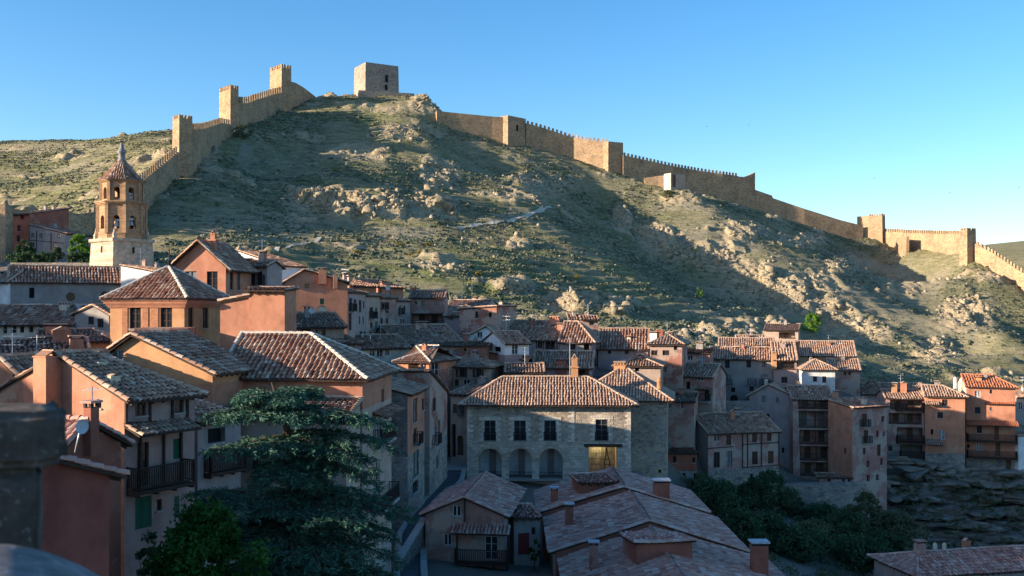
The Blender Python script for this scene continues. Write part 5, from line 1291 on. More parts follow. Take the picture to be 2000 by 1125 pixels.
# ------------------------------------------------------------------ terrain
HILL = [  # (px, py, D) on the open hill
 (0,300,620),(150,275,560),(335,255,500),(-300,330,640),(-200,440,300),(0,430,300),(100,410,300),(60,350,420),(200,330,400),(300,300,360),(-300,460,240),
 (400,270,400),(480,262,440),(560,240,480),
 (640,188,450),(700,185,455),(760,186,456),(800,188,450),(850,208,438),(870,236,432),
 (300,420,266),(290,500,215),(330,470,225),(450,490,225),(560,490,228),(450,410,282),(420,360,300),(470,320,342),(550,285,378),(600,245,410),(520,350,330),(580,310,368),(640,215,425),(700,240,418),(780,240,420),(840,280,398),
 (650,320,352),(750,318,355),(840,330,368),(920,310,404),(950,350,380),(900,380,345),(550,360,318),(650,370,309),(750,376,310),(850,384,316),
 (560,392,309),(630,420,300),(700,436,296),(780,438,297),(880,428,304),(600,455,268),(720,462,268),(830,470,272),
 (650,510,240),(760,540,225),(870,540,222),(700,580,205),(900,480,262),(980,500,248),(900,600,196),(1000,620,190),(950,440,300),
 (1075,408,316),(1120,468,278),(1200,520,252),(1300,560,234),(1450,600,222),(1530,622,210),(1100,560,215),(1200,600,200),(1300,625,195),(1400,640,190),
 (1000,350,362),(1060,350,366),(1100,370,362),(1180,405,362),(1205,450,336),(1285,512,306),(1400,570,276),(1500,622,250),(1610,665,230),(1160,430,340),(1240,480,318),(1340,540,290),(1450,597,262),
 (1290,395,348),(1350,385,346),(1380,430,312),(1270,440,330),(1330,480,300),(1420,540,270),(1520,590,246),(1430,480,288),(1500,530,264),(1580,590,240),(1640,640,222),(1700,690,205),
 (1470,420,326),(1560,455,306),(1640,510,276),(1690,570,250),(1740,640,222),(1790,700,200),
 (1680,482,336),(1750,530,322),(1810,590,302),(1860,650,270),(1900,705,240),(1780,560,312),
 (1790,498,322),(1850,545,294),(1910,590,270),(1945,640,244),(1965,700,218),(1990,735,200),
 (1960,560,314),(2030,620,300),(2060,700,260),(2000,650,276),(2200,640,300),(2200,760,220),(2400,720,320),(2400,820,200),
 (1240,348,372),(1010,290,410),(1100,305,400),
]
GULCH = [  # ravine and street level
 (1500,1000,110),(1500,1080,92),(1620,1020,112),(1700,1090,112),(1640,1125,95),(1400,1060,100),(1350,1000,108),
 (1730,925,147),(1790,915,150),(1850,925,151),(1920,930,151),(1990,935,150),(2100,940,150),
 (1720,1010,144),(1790,1050,146),(1850,1075,146),(1920,1085,146),(2000,1090,146),(2100,1090,146),(1760,960,149),(1850,1000,151),(1950,1010,152),(1750,1095,134),(1850,1110,134),(2000,1115,134),
 (1850,1140,112),(2000,1150,112),
]
HILL += [(835,190,440),(858,214,434),(885,250,430)]
T = [tuple(at(px, py, far(px, D) if D < 420 or px > 860 else D)) for px, py, D in HILL]+[tuple(at(*q)) for q in GULCH]
T += [tuple(p) for p in TERR if True]
T += [(x, y, b-.8) for (x, y, b) in WALLPTS[::3]]
# ground falls away behind the ridge
for (px, D, dz) in ((560, 520, -30), (700, 540, -30), (860, 520, -30), (1000, 500, -32), (1150, 470, -30), (1300, 450, -30), (1470, 430, -30), (1650, 410, -28), (1800, 405, -30), (1950, 395, -30), (2100, 390, -30)):
    D = far(px, D); b = min(WALLPTS, key=lambda w: abs(w[0]/w[1]-(px-CX)/F)); T.append(((px-CX)/F*D, D, b[2]+dz))
# streets, near ground, surroundings
for (px, D) in ((890, 103), (880, 98), (850, 90), (820, 82), (790, 74), (770, 66), (760, 60)):
    T.append(((px-CX)/F*D, D, -17.9))
for x in (-40, -20, 0, 20):
    for y in (-30, 0, 25): T.append((x, y, -18.))
for (x, y, z) in ((-8.7, 40, -18), (-12, 37, -18), (0, 50, -18), (30, 40, -26), (30, 70, -28), (45, 90, -30), (60, 60, -30), (90, 80, -32), (120, 120, -30), (60, 10, -26), (150, 60, -24), (-60, 60, -8), (-90, 40, 0), (-150, 20, 0), (-150, 110, 5), (-120, 160, 6),
    (-300, 200, 25), (-400, 400, 40), (-300, 0, 5), (300, 0, -20), (300, 150, 0), (0, -200, -10), (300, -200, 0), (-300, -200, 10)): T.append((x, y, z))
for a in range(0, 360, 20):
    for R_, zz in ((1100, 35), (2600, 60)):
        x, y = R_*math.sin(math.radians(a)), R_*math.cos(math.radians(a))
        T.append((x, y, zz*(.6 if abs(a-0) > 20 else .3)))
for (px, py, D) in ((1880, 482, 950), (1920, 478, 900), (1960, 474, 900), (2000, 470, 900), (2100, 466, 900), (2300, 470, 900), (1940, 500, 700), (2100, 500, 650), (1800, 500, 900)): T.append(tuple(at(px, py, D)))
T = np.array(T)
# merge points that nearly coincide
left = list(range(len(T))); Tm = []
while left:
    i = left[0]; near = [j for j in left if (T[j][0]-T[i][0])**2+(T[j][1]-T[i][1])**2 < (9. if T[i][1] < 175 else 3.)]
    Tm.append(T[near].mean(0)); left = [j for j in left if j not in near]
T = np.array(Tm)
def axis(parts):
    out = [parts[0][0]]
    for (a, b, s) in parts:
        n = max(1, int(round((b-a)/s))); out += list(np.linspace(a, b, n+1)[1:])
    return np.array(out)
GX = axis([(-3200, -900, 230), (-900, -340, 30), (-340, -215, 2.5), (-215, 20, .85), (20, 100, .6), (100, 235, .85), (235, 300, 5), (300, 900, 40), (900, 3200, 230)])
GY = axis([(-3200, -400, 200), (-400, -40, 30), (-40, 60, 4), (60, 112, 1.6), (112, 160, .55), (160, 300, .8), (300, 505, 1.0), (505, 650, 2.5), (650, 1000, 20), (1000, 3400, 200)])
XX, YY = np.meshgrid(GX, GY); X = XX.ravel(); Y = YY.ravel()
n = len(T); A = np.zeros((n+1, n+1)); dd = np.hypot(T[:, None, 0]-T[None, :, 0], T[:, None, 1]-T[None, :, 1])
A[:n, :n] = -dd+np.eye(n)*np.where(T[:, 1] < 175, 5.0, .8); A[:n, n] = 1; A[n, :n] = 1
sol = np.linalg.solve(A, np.append(T[:, 2], 0))
Z = np.full(len(X), sol[n])
for s in range(0, len(X), 20000):
    e = min(len(X), s+20000)
    Z[s:e] -= np.hypot(X[s:e, None]-T[None, :, 0], Y[s:e, None]-T[None, :, 1]) @ sol[:n]
# bearing and height of every ground point, to place the surveyed outcrops and tracks on it
PX = CX+X/np.maximum(Y, 1)*F; PY = HY-Z/np.maximum(Y, 1)*F
front = (Y > 100) & (PX > -150) & (PX < 2200)
hillm = np.clip((Y-178-.0*X)/25, 0, 1)*np.clip((700-Y)/150, 0, 1)
OUT = [(600,396,62,22,1),(690,405,60,28,1),(790,408,70,26,1),(870,405,30,25,1),(830,205,40,22,.9),(760,212,50,14,.6),(705,300,70,20,.6),(860,340,45,30,.8),(800,260,70,25,.5),
 (1060,370,80,35,.6),(1215,430,22,30,1),(1290,470,50,34,1),(1400,505,60,36,1),(1480,545,60,40,1),(1340,385,60,16,.5),(1450,455,50,24,.7),(1560,565,80,40,1),(1630,620,60,36,1),(1880,610,60,42,1),(1830,680,45,30,.8),(1700,640,50,30,.8),
 (870,520,60,16,.9),(1010,565,45,16,.9),(1110,592,60,20,1),(1205,605,30,18,.9),(1470,640,80,13,.9),(1360,655,60,14,.8),(1560,470,60,16,.8),(1660,520,60,20,.7),(1760,560,50,24,.6),(1930,545,40,16,.6),(520,320,60,20,.3),(950,600,40,12,.8),(985,655,30,20,1),(920,596,50,14,1.)]
rock = np.zeros(len(X))
wob = fbm(X*.06, Y*.06, 4, 40)*.55+fbm(X*.25, Y*.25, 3, 44)*.35
for (cx, cy, rx, ry, s) in OUT:
    q = ((PX-cx)/rx)**2+((PY-cy)/ry)**2
    rock = np.maximum(rock, s*np.clip(1.35-q+wob*1.3, 0, 1))
rock *= front*np.clip((Y-165)/10, 0, 1)
rock = np.maximum(rock, hillm*np.clip((fbm(X*.05, Y*.09, 5, 60)-.34)*7, 0, .9))
cliff = np.clip(np.minimum((PX-1690)/25, 1), 0, 1)*np.clip((PY-900)/12, 0, 1)*((Y > 130) & (Y < 158) & (PX < 2300))
dirt = np.zeros(len(X))
DIRT = [(520,440,150,38,.55),(780,452,90,14,.8),(980,425,60,8,.7),(480,300,14,30,.8),(420,340,40,16,.5),(850,520,70,18,.5),(1340,400,70,14,.6),(1480,400,60,10,.6),(950,610,70,14,.7),(1450,625,80,12,.6),(330,420,30,30,.5),(100,290,120,10,.6),(150,330,60,12,.5),(1600,580,300,90,.5),(1400,480,120,70,.5),(1850,640,120,80,.45)]
for (cx, cy, rx, ry, s) in DIRT:
    q = ((PX-cx)/rx)**2+((PY-cy)/ry)**2; dirt = np.maximum(dirt, s*np.clip(1.3-q+wob, 0, 1))
dirt *= front
town = np.clip((182-Y)/14, 0, 1)*(1-cliff)
# relief: soft undulation, contour steps of trodden ground, blocky outcrops
amp = hillm
Z = Z+amp*(fbm(X*.035, Y*.035, 4, 3)*1.7+fbm(X*.16, Y*.16, 3, 13)*.55)
Z = Z+amp*(1-rock)*.28*np.sin(2*PI*Z/1.9+fbm(X*.05, Y*.05, 3, 21)*5)
c1, v1, s1 = cell(X*.16+fbm(X*.1, Y*.1, 2, 31)*.6, Y*.11, 70); c2, v2, s2 = cell(X*.42, Y*.34, 80)
Z = Z+rock*((v1-.35)*3.6*np.clip((s1-c1)*7, 0, 1)+(v2-.4)*1.5*np.clip((s2-c2)*4, 0, 1)+fbm(X*.8, Y*.8, 2, 90)*.4)
st = 1.25; zz_ = Z/st+fbm(X*.06, Y*.06, 3, 50)*.9; fl = np.floor(zz_); fr_ = zz_-fl
step = (fl+np.clip((fr_-.62)/.3, 0, 1)-fbm(X*.06, Y*.06, 3, 50)*.9)*st
Z = Z*(1-cliff)+cliff*(step+(_hash(np.floor(X*.5+fl*3.1), fl, 7)-.5)*.9*np.clip(fr_*3, 0, 1)+fbm(X*.9, Y*.9, 3, 95)*.25)
# unseen ridge added left of the town, its crest shaped to throw the shade
U = -SA*X+CA*Y; V = CA*X+SA*Y
# (px, py, distance) where the edge of the shade crosses walls and roofs
TIE = [(240, 805, 43.2), (555, 690, 61), (690, 740, 59), (470, 655, 82), (330, 662, 74), (1155, 797, 105), (1232, 828, 104.5), (1000, 757, 108), (930, 772, 106), (868, 697, 110), (1100, 728, 112),
       (1885, 880, 152), (1840, 885, 149), (1652, 832, 134), (1450, 694, 151), (1600, 757, 160), (760, 600, 132), (660, 585, 113), (1300, 668, 128), (1240, 668, 133), (400, 590, 92), (120, 655, 101)]
tu = sorted([(-SA*p.x+CA*p.y, p.z+(CA*p.x+SA*p.y)*TE) for p in (at(*t) for t in TIE)])
print('ties', [(round(a_, 1), round(b_, 1)) for a_, b_ in tu])
tu = [(-60, -12), (10, -8), (40, -6.6), (46, -6.4), (54, -4.6), (60, -4.2), (66, -4.2), (71, -4.2), (78, -4.4), (85, -4.4), (92, -4.2), (100, -3.7), (104, -4.2), (109, -3), (116, -.5), (122, 1.2), (128, 2.6), (134, 2.2), (138, 1.2), (142, -3), (150, -10), (166, -12), (175, 2), (182, 9), (195, 9), (208, 0), (222, -14), (330, -16)]
grid_u = np.arange(-60, 330, 1.); hu = np.interp(grid_u, [a_ for a_, b_ in tu], [b_ for a_, b_ in tu]); hu = np.convolve(np.pad(hu, 3, 'edge'), np.ones(7)/7, 'valid')
HU = np.interp(U, grid_u, hu)
V0 = -72.
ridge = HU-V0*TE-np.abs(V-V0)*.95
rk = np.clip((-28-X)/6, 0, 1)
Z = np.where(X < -28, np.maximum(Z, ridge-60*(1-rk)), Z)
# the street and the square are level ground
lev = (np.abs(X) < 17) & (Y > 55) & (Y < 121)
Z = np.where(lev, np.minimum(Z, -18.05+np.clip((Y-112)*.05, 0, .5)), Z)
# the rock face stands in front of the soil behind it
lim = -25.0-1.257*np.clip(145.5-Y, -1, 10.5)-(X-66)*.09
fz = (X > 53) & (X < 110) & (Y > 127) & (Y < 147)
Z = np.where(fz, np.minimum(Z, lim), Z)
ZZ = Z.reshape(XX.shape)
def zq(x, y):
    i = int(np.clip(np.searchsorted(GX, x)-1, 0, len(GX)-2)); j = int(np.clip(np.searchsorted(GY, y)-1, 0, len(GY)-2))
    fx = (x-GX[i])/(GX[i+1]-GX[i]); fy = (y-GY[j])/(GY[j+1]-GY[j])
    return float((ZZ[j, i]*(1-fx)+ZZ[j, i+1]*fx)*(1-fy)+(ZZ[j+1, i]*(1-fx)+ZZ[j+1, i+1]*fx)*fy)
def zqa(x, y):
    i = np.clip(np.searchsorted(GX, x)-1, 0, len(GX)-2); j = np.clip(np.searchsorted(GY, y)-1, 0, len(GY)-2)
    fx = (x-GX[i])/(GX[i+1]-GX[i]); fy = (y-GY[j])/(GY[j+1]-GY[j])
    return (ZZ[j, i]*(1-fx)+ZZ[j, i+1]*fx)*(1-fy)+(ZZ[j+1, i]*(1-fx)+ZZ[j+1, i+1]*fx)*fy
def ground(px, py, d0=100, d1=900):
    D = d0
    while D < d1:
        p = at(px, py, D)
        if p.z <= zq(p.x, p.y): return Vector((p.x, p.y, zq(p.x, p.y)))
        D += .5
    p = at(px, py, d1); return Vector((p.x, p.y, zq(p.x, p.y)))
nx, ny = len(GX), len(GY)
me = bpy.data.meshes.new('hillside_ground')
idx = np.arange(nx*ny).reshape(ny, nx)
Q = np.stack([idx[:-1, :-1], idx[:-1, 1:], idx[1:, 1:], idx[1:, :-1]], -1).reshape(-1, 4)
me.vertices.add(nx*ny); me.vertices.foreach_set('co', np.stack([X, Y, Z], 1).astype(np.float32).ravel())
me.loops.add(Q.size); me.loops.foreach_set('vertex_index', Q.astype(np.int32).ravel())
me.polygons.add(len(Q)); me.polygons.foreach_set('loop_start', np.arange(0, Q.size, 4, dtype=np.int32))
me.update(calc_edges=True); me.validate()
lush = np.zeros(len(X))
for (cx, cy, rx, ry, s_) in ((880, 520, 210, 55, 1.), (1020, 590, 150, 40, .9), (760, 345, 160, 16, .6), (760, 232, 90, 16, .6), (1190, 560, 140, 40, .6), (120, 345, 180, 60, .35)):
    lush = np.maximum(lush, s_*np.clip(1.4-((PX-cx)/rx)**2-((PY-cy)/ry)**2+wob*1.2, 0, 1))
lush *= front
for nm, arr in (('lush', lush), ('rock', rock), ('dirt', dirt), ('town', town), ('cliff', cliff)):
    a = me.attributes.new(nm, 'FLOAT', 'POINT'); a.data.foreach_set('value', arr.astype(np.float32))
m, nt, b = newmat('ground'); g = N(nt); v = g.pos()
n1 = g.noise(v, .09, 6, .6); n2 = g.noise(v, .7, 5, .7); n3 = g.noise(v, 3.5, 4, .7)
grass = g.mix(g.ramp(n2, [(.35, (0, 0, 0)), (.65, (1, 1, 1))]), (.16, .165, .078), (.29, .26, .15))
grass = g.mix(g.math('MULTIPLY', g.attr('lush'), .5), grass, g.mix(n2, (.10, .15, .045), (.20, .235, .085)))
grass = g.mix(g.ramp(n1, [(.42, (0, 0, 0)), (.62, (1, 1, 1))]), grass, g.mix(n2, (.25, .22, .13), (.36, .31, .21)))
tr_ = g.ramp(g.noise(g.pos((.22, .22, 2.4)), 1.0, 6, .68), [(.36, (.52, .54, .5)), (.5, (.95, .95, .93)), (.64, (1.3, 1.25, 1.2))])
grass = g.mix(.8, grass, tr_, 'MULTIPLY')
stones = g.ramp(g.noise(v, 1.6, 5, .75), [(.60, (0, 0, 0)), (.68, (1, 1, 1))])
grass = g.mix(g.math('MULTIPLY', stones, .6), grass, (.36, .32, .25))
vs = g.pos((.5, .5, 2.6)); sn = g.noise(vs, .8, 7, .72)
rockc = g.ramp(sn, [(.25, (.19, .15, .10)), (.45, (.36, .29, .185)), (.6, (.48, .39, .25)), (.8, (.58, .50, .35))])
dirtc = g.mix(n3, (.29, .245, .17), (.42, .37, .28))
ra = g.math('ADD', g.attr('rock'), g.math('MULTIPLY', g.math('SUBTRACT', n2, .5), .7))
col = g.mix(g.math('MULTIPLY', g.attr('dirt'), g.ramp(n2, [(.3, (.4, .4, .4)), (.6, (1, 1, 1))])), grass, dirtc)
col = g.mix(g.ramp(ra, [(.30, (0, 0, 0)), (.55, (1, 1, 1))]), col, rockc)
cl = g.ramp(g.noise(g.pos((.4, .4, 2.5)), 1.0, 7, .7), [(.3, (.10, .085, .075)), (.5, (.26, .22, .19)), (.75, (.38, .33, .28))])
col = g.mix(g.attr('cliff'), col, cl)
twn = g.mix(n2, (.20, .165, .14), (.30, .25, .215))
col = g.mix(g.math('MULTIPLY', g.attr('town'), .9), col, twn)
g.link(col, b.inputs['Base Color']); b.inputs['Roughness'].default_value = .97; b.inputs['Specular IOR Level'].default_value = .05
g.bump(b, g.math('ADD', n3, g.math('ADD', g.math('MULTIPLY', g.noise(v, 12, 4, .7), .5), g.math('MULTIPLY', n2, 2.5))), 1., .3)
me.materials.append(m)
go = bpy.data.objects.new('hillside_ground', me); C.objects.link(go)
tag(go, 'steep castle hill with grey green scrub, pale rock outcrops and the town ground below', None, None, 'structure')

# ------------------------------------------------------------------ tracks and street
def ribbon(name, pts, w, mat, lift, label, kind='structure'):
    P = []
    for i in range(len(pts)-1):
        n = max(2, int((pts[i+1]-pts[i]).length/1.0))
        for k in range(n): P.append(pts[i]+(pts[i+1]-pts[i])*k/n)
    P.append(pts[-1]); mb = MB(); rows = []
    for i, p in enumerate(P):
        d = P[min(i+1, len(P)-1)]-P[max(0, i-1)]; d.z = 0; d.normalize(); nn = Vector((-d.y, d.x, 0))
        ww = w*(1+.25*math.sin(i*.7))/2 if kind == 'x' else w/2
        rows.append([Vector((q.x, q.y, zq(q.x, q.y)+lift)) for q in (p-nn*ww, p-nn*ww*.33, p+nn*ww*.33, p+nn*ww)])
    for a, c in zip(rows[:-1], rows[1:]):
        for k in range(3): mb.poly([a[k], a[k+1], c[k+1], c[k]])
    o = mb.build(name, mat); tag(o, label, None, None, 'structure'); return o
simple('track_dirt', (.47, .42, .33), .95, .15, 2.)
ribbon('hill_path', [ground(px, py, 150) for px, py in ((895, 448), (930, 440), (965, 436), (1000, 433), (1030, 424), (1055, 413), (1078, 406))], 1.5, 'track_dirt', .22, 'pale dirt path across the hillside above the green spur')
ribbon('hill_path', [ground(px, py, 150) for px, py in ((530, 490), (565, 482), (600, 476), (640, 465))], 1.1, 'track_dirt', .22, 'short pale dirt path just above the white house')
# street: its own sheet, kerb and low wall
mb = MB()
zs = -17.75
left = [(765, 60), (769, 68), (774, 76), (800, 84), (836, 92), (858, 98), (866, 103.5)]; right = [(840, 60), (834, 68), (832, 76), (856, 84), (885, 92), (906, 98), (911, 103.5)]
zst = lambda D: float(np.interp(D, [60, 76, 92, 104], [-17.6, -17.3, -17.0, -16.8]))
Lp = [Vector(((px-CX)/F*D, D, zst(D))) for px, D in left]; Rp = [Vector(((px-CX)/F*D, D, zst(D))) for px, D in right]
dn = Vector((0, 0, -1.6))
for i in range(len(Lp)-1):
    mb.poly([Lp[i], Rp[i], Rp[i+1], Lp[i+1]]); mb.poly([Lp[i], Lp[i+1], Lp[i+1]+dn, Lp[i]+dn]); mb.poly([Rp[i+1], Rp[i], Rp[i]+dn, Rp[i+1]+dn])
mb.poly([Rp[0], Lp[0], Lp[0]+dn, Rp[0]+dn])
tag(mb.build('street', 'asphalt'), 'steep grey asphalt street running past the cedar to the town hall', None, None, 'structure')
mb = MB()
for (Q_, s) in ((Lp, 1), (Rp, -1)):
    for i in range(len(Q_)-1):
        p, q = Q_[i], Q_[i+1]; d = (q-p).normalized(); nn = Vector((d.y, -d.x, 0))*s
        mb.bulk([tuple(x) for x in (p, p+nn*.45, q+nn*.45, q, p+Vector((0, 0, .13)), p+nn*.45+Vector((0, 0, .13)), q+nn*.45+Vector((0, 0, .13)), q+Vector((0, 0, .13)))], [(4, 5, 6, 7), (0, 1, 5, 4), (1, 2, 6, 5), (3, 0, 4, 7), (2, 3, 7, 6)], 0, .5)
tag(mb.build('kerb', 'kerb'), 'pale stone kerb along both sides of the street', None, None, 'structure')
mb = MB(); zp = zat(941, 103)
mb.poly([(-4.6, 103.6, zp), (14, 103.3, zp), (14, 120, zp+.3), (-4.6, 120, zp+.3)]); mb.box((-15, 103.55, -18.4), (-4.75, 122, -16.78)); tag(mb.build('square', 'paving'), 'paved town square in front of and behind the town hall', None, None, 'structure')
mb = MB()     # sloping street wall by the brown house
A_, B_ = Vector(((772-CX)/F*66, 66, 0)), Vector(((829-CX)/F*73, 73, 0))
for (z0_, z1_, g_, mi) in ((-24, 0, 0, 0), (0, .14, .07, 1)):
    d = (B_-A_).normalized(); nn = Vector((d.y, -d.x, 0)); tA, tB = -17.0, -15.4
    v = [A_-nn*(.18+g_), A_+nn*(.18+g_), B_+nn*(.18+g_), B_-nn*(.18+g_)]
    lo = [Vector((p.x, p.y, z0_ if mi == 0 else (tA if k < 2 else tB))) for k, p in enumerate(v)]; hi = [Vector((p.x, p.y, (tA if k < 2 else tB)+z1_)) for k, p in enumerate(v)]
    mb.bulk([tuple(p) for p in lo+hi], [(4, 5, 6, 7), (0, 1, 5, 4), (1, 2, 6, 5), (2, 3, 7, 6), (3, 0, 4, 7)], mi, .5)
tag(mb.build('street_wall', ['dark_rubble', 'kerb']), 'dark stone wall with a sloping coping beside the street, left of the brown house', 'wall')

# ------------------------------------------------------------------ scrub
def scrub():
    n = 420000
    x = rng.uniform(-330, 235, n); y = 175+(650-175)*rng.uniform(0, 1, n)
    px = CX+x/y*F; z = zqa(x, y); py = HY-z/y*F
    ok = (px > -60) & (px < 2060) & (py > 130) & (py < 800)
    i = np.clip(np.searchsorted(GX, x)-1, 0, len(GX)-2); j = np.clip(np.searchsorted(GY, y)-1, 0, len(GY)-2)
    rk_ = rock[j*nx+i]; dk = dirt[j*nx+i]; tw = town[j*nx+i]
    dens = .9*(1-.85*rk_)*(1-.75*dk)*(1-tw)*np.clip(.55+fbm(x*.06, y*.06, 5, 120)*2.6, .04, 1)
    ok &= rng.uniform(0, 1, n) < dens
    # keep tracks and walls clear
    x, y, z = x[ok], y[ok], z[ok]
    W = np.array(WALLPTS); tr = [ground(px_, py_, 150) for px_, py_ in ((895, 448), (930, 440), (965, 436), (1000, 433), (1030, 424), (1055, 413), (1078, 406), (545, 487), (580, 479), (620, 470))]
    TR = np.array([tuple(p) for p in tr]); far = np.ones(len(x), bool)
    for p in TR: far &= np.hypot(x-p[0], y-p[1]) > 2.2
    x, y, z = x[far], y[far], z[far]; n = len(x)
    s = rng.gamma(1.8, .10, n)+.12; s = np.clip(s, .14, .85)
    rings = [(6, 1.0, -.15), (5, .8, .45), (1, 0, .78)]
    vs_ = []
    for (k, r, h) in rings:
        for q in range(k):
            a = 2*PI*q/k+rng.uniform(-.4, .4, n); rr = r*s*rng.uniform(.65, 1.35, n)
            vs_.append(np.stack([x+rr*np.cos(a), y+rr*np.sin(a), z+h*s*rng.uniform(.7, 1.3, n)], 1))
    V_ = np.stack(vs_, 1); nv = V_.shape[1]
    tri = []
    for q in range(6):
        a, b_ = q, (q+1) % 6; c_ = 6+int(q*5/6) % 5; tri.append((a, b_, c_))
    for q in range(5):
        a, b_ = 6+q, 6+(q+1) % 5; tri.append((a, b_, 11)); tri.append((b_, a, min(5, q+1)))
    tri = np.array(tri); base = (np.arange(n)*nv)[:, None, None]; Fc = (base+tri[None]).reshape(-1, 3)
    me = bpy.data.meshes.new('scrub'); me.vertices.add(n*nv); me.vertices.foreach_set('co', V_.astype(np.float32).ravel())
    me.loops.add(Fc.size); me.loops.foreach_set('vertex_index', Fc.astype(np.int32).ravel()); me.polygons.add(len(Fc)); me.polygons.foreach_set('loop_start', np.arange(0, Fc.size, 3, dtype=np.int32))
    me.update(calc_edges=True)
    a = me.attributes.new('rnd', 'FLOAT', 'FACE'); a.data.foreach_set('value', np.repeat(np.clip(rng.normal(.45, .25, n), 0, 1), len(tri)).astype(np.float32))
    me.materials.append(M['scrub_leaf']); o = bpy.data.objects.new('scrub', me); C.objects.link(o)
    tag(o, 'low grey green scrub bushes scattered over the castle hill', 'scrub', None, 'stuff')
    print('scrub', n)
scrub()
# loose boulders on the hill, one mass of stones
def boulders():
    n = 12000
    x = rng.uniform(-120, 225, n); y = rng.uniform(180, 440, n); i = np.clip(np.searchsorted(GX, x)-1, 0, nx-2); j = np.clip(np.searchsorted(GY, y)-1, 0, ny-2)
    ok = rng.uniform(0, 1, n) < (.04+.8*np.clip(rock[j*nx+i], 0, 1)); x, y = x[ok], y[ok]; z = zqa(x, y); n = len(x)
    s = np.clip(rng.gamma(1.5, .16, n)+.15, .15, 1.1); vs_ = []
    for (k, r, h) in ((5, 1., -.4), (5, .95, .35), (4, .55, .8)):
        for q in range(k):
            a = 2*PI*(q+rng.uniform(-.25, .25, n))/k; rr = r*s*rng.uniform(.75, 1.2, n); vs_.append(np.stack([x+rr*np.cos(a), y+rr*np.sin(a), z+h*s*rng.uniform(.75, 1.25, n)], 1))
    V_ = np.stack(vs_, 1); nv = 14; f = []
    for q in range(5): f += [(q, (q+1) % 5, 5+(q+1) % 5), (q, 5+(q+1) % 5, 5+q)]
    for q in range(5): f += [(5+q, 5+(q+1) % 5, 10+min(3, q))]
    for q in range(4): f += [(10+q, 5+(q+1) % 5, 10+(q+1) % 4)]
    f += [(10, 11, 12), (10, 12, 13)]
    tri = np.array(f); Fc = ((np.arange(n)*nv)[:, None, None]+tri[None]).reshape(-1, 3)
    me = bpy.data.meshes.new('loose_stones'); me.vertices.add(n*nv); me.vertices.foreach_set('co', V_.astype(np.float32).ravel())
    me.loops.add(Fc.size); me.loops.foreach_set('vertex_index', Fc.astype(np.int32).ravel()); me.polygons.add(len(Fc)); me.polygons.foreach_set('loop_start', np.arange(0, Fc.size, 3, dtype=np.int32)); me.update(calc_edges=True)
    simple('boulder', (.33, .275, .195), .95, .4, .8); me.materials.append(M['boulder']); o = bpy.data.objects.new('loose_stones', me); C.objects.link(o)
    tag(o, 'pale loose stones and small boulders strewn over the rocky slopes', 'stones', None, 'stuff')
boulders()

# ------------------------------------------------------------------ layered rock face under the right hand houses
def jbox(mb, x0, x1, y0, y1, z0, z1, j, mi=0):
    v = [(x0, y0, z0), (x1, y0, z0), (x1, y1, z0), (x0, y1, z0), (x0, y0, z1), (x1, y0, z1), (x1, y1, z1), (x0, y1, z1)]
    v = [(a+random.uniform(-j, j), b_+random.uniform(-j, j), c+random.uniform(-j, j)*.5) for a, b_, c in v]
    mb.bulk(v, [(0, 3, 2, 1), (4, 5, 6, 7), (0, 1, 5, 4), (1, 2, 6, 5), (2, 3, 7, 6), (3, 0, 4, 7)], mi, random.random())
def rock_face():
    m, nt, b = newmat('strata'); g = N(nt); v = g.pos()
    t = g.ramp(g.noise(v, .3, 5), [(.3, (.20, .17, .145)), (.5, (.29, .25, .21)), (.7, (.38, .33, .28))])
    col = g.mix(1., t, g.ramp(g.noise(g.pos((.5, .5, 3)), 1.4, 8, .72), [(.32, (.45, .43, .42)), (.6, (1.1, 1.08, 1.05))]), 'MULTIPLY')
    gr = g.ramp(g.noise(v, .7, 5, .7), [(.56, (0, 0, 0)), (.66, (.85, .85, .85))]); col = g.mix(gr, col, (.10, .11, .06))
    g.link(col, b.inputs['Base Color']); b.inputs['Roughness'].default_value = .95; g.bump(b, g.noise(g.pos((1, 1, 2.5)), 3, 9, .75), 1., .25)
    P_, S_ = [], []
    for k in range(15):
        t = k/14; zc = -23.4-13.2*t; D0 = 145.8-9.5*t; x = 47+4*random.random(); ph = random.uniform(0, 9)
        while x < 88:
            L_ = random.uniform(.9, 3.0); P_.append((x, D0+.7*math.sin(x*.3+ph)+random.uniform(-.4, .4), zc-(x-66)*.09+.3*math.sin(x*.25+ph)+random.uniform(-.15, .15)))
            S_.append((L_*1.8, random.uniform(1.6, 2.4), random.uniform(.52, .85))); x += L_*random.uniform(.7, 1.15)
    cut_rocks(np.array(P_), np.array(S_), 'rock_face', 'strata', 'bare layered rock face falling from the balcony houses into the ravine', 'structure', .06, 3)
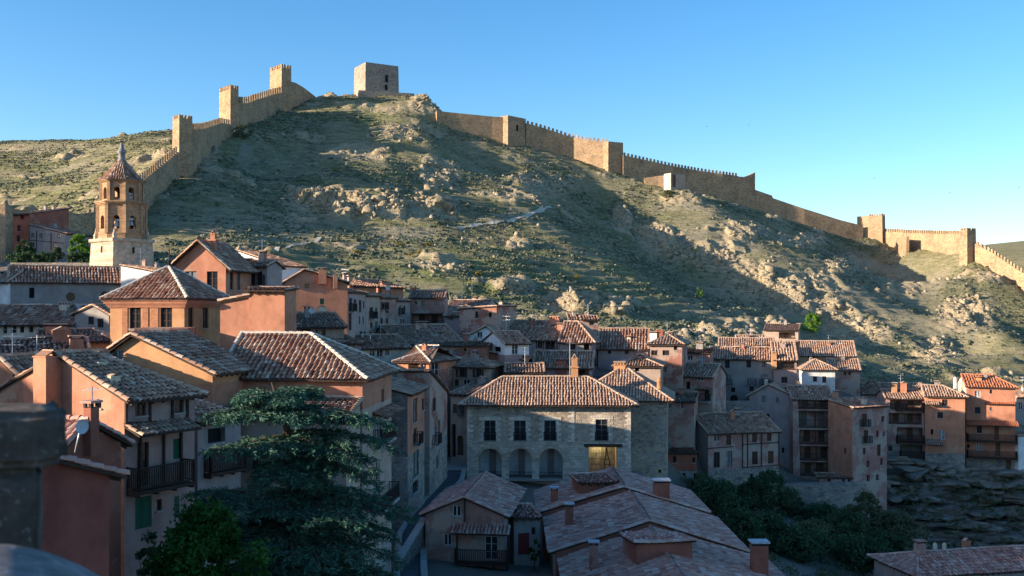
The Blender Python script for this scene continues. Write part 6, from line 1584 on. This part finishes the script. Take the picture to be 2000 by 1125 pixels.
def cut_rocks(P_, S_, name, mat, label, kind='stuff', tilt=.25, sub=2):
    """angular stones: a ball cut by random planes, stretched, turned and sunk into the ground"""
    import bmesh
    bm = bmesh.new(); bmesh.ops.create_icosphere(bm, subdivisions=sub, radius=1); bv_ = np.array([tuple(v.co) for v in bm.verts]); bf = np.array([[v.index for v in f.verts] for f in bm.faces]); bm.free()
    n = len(P_); Vv = np.repeat(bv_[None], n, 0)
    for k in range(13):
        nn = rng.normal(0, 1, (n, 3))*np.array([[(1, .3, .15), (.3, 1, .15), (.2, .2, 1), (1, 1, .6)][k % 4]]); nn /= np.linalg.norm(nn, axis=1)[:, None]; off = rng.uniform(.3, .72, n)
        dt = np.einsum('nvk,nk->nv', Vv, nn); over = np.maximum(dt-off[:, None], 0); Vv = Vv-over[:, :, None]*nn[:, None, :]
    q = Vv*np.array([2.6, 2.6, 2.6])+rng.uniform(0, 99, (n, 1, 3)); d = fbm(q[..., 0]+q[..., 2], q[..., 1]-q[..., 2]*.7, 3, 200)*.07
    Vv = Vv*(1+d[..., None])*S_[:, None, :]
    a = rng.uniform(-.7, .7, n); t = rng.normal(0, tilt, n)
    x, z = Vv[..., 0]*np.cos(t)[:, None]-Vv[..., 2]*np.sin(t)[:, None], Vv[..., 0]*np.sin(t)[:, None]+Vv[..., 2]*np.cos(t)[:, None]
    y = Vv[..., 1]; x, y = x*np.cos(a)[:, None]-y*np.sin(a)[:, None], x*np.sin(a)[:, None]+y*np.cos(a)[:, None]
    Vv = np.stack([x, y, z], -1)+P_[:, None, :]
    Fc = ((np.arange(n)*len(bv_))[:, None, None]+bf[None]).reshape(-1, 3); Vv = Vv.reshape(-1, 3)
    me = bpy.data.meshes.new(name); me.vertices.add(len(Vv)); me.vertices.foreach_set('co', Vv.astype(np.float32).ravel())
    me.loops.add(Fc.size); me.loops.foreach_set('vertex_index', Fc.astype(np.int32).ravel()); me.polygons.add(len(Fc)); me.polygons.foreach_set('loop_start', np.arange(0, Fc.size, 3, dtype=np.int32)); me.update(calc_edges=True)
    at_ = me.attributes.new('rnd', 'FLOAT', 'FACE'); at_.data.foreach_set('value', np.repeat(rng.uniform(0, 1, n), len(bf)).astype(np.float32))
    me.materials.append(M[mat]); o = bpy.data.objects.new(name, me); C.objects.link(o); tag(o, label, None, None, kind); return o
def outcrops():
    m, nt, b = newmat('outcrop'); g = N(nt); v = g.pos()
    t = g.ramp(g.noise(v, .22, 5), [(.3, (.27, .22, .155)), (.5, (.37, .305, .21)), (.7, (.46, .39, .275))])
    col = g.mix(1., t, g.ramp(g.noise(g.pos((.5, .5, 1.8)), 1.5, 8, .72), [(.32, (.5, .48, .46)), (.5, (.95, .94, .92)), (.68, (1.15, 1.13, 1.1))]), 'MULTIPLY')
    gr = g.ramp(g.noise(v, .9, 5, .7), [(.55, (0, 0, 0)), (.66, (.8, .8, .8))]); col = g.mix(gr, col, (.16, .165, .08))
    g.link(col, b.inputs['Base Color']); b.inputs['Roughness'].default_value = .95; g.bump(b, g.noise(v, 2.2, 9, .75), 1., .35)
    L_ = [(565,368,14,6,10,1),(600,380,26,14,26,1),(640,395,30,20,34,1),(690,398,34,24,44,1),(720,412,20,14,16,1),(770,392,40,18,40,.6),(840,390,38,18,44,.8),(878,410,12,14,14,1),(640,372,60,4,22,.5),(780,372,70,5,26,.5),
      (1060,372,70,26,30,0),(1212,425,14,22,24,1),(1262,450,30,24,30,.6),(1320,480,44,20,38,.6),(1395,505,48,26,54,.6),(1470,545,46,28,54,.6),(1550,572,60,34,66,.6),(1620,620,50,28,56,.5),(1690,645,40,22,30,.4),(1880,605,48,30,56,.8),(1832,680,30,20,26,.5),
      (870,522,44,9,30,.5),(1010,563,34,9,24,.6),(1110,590,48,11,34,.8),(1160,598,24,10,14,.8),(1205,602,20,11,16,.8),(1460,642,70,8,30,.3),(985,642,28,14,20,.4),(705,300,60,12,26,.1),(845,340,40,24,34,.5),(780,262,50,14,18,0),(830,205,26,14,26,.4),(1340,385,40,8,12,0),(1450,450,40,20,26,.2),(1650,510,54,20,28,.2),(1750,560,50,20,20,.1)]
    P_, S_ = [], []
    for (cx, cy, rx, ry, n, up) in L_:
        for i in range(int(n*2.6)):
            a = random.uniform(0, 2*PI); r = math.sqrt(random.random()); p = ground(cx+rx*r*math.cos(a), cy+ry*r*math.sin(a), 190)
            w_ = min(2.6, .32+random.expovariate(1/.5))*min(1, (p.y/300)**.8); P_.append((p.x, p.y, p.z-w_*.3+up*.1)); S_.append((w_*random.uniform(.9, 1.7), w_*random.uniform(.8, 1.2), w_*(.55+.65*up)*random.uniform(.7, 1.2)))
    cut_rocks(np.array(P_), np.array(S_), 'rock_outcrops', 'outcrop', 'pale broken rock outcrops standing out of the hillside')
outcrops()
rock_face()
# ------------------------------------------------------------------ plants
def leaf_cloud(centers, radii, per, size, seed=0, squash=.8):
    """leaf quads spread through clumps"""
    c = np.repeat(np.array(centers), per, 0); r = np.repeat(np.array(radii), per); n = len(c)
    d = rng.normal(0, 1, (n, 3)); d /= np.linalg.norm(d, axis=1)[:, None]
    rad = r*rng.uniform(.35, 1.05, n)**.7; p = c+d*rad[:, None]*np.array([1, 1, squash])
    a = rng.normal(0, 1, (n, 3)); a /= np.linalg.norm(a, axis=1)[:, None]; b = np.cross(a, d+rng.normal(0, .6, (n, 3))); b /= np.linalg.norm(b, axis=1)[:, None]
    s = size*rng.uniform(.6, 1.35, n)[:, None]
    V = np.stack([p-a*s, p+b*s*.55, p+a*s, p-b*s*.55], 1).reshape(-1, 3); f = np.arange(n*4).reshape(-1, 4)
    shade = np.repeat(np.clip(rng.normal(.5, .22, len(centers)), 0, 1), per)*.6+rng.uniform(0, .4, n)
    return V, f, shade
def tree(label, pos, hgt, wid, mat, n=60, per=90, leaf=.16, trunk=.16, name='tree', group=None, low=.25, lean=0):
    root = empty(name, pos, random.uniform(0, 6), label, 'tree' if name == 'tree' else 'bush', group)
    C_, R_ = [], []
    for i in range(n):
        t = random.random(); z = hgt*(low+(1-low)*t); prof = math.sin(PI*min(1, .18+.8*t))**.7
        a = random.uniform(0, 2*PI); r = wid*.5*prof*math.sqrt(random.uniform(.1, 1)); 
        C_.append((r*math.cos(a)*random.uniform(.8, 1.25)+lean*t, r*math.sin(a), z)); R_.append(wid*random.uniform(.05, .19))
    mb = MB(); V, f, s = leaf_cloud(C_, R_, per, leaf); mb.bulk(V, f, 0, s); mb.build('crown', mat, root)
    mb = MB(); p = Vector((0, 0, -.6)); top = Vector((lean*.6, 0, hgt*.75)); k = 6
    for i in range(k):
        q = Vector((0, 0, -.6)).lerp(top, (i+1)/k)+Vector((random.uniform(-1, 1), random.uniform(-1, 1), 0))*wid*.02
        mb.tube(p, q, trunk*(1-i/k*.75), trunk*(1-(i+1)/k*.75), 7); p = q
    for i in range(min(16, n//3)):
        c = Vector(C_[i*3]); s0 = Vector((lean*.6*c.z/hgt*.6, 0, c.z*.6)); mid = s0.lerp(c, .5)+Vector((0, 0, .05*hgt)); mb.tube(s0, mid, trunk*.35, trunk*.22, 5); mb.tube(mid, c, trunk*.22, trunk*.08, 5)
    mb.build('trunk', 'bark', root)
    return root
def bush(label, pos, w, h, mat, group=None, n=26, per=60, leaf=.12, name='bush', cat=None):
    root = tree(label, pos, h, w, mat, n, per, leaf, .05, name, group, .12); return root

# --- the cedar
def cedar():
    D = 40.; base = Vector(((575-CX)/F*D, D, -18.)); H_ = 15.6
    root = empty('cedar_tree', base, 0, 'big dark blue green cedar with layered drooping boughs, left of the street', 'tree')
    V_, R_ = [], []; wood = MB()
    wood_pts = [Vector((0, 0, -.5)), Vector((.1, 0, 4)), Vector((-.05, .1, 8)), Vector((.05, 0, 11.5)), Vector((-.4, 0, 13.6)), Vector((-.9, 0, 15.0))]
    rad = [.42, .36, .29, .2, .12, .04]
    for i in range(5): wood.tube(wood_pts[i], wood_pts[i+1], rad[i], rad[i+1], 10)
    def axis_at(z):
        for i in range(5):
            if wood_pts[i].z <= z <= wood_pts[i+1].z: return wood_pts[i].lerp(wood_pts[i+1], (z-wood_pts[i].z)/(wood_pts[i+1].z-wood_pts[i].z))
        return wood_pts[-1].copy()
    sprays_p, sprays_d, sprays_r = [], [], []
    def bough(z, az, L, rise, droop, wid, dens=1.):
        o = axis_at(z); dirv = Vector((math.cos(az), math.sin(az), 0)); side = Vector((-dirv.y, dirv.x, 0)); n = max(7, int(L/.42)); pts = []
        ph = random.uniform(0, 6); curve = random.uniform(-.25, .25)
        for i in range(n+1):
            t = i/n; pts.append(o+dirv*(L*t)+side*(curve*L*t*t)+Vector((0, 0, rise*L*(t-.35*t*t)-droop*L*t**3+.06*math.sin(5*t+ph))))
        for i in range(n): wood.tube(pts[i], pts[i+1], .085*(1-i/n)*min(1, L/3)+.014, .085*(1-(i+1)/n)*min(1, L/3)+.012, 5, caps=False)
        tone = random.uniform(-.2, .2)
        for i in range(1, n+1):
            t = i/n
            for s in (-1, 1):
                for rep in range(2):
                    if random.random() > dens: continue
                    bl = wid*(.35+.65*math.sin(PI*min(1, t*.9+.12)))*random.uniform(.45, 1.15)
                    d = (side*s*random.uniform(.6, 1)+dirv*random.uniform(.25, 1.0)).normalized()
                    c0 = pts[i-1].lerp(pts[i], random.random()); m = max(3, int(bl/.13)); dr = random.uniform(.12, .5)
                    prev = c0
                    for k in range(1, m+1):
                        u = k/m; p = c0+d*(bl*u)+Vector((0, 0, .10*bl*u-dr*bl*u*u))
                        if k % 2 == 0: wood.tube(prev, p, .014, .010, 3, caps=False); prev = p
                        for q in range(8):
                            sprays_p.append(tuple(p+Vector((random.gauss(0, .05), random.gauss(0, .05), random.gauss(0, .03)))))
                            e = d*random.uniform(.1, 1)+Vector((random.gauss(0, .55), random.gauss(0, .55), random.uniform(-.95, .3))); sprays_d.append(tuple(e.normalized()))
                            sprays_r.append(min(1, max(0, .45+tone+random.gauss(0, .2)+.12*(u-.5))))
    R = math.radians
    # crown top, flat and spreading
    for i in range(9): bough(14.9-random.uniform(0, .9), R(i*40+random.uniform(-15, 15)), random.uniform(1.2, 2.2), .12, .16, .75)
    tiers = [  # (height, [(azimuth, length)], rise, droop)
     (13.9, [(180, 3.0), (215, 2.8), (150, 2.4), (250, 2.2), (100, 2.0)], .02, .20), (13.7, [(0, 4.3), (20, 3.6), (-22, 3.9), (-55, 2.6), (60, 2.4)], .10, .12),
     (12.7, [(185, 3.2), (160, 2.6), (225, 2.7), (205, 3.1), (270, 2.2)], -.08, .12), (12.9, [(-5, 4.5), (15, 3.6), (-35, 3.3), (-15, 4.1)], .0, .22), (11.9, [(-60, 2.2), (-100, 2.2), (240, 2.2), (-8, 3.6), (-28, 3.0)], -.12, .2),
     (10.6, [(182, 4.7), (165, 4.2), (205, 4.4), (228, 3.6), (255, 3.0), (140, 3.2)], .02, .10), (10.4, [(0, 4.9), (-18, 4.6), (18, 4.0), (-40, 4.0), (-65, 3.2), (45, 3.2), (95, 3)], .03, .10),
     (9.2, [(178, 4.5), (200, 4.5), (220, 4.0), (248, 3.3)], .02, .12), (9.0, [(-10, 4.4), (-30, 4.1), (10, 3.8), (-55, 3.5), (-85, 3.1)], .0, .14),
     (7.7, [(185, 4.9), (208, 4.5), (170, 4.2), (235, 3.8), (262, 3.4), (140, 3.4)], .03, .14), (7.5, [(-5, 4.2), (-25, 4.0), (-48, 3.8), (22, 3.6), (-75, 3.4), (60, 3.3)], .0, .16),
     (6.0, [(190, 4.4), (215, 4.2), (240, 3.8), (265, 3.5), (165, 4)], .02, .14), (5.8, [(-8, 4.6), (-30, 4.4), (-52, 4.0), (-78, 3.6), (15, 4.0)], .02, .14),
     (4.4, [(200, 4.2), (230, 4.0), (255, 3.7), (285, 3.6), (310, 4.0), (335, 4.3), (0, 4.2), (170, 4)], .0, .14), (3.0, [(195, 4), (225, 4.0), (260, 3.8), (290, 3.8), (320, 4.0), (350, 4.2)], -.02, .12)]
    for (z, bl, rise, droop) in tiers:
        for (az, L) in bl: bough(z+random.uniform(-.25, .25), R(az+random.uniform(-7, 7)), L*random.uniform(.92, 1.06), rise+random.uniform(-.03, .03), droop, 1.15, .93)
    for i in range(90):
        z = random.uniform(1.5, 12.6); Lm = 4.6 if z < 10.8 else 3.2
        if 10.9 < z < 12.3: Lm = 1.9
        az = random.uniform(120, 420); bough(z, R(az), Lm*random.uniform(.5, .92), random.uniform(-.06, .08), random.uniform(.1, .24), 1.0, .85)
    P = np.array(sprays_p); Dv = np.array(sprays_d); n = len(P); Ls = rng.uniform(.14, .28, n)[:, None]
    sd = np.cross(Dv, rng.normal(0, 1, (n, 3))); sd /= np.linalg.norm(sd, axis=1)[:, None]; w_ = rng.uniform(.016, .032, n)[:, None]
    V = np.stack([P, P+Dv*Ls*.5+sd*w_, P+Dv*Ls, P+Dv*Ls*.5-sd*w_], 1).reshape(-1, 3)
    mb = MB(); mb.bulk(V, np.arange(n*4).reshape(-1, 4), 0, np.array(sprays_r)); mb.build('needles', 'cedar_needles', root)
    wood.build('trunk', 'bark', root); print('cedar sprays', n)
cedar()
def gp(px, D): x = (px-CX)/F*D; return Vector((x, D, zq(x, D)))
tree('lush bright green leafy tree at the foot of the cedar', Vector(((405-CX)/F*34, 34, -17.8)), 10.9, 4.6, 'leaf_green', 150, 130, .10, .2, low=.3)
tree('dark spindly shrub against the pink house wall, at the bottom left', Vector(((288-CX)/F*36, 36, -17.8)), 9.6, 1.9, 'leaf_dark', 40, 80, .07, .12, low=.35)
# --- ravine
rav = [(1400, 108, 945, 120, 'leaf_dark', 'dark broad tree in the ravine below the low red annex'), (1500, 112, 925, 95, 'leaf_dark', 'tall dark green tree below the half timbered bay'), (1610, 116, 990, 90, 'leaf_dark', 'rounded dark tree in front of the tall retaining wall'),
       (1690, 118, 965, 80, 'leaf_olive', 'thin olive tree below the red patched house'), (1750, 117, 1010, 110, 'leaf_olive', 'pale olive tree in the ravine at the foot of the rock face'),
       (1560, 98, 1040, 130, 'leaf_dark', 'low dark tree beside the long pink roof'), (1680, 100, 1050, 120, 'leaf_dark', 'dark shrub mass in the ravine bottom'), (1450, 96, 1000, 90, 'leaf_dark', 'dark tree rising just beyond the long pink roof')]
for (px, D, pyt, wpx, mt, lb) in rav:
    p = gp(px, D); tz = zat(pyt, D); tree(lb, p, max(2.5, tz-p.z), wpx/F*D, mt, 70, 80, .16, .16, low=.2)
for (px, D, pyt, wpx, mt, lb) in ((1370, 112, 962, 60, 'leaf_olive', 'small olive tree between the red annex and the dark broad tree'), (1455, 116, 955, 70, 'leaf_dark', 'dark round tree directly below the ravine house door'), (1540, 118, 962, 60, 'leaf_olive', 'slim grey green tree in front of the retaining wall'),
        (1650, 108, 1000, 90, 'leaf_dark', 'bushy dark tree in the middle of the ravine'), (1590, 104, 1035, 100, 'leaf_olive', 'olive bushy tree low in the ravine beside the roof'), (1720, 108, 1040, 100, 'leaf_dark', 'dark tree behind the bottom right roof'), (1500, 100, 1010, 110, 'leaf_dark', 'spreading dark tree behind the big pale capped chimney')):
    p = gp(px, D); tz = zat(pyt, D); tree(lb, p, max(2.5, tz-p.z), wpx/F*D, mt, 60, 80, .16, .14, low=.12, lean=random.uniform(-.8, .8))
cs, rs = [], []
for i in range(900):
    x, y = random.uniform(14, 58), random.uniform(82, 131); z = zq(x, y); px, py = CX+x/y*F, HY-z/y*F
    if 1320 < px < 1790 and py > 940 and random.random() < .75: cs.append((x, y, z+.2)); rs.append(random.uniform(.4, 1.2))
mb = MB(); V, f, s = leaf_cloud(cs, rs, 60, .14, squash=.7); mb.bulk(V, f, 0, s); tag(mb.build('undergrowth', 'leaf_olive'), 'tangled olive undergrowth filling the ravine', 'undergrowth', None, 'stuff')
# --- single plants on the hill and terraces
def hb(lb, px, pyb, pyt, wpx, mt, name='tree', d0=150, n=30, per=60, group=None):
    p = ground(px, pyb, d0); D = p.y; return tree(lb, p, max(.8, (pyb-pyt)/F*D), wpx/F*D, mt, n, per, .2, .1, name, group, low=.15)
hb('bright lime green round tree above the sunlit roofs', 1585, 652, 616, 40, 'leaf_lime', d0=190, n=50, per=90)
hb('tiny bright green tree alone on the shadowed slope', 1366, 584, 562, 16, 'leaf_lime', n=14, per=50)
hb('leafy green bush beside the middle castle tower', 474, 272, 246, 36, 'leaf_olive', 'bush', 250)
hb('dry bush below the pale hut', 1304, 388, 374, 26, 'leaf_olive', 'bush', 250)
for (lb, px, D, pyb, pyt, w, mt) in (('yellow green bushy tree left of the bell tower', 155, 156, 500, 460, 40, 'leaf_lime'), ('dark green bush below the red rendered house', 48, 160, 500, 472, 34, 'leaf_dark'), ('yellowish small bush left of the lime tree by the tower', 112, 157, 502, 485, 22, 'leaf_olive')):
    p = Vector(((px-CX)/F*D, D, zat(pyb, D)-.5)); tree(lb, p, (pyb-pyt)/F*D+.5, w/F*D, mt, 34, 70, .2, .12, 'tree' if 'tree' in lb.split()[:4] else 'bush', low=.12)
for i, (px, w, lb) in enumerate(((60, 90, 'long dark clipped hedge on the terrace, left end'), (165, 60, 'short dark hedge on the terrace next to the bell tower'))):
    D = 152; root = empty('hedge', (((px-CX)/F*D), D, zat(514, D)), 0, lb, 'hedge'); W = w/F*D; mb = MB()
    cs = [(random.uniform(-W/2, W/2), random.uniform(-.6, .6), random.uniform(.2, 1.5)) for _ in range(60)]
    V, f, s = leaf_cloud(cs, [.5]*60, 60, .16); mb.bulk(V, f, 0, s); mb.build('foliage', 'leaf_dark', root)
gorse_px = [(90, 305), (130, 318), (178, 322), (225, 312), (48, 330), (110, 355), (150, 300), (200, 345), (655, 335), (670, 315), (838, 482), (820, 497), (803, 503), (700, 497), (690, 498), (935, 540), (918, 523), (1125, 545), (780, 480), (760, 300), (1015, 362), (820, 265)]
for i, (px, py) in enumerate(gorse_px):
    p = ground(px, py, 180); D = p.y
    tree('yellow flowering gorse bush on the open hill', p-Vector((0, 0, .2)), random.uniform(1.0, 1.7), random.uniform(1.3, 2.2), 'gorse', 10, 40, .14, .04, 'gorse_bush', 'yellow gorse bushes on the hill', .1)
for (px, py, wpx, mt, lb) in ((1790, 925, 40, 'leaf_dark', 'dark bush on top of the rock face, below the orange house'), (1930, 1000, 60, 'leaf_dark', 'wide dark bush on the rock face at the right'), (1850, 985, 50, 'leaf_olive', 'olive bush halfway down the rock face'), (1985, 905, 30, 'leaf_olive', 'small olive bush at the foot of the white wall'), (1780, 1000, 40, 'leaf_dark', 'dark bush low on the rock face, left end')):
    p = ground(px, py, 100, 300); tree(lb, p, 1.8, wpx/F*p.y, mt, 24, 60, .14, .06, 'bush', low=.1)
cs, rs = [], []
for i in range(260):
    px, py = random.uniform(1700, 2020), random.uniform(925, 1080); p = at(px, py, 144.5-9.5*(py-925)/150-1.2)
    cs.append(tuple(p)); rs.append(random.uniform(.2, .6))
mb = MB(); V, f, s = leaf_cloud(cs, rs, 34, .13, squash=.7); mb.bulk(V, f, 0, s); tag(mb.build('weeds', 'leaf_olive'), 'small tufts of weeds growing in the cracks of the layered rock face', 'weeds', None, 'stuff')
p = gp(1044, 71); bush('green potted shrub beside the red door', Vector((p.x, p.y, -18.05)), .9, 1.7, 'leaf_green', n=14, per=60, leaf=.09)
# --- birds
def bird(px, py, D, roll):
    mb = MB(); k = .35
    v = [(-.1, -.45, 0), (.1, -.45, 0), (.13, .2, .03), (-.13, .2, .03), (0, .5, 0), (0, -.75, .0), (0, 0, .12), (0, 0, -.1)]
    mb.bulk(v, [(0, 1, 6), (1, 2, 6), (2, 4, 6), (4, 3, 6), (3, 0, 6), (1, 0, 7), (2, 1, 7), (4, 2, 7), (3, 4, 7), (0, 3, 7), (0, 5, 1)], 0, .5)
    for s in (-1, 1): mb.bulk([(s*.1, .2, .02), (s*.1, -.2, .02), (s*.7, -.1, .22), (s*.7, .18, .22), (s*1.35, -.25, .05)], [(0, 1, 2, 3), (3, 2, 4)], 0, .5)
    o = mb.build('bird', 'bird_black'); o.location = at(px, py, D); o.rotation_euler = (0, roll, random.uniform(0, 6)); o.scale = (.45,)*3
    tag(o, 'small dark bird flying in the sky right of the castle walls', 'bird', 'birds in the sky')
for i, (px, py) in enumerate(((1463, 244), (1380, 247), (1708, 348), (1855, 376), (1458, 296), (1990, 366))): bird(px, py, 260, .3*(-1)**i)
# ------------------------------------------------------------------ light, sky, camera
w = bpy.data.worlds.new('World'); scene.world = w; w.use_nodes = True
nt = w.node_tree; bg = nt.nodes['Background']; sky = nt.nodes.new('ShaderNodeTexSky'); sky.sky_type = 'NISHITA'; sky.sun_disc = False
sd = Vector((-CA*math.cos(SUN_EL), -SA*math.cos(SUN_EL), math.sin(SUN_EL)))
sky.sun_elevation = SUN_EL; sky.sun_rotation = math.atan2(sd.x, sd.y)
sky.altitude = 1100; sky.air_density = .95; sky.dust_density = 1.5; sky.ozone_density = 1.9
hs_ = nt.nodes.new('ShaderNodeHueSaturation'); hs_.inputs['Saturation'].default_value = 1.32; nt.links.new(sky.outputs[0], hs_.inputs['Color']); nt.links.new(hs_.outputs[0], bg.inputs[0]); bg.inputs[1].default_value = SKY_STRENGTH
L = bpy.data.lights.new('sun', 'SUN'); L.energy = SUN_STRENGTH; L.angle = math.radians(.5); L.color = SUN_COLOR
so = bpy.data.objects.new('sun', L); C.objects.link(so); so.rotation_euler = (-sd).to_track_quat('-Z', 'Y').to_euler(); so.location = (-100, -40, 120)
pl = bpy.data.lights.new('passage_light', 'POINT'); pl.energy = 45; pl.color = (1, .72, .3); pl.shadow_soft_size = .12  # warm point light added to brighten the passage, no fitting modelled
po = bpy.data.objects.new('passage_light', pl); C.objects.link(po); po.location = LIGHT_AT
cam = bpy.data.cameras.new('camera'); co = bpy.data.objects.new('camera', cam); C.objects.link(co); scene.camera = co
co.location = (0, 0, 0); co.rotation_euler = (PI/2, 0, 0); cam.sensor_width = 36; cam.lens = 36*F/2000; cam.shift_y = (600-562.5)/2000; cam.clip_end = 9000; cam.clip_start = .1
cam.dof.use_dof = True; cam.dof.focus_distance = 110; cam.dof.aperture_fstop = 2.8
scene.view_settings.view_transform = 'Standard'; scene.view_settings.look = 'None'; scene.view_settings.gamma = 1; scene.view_settings.exposure = EXPOSURE
scene.render.resolution_x = 1024; scene.render.resolution_y = 576
scene.cycles.max_bounces = 5; scene.cycles.diffuse_bounces = 3; scene.cycles.use_denoising = True
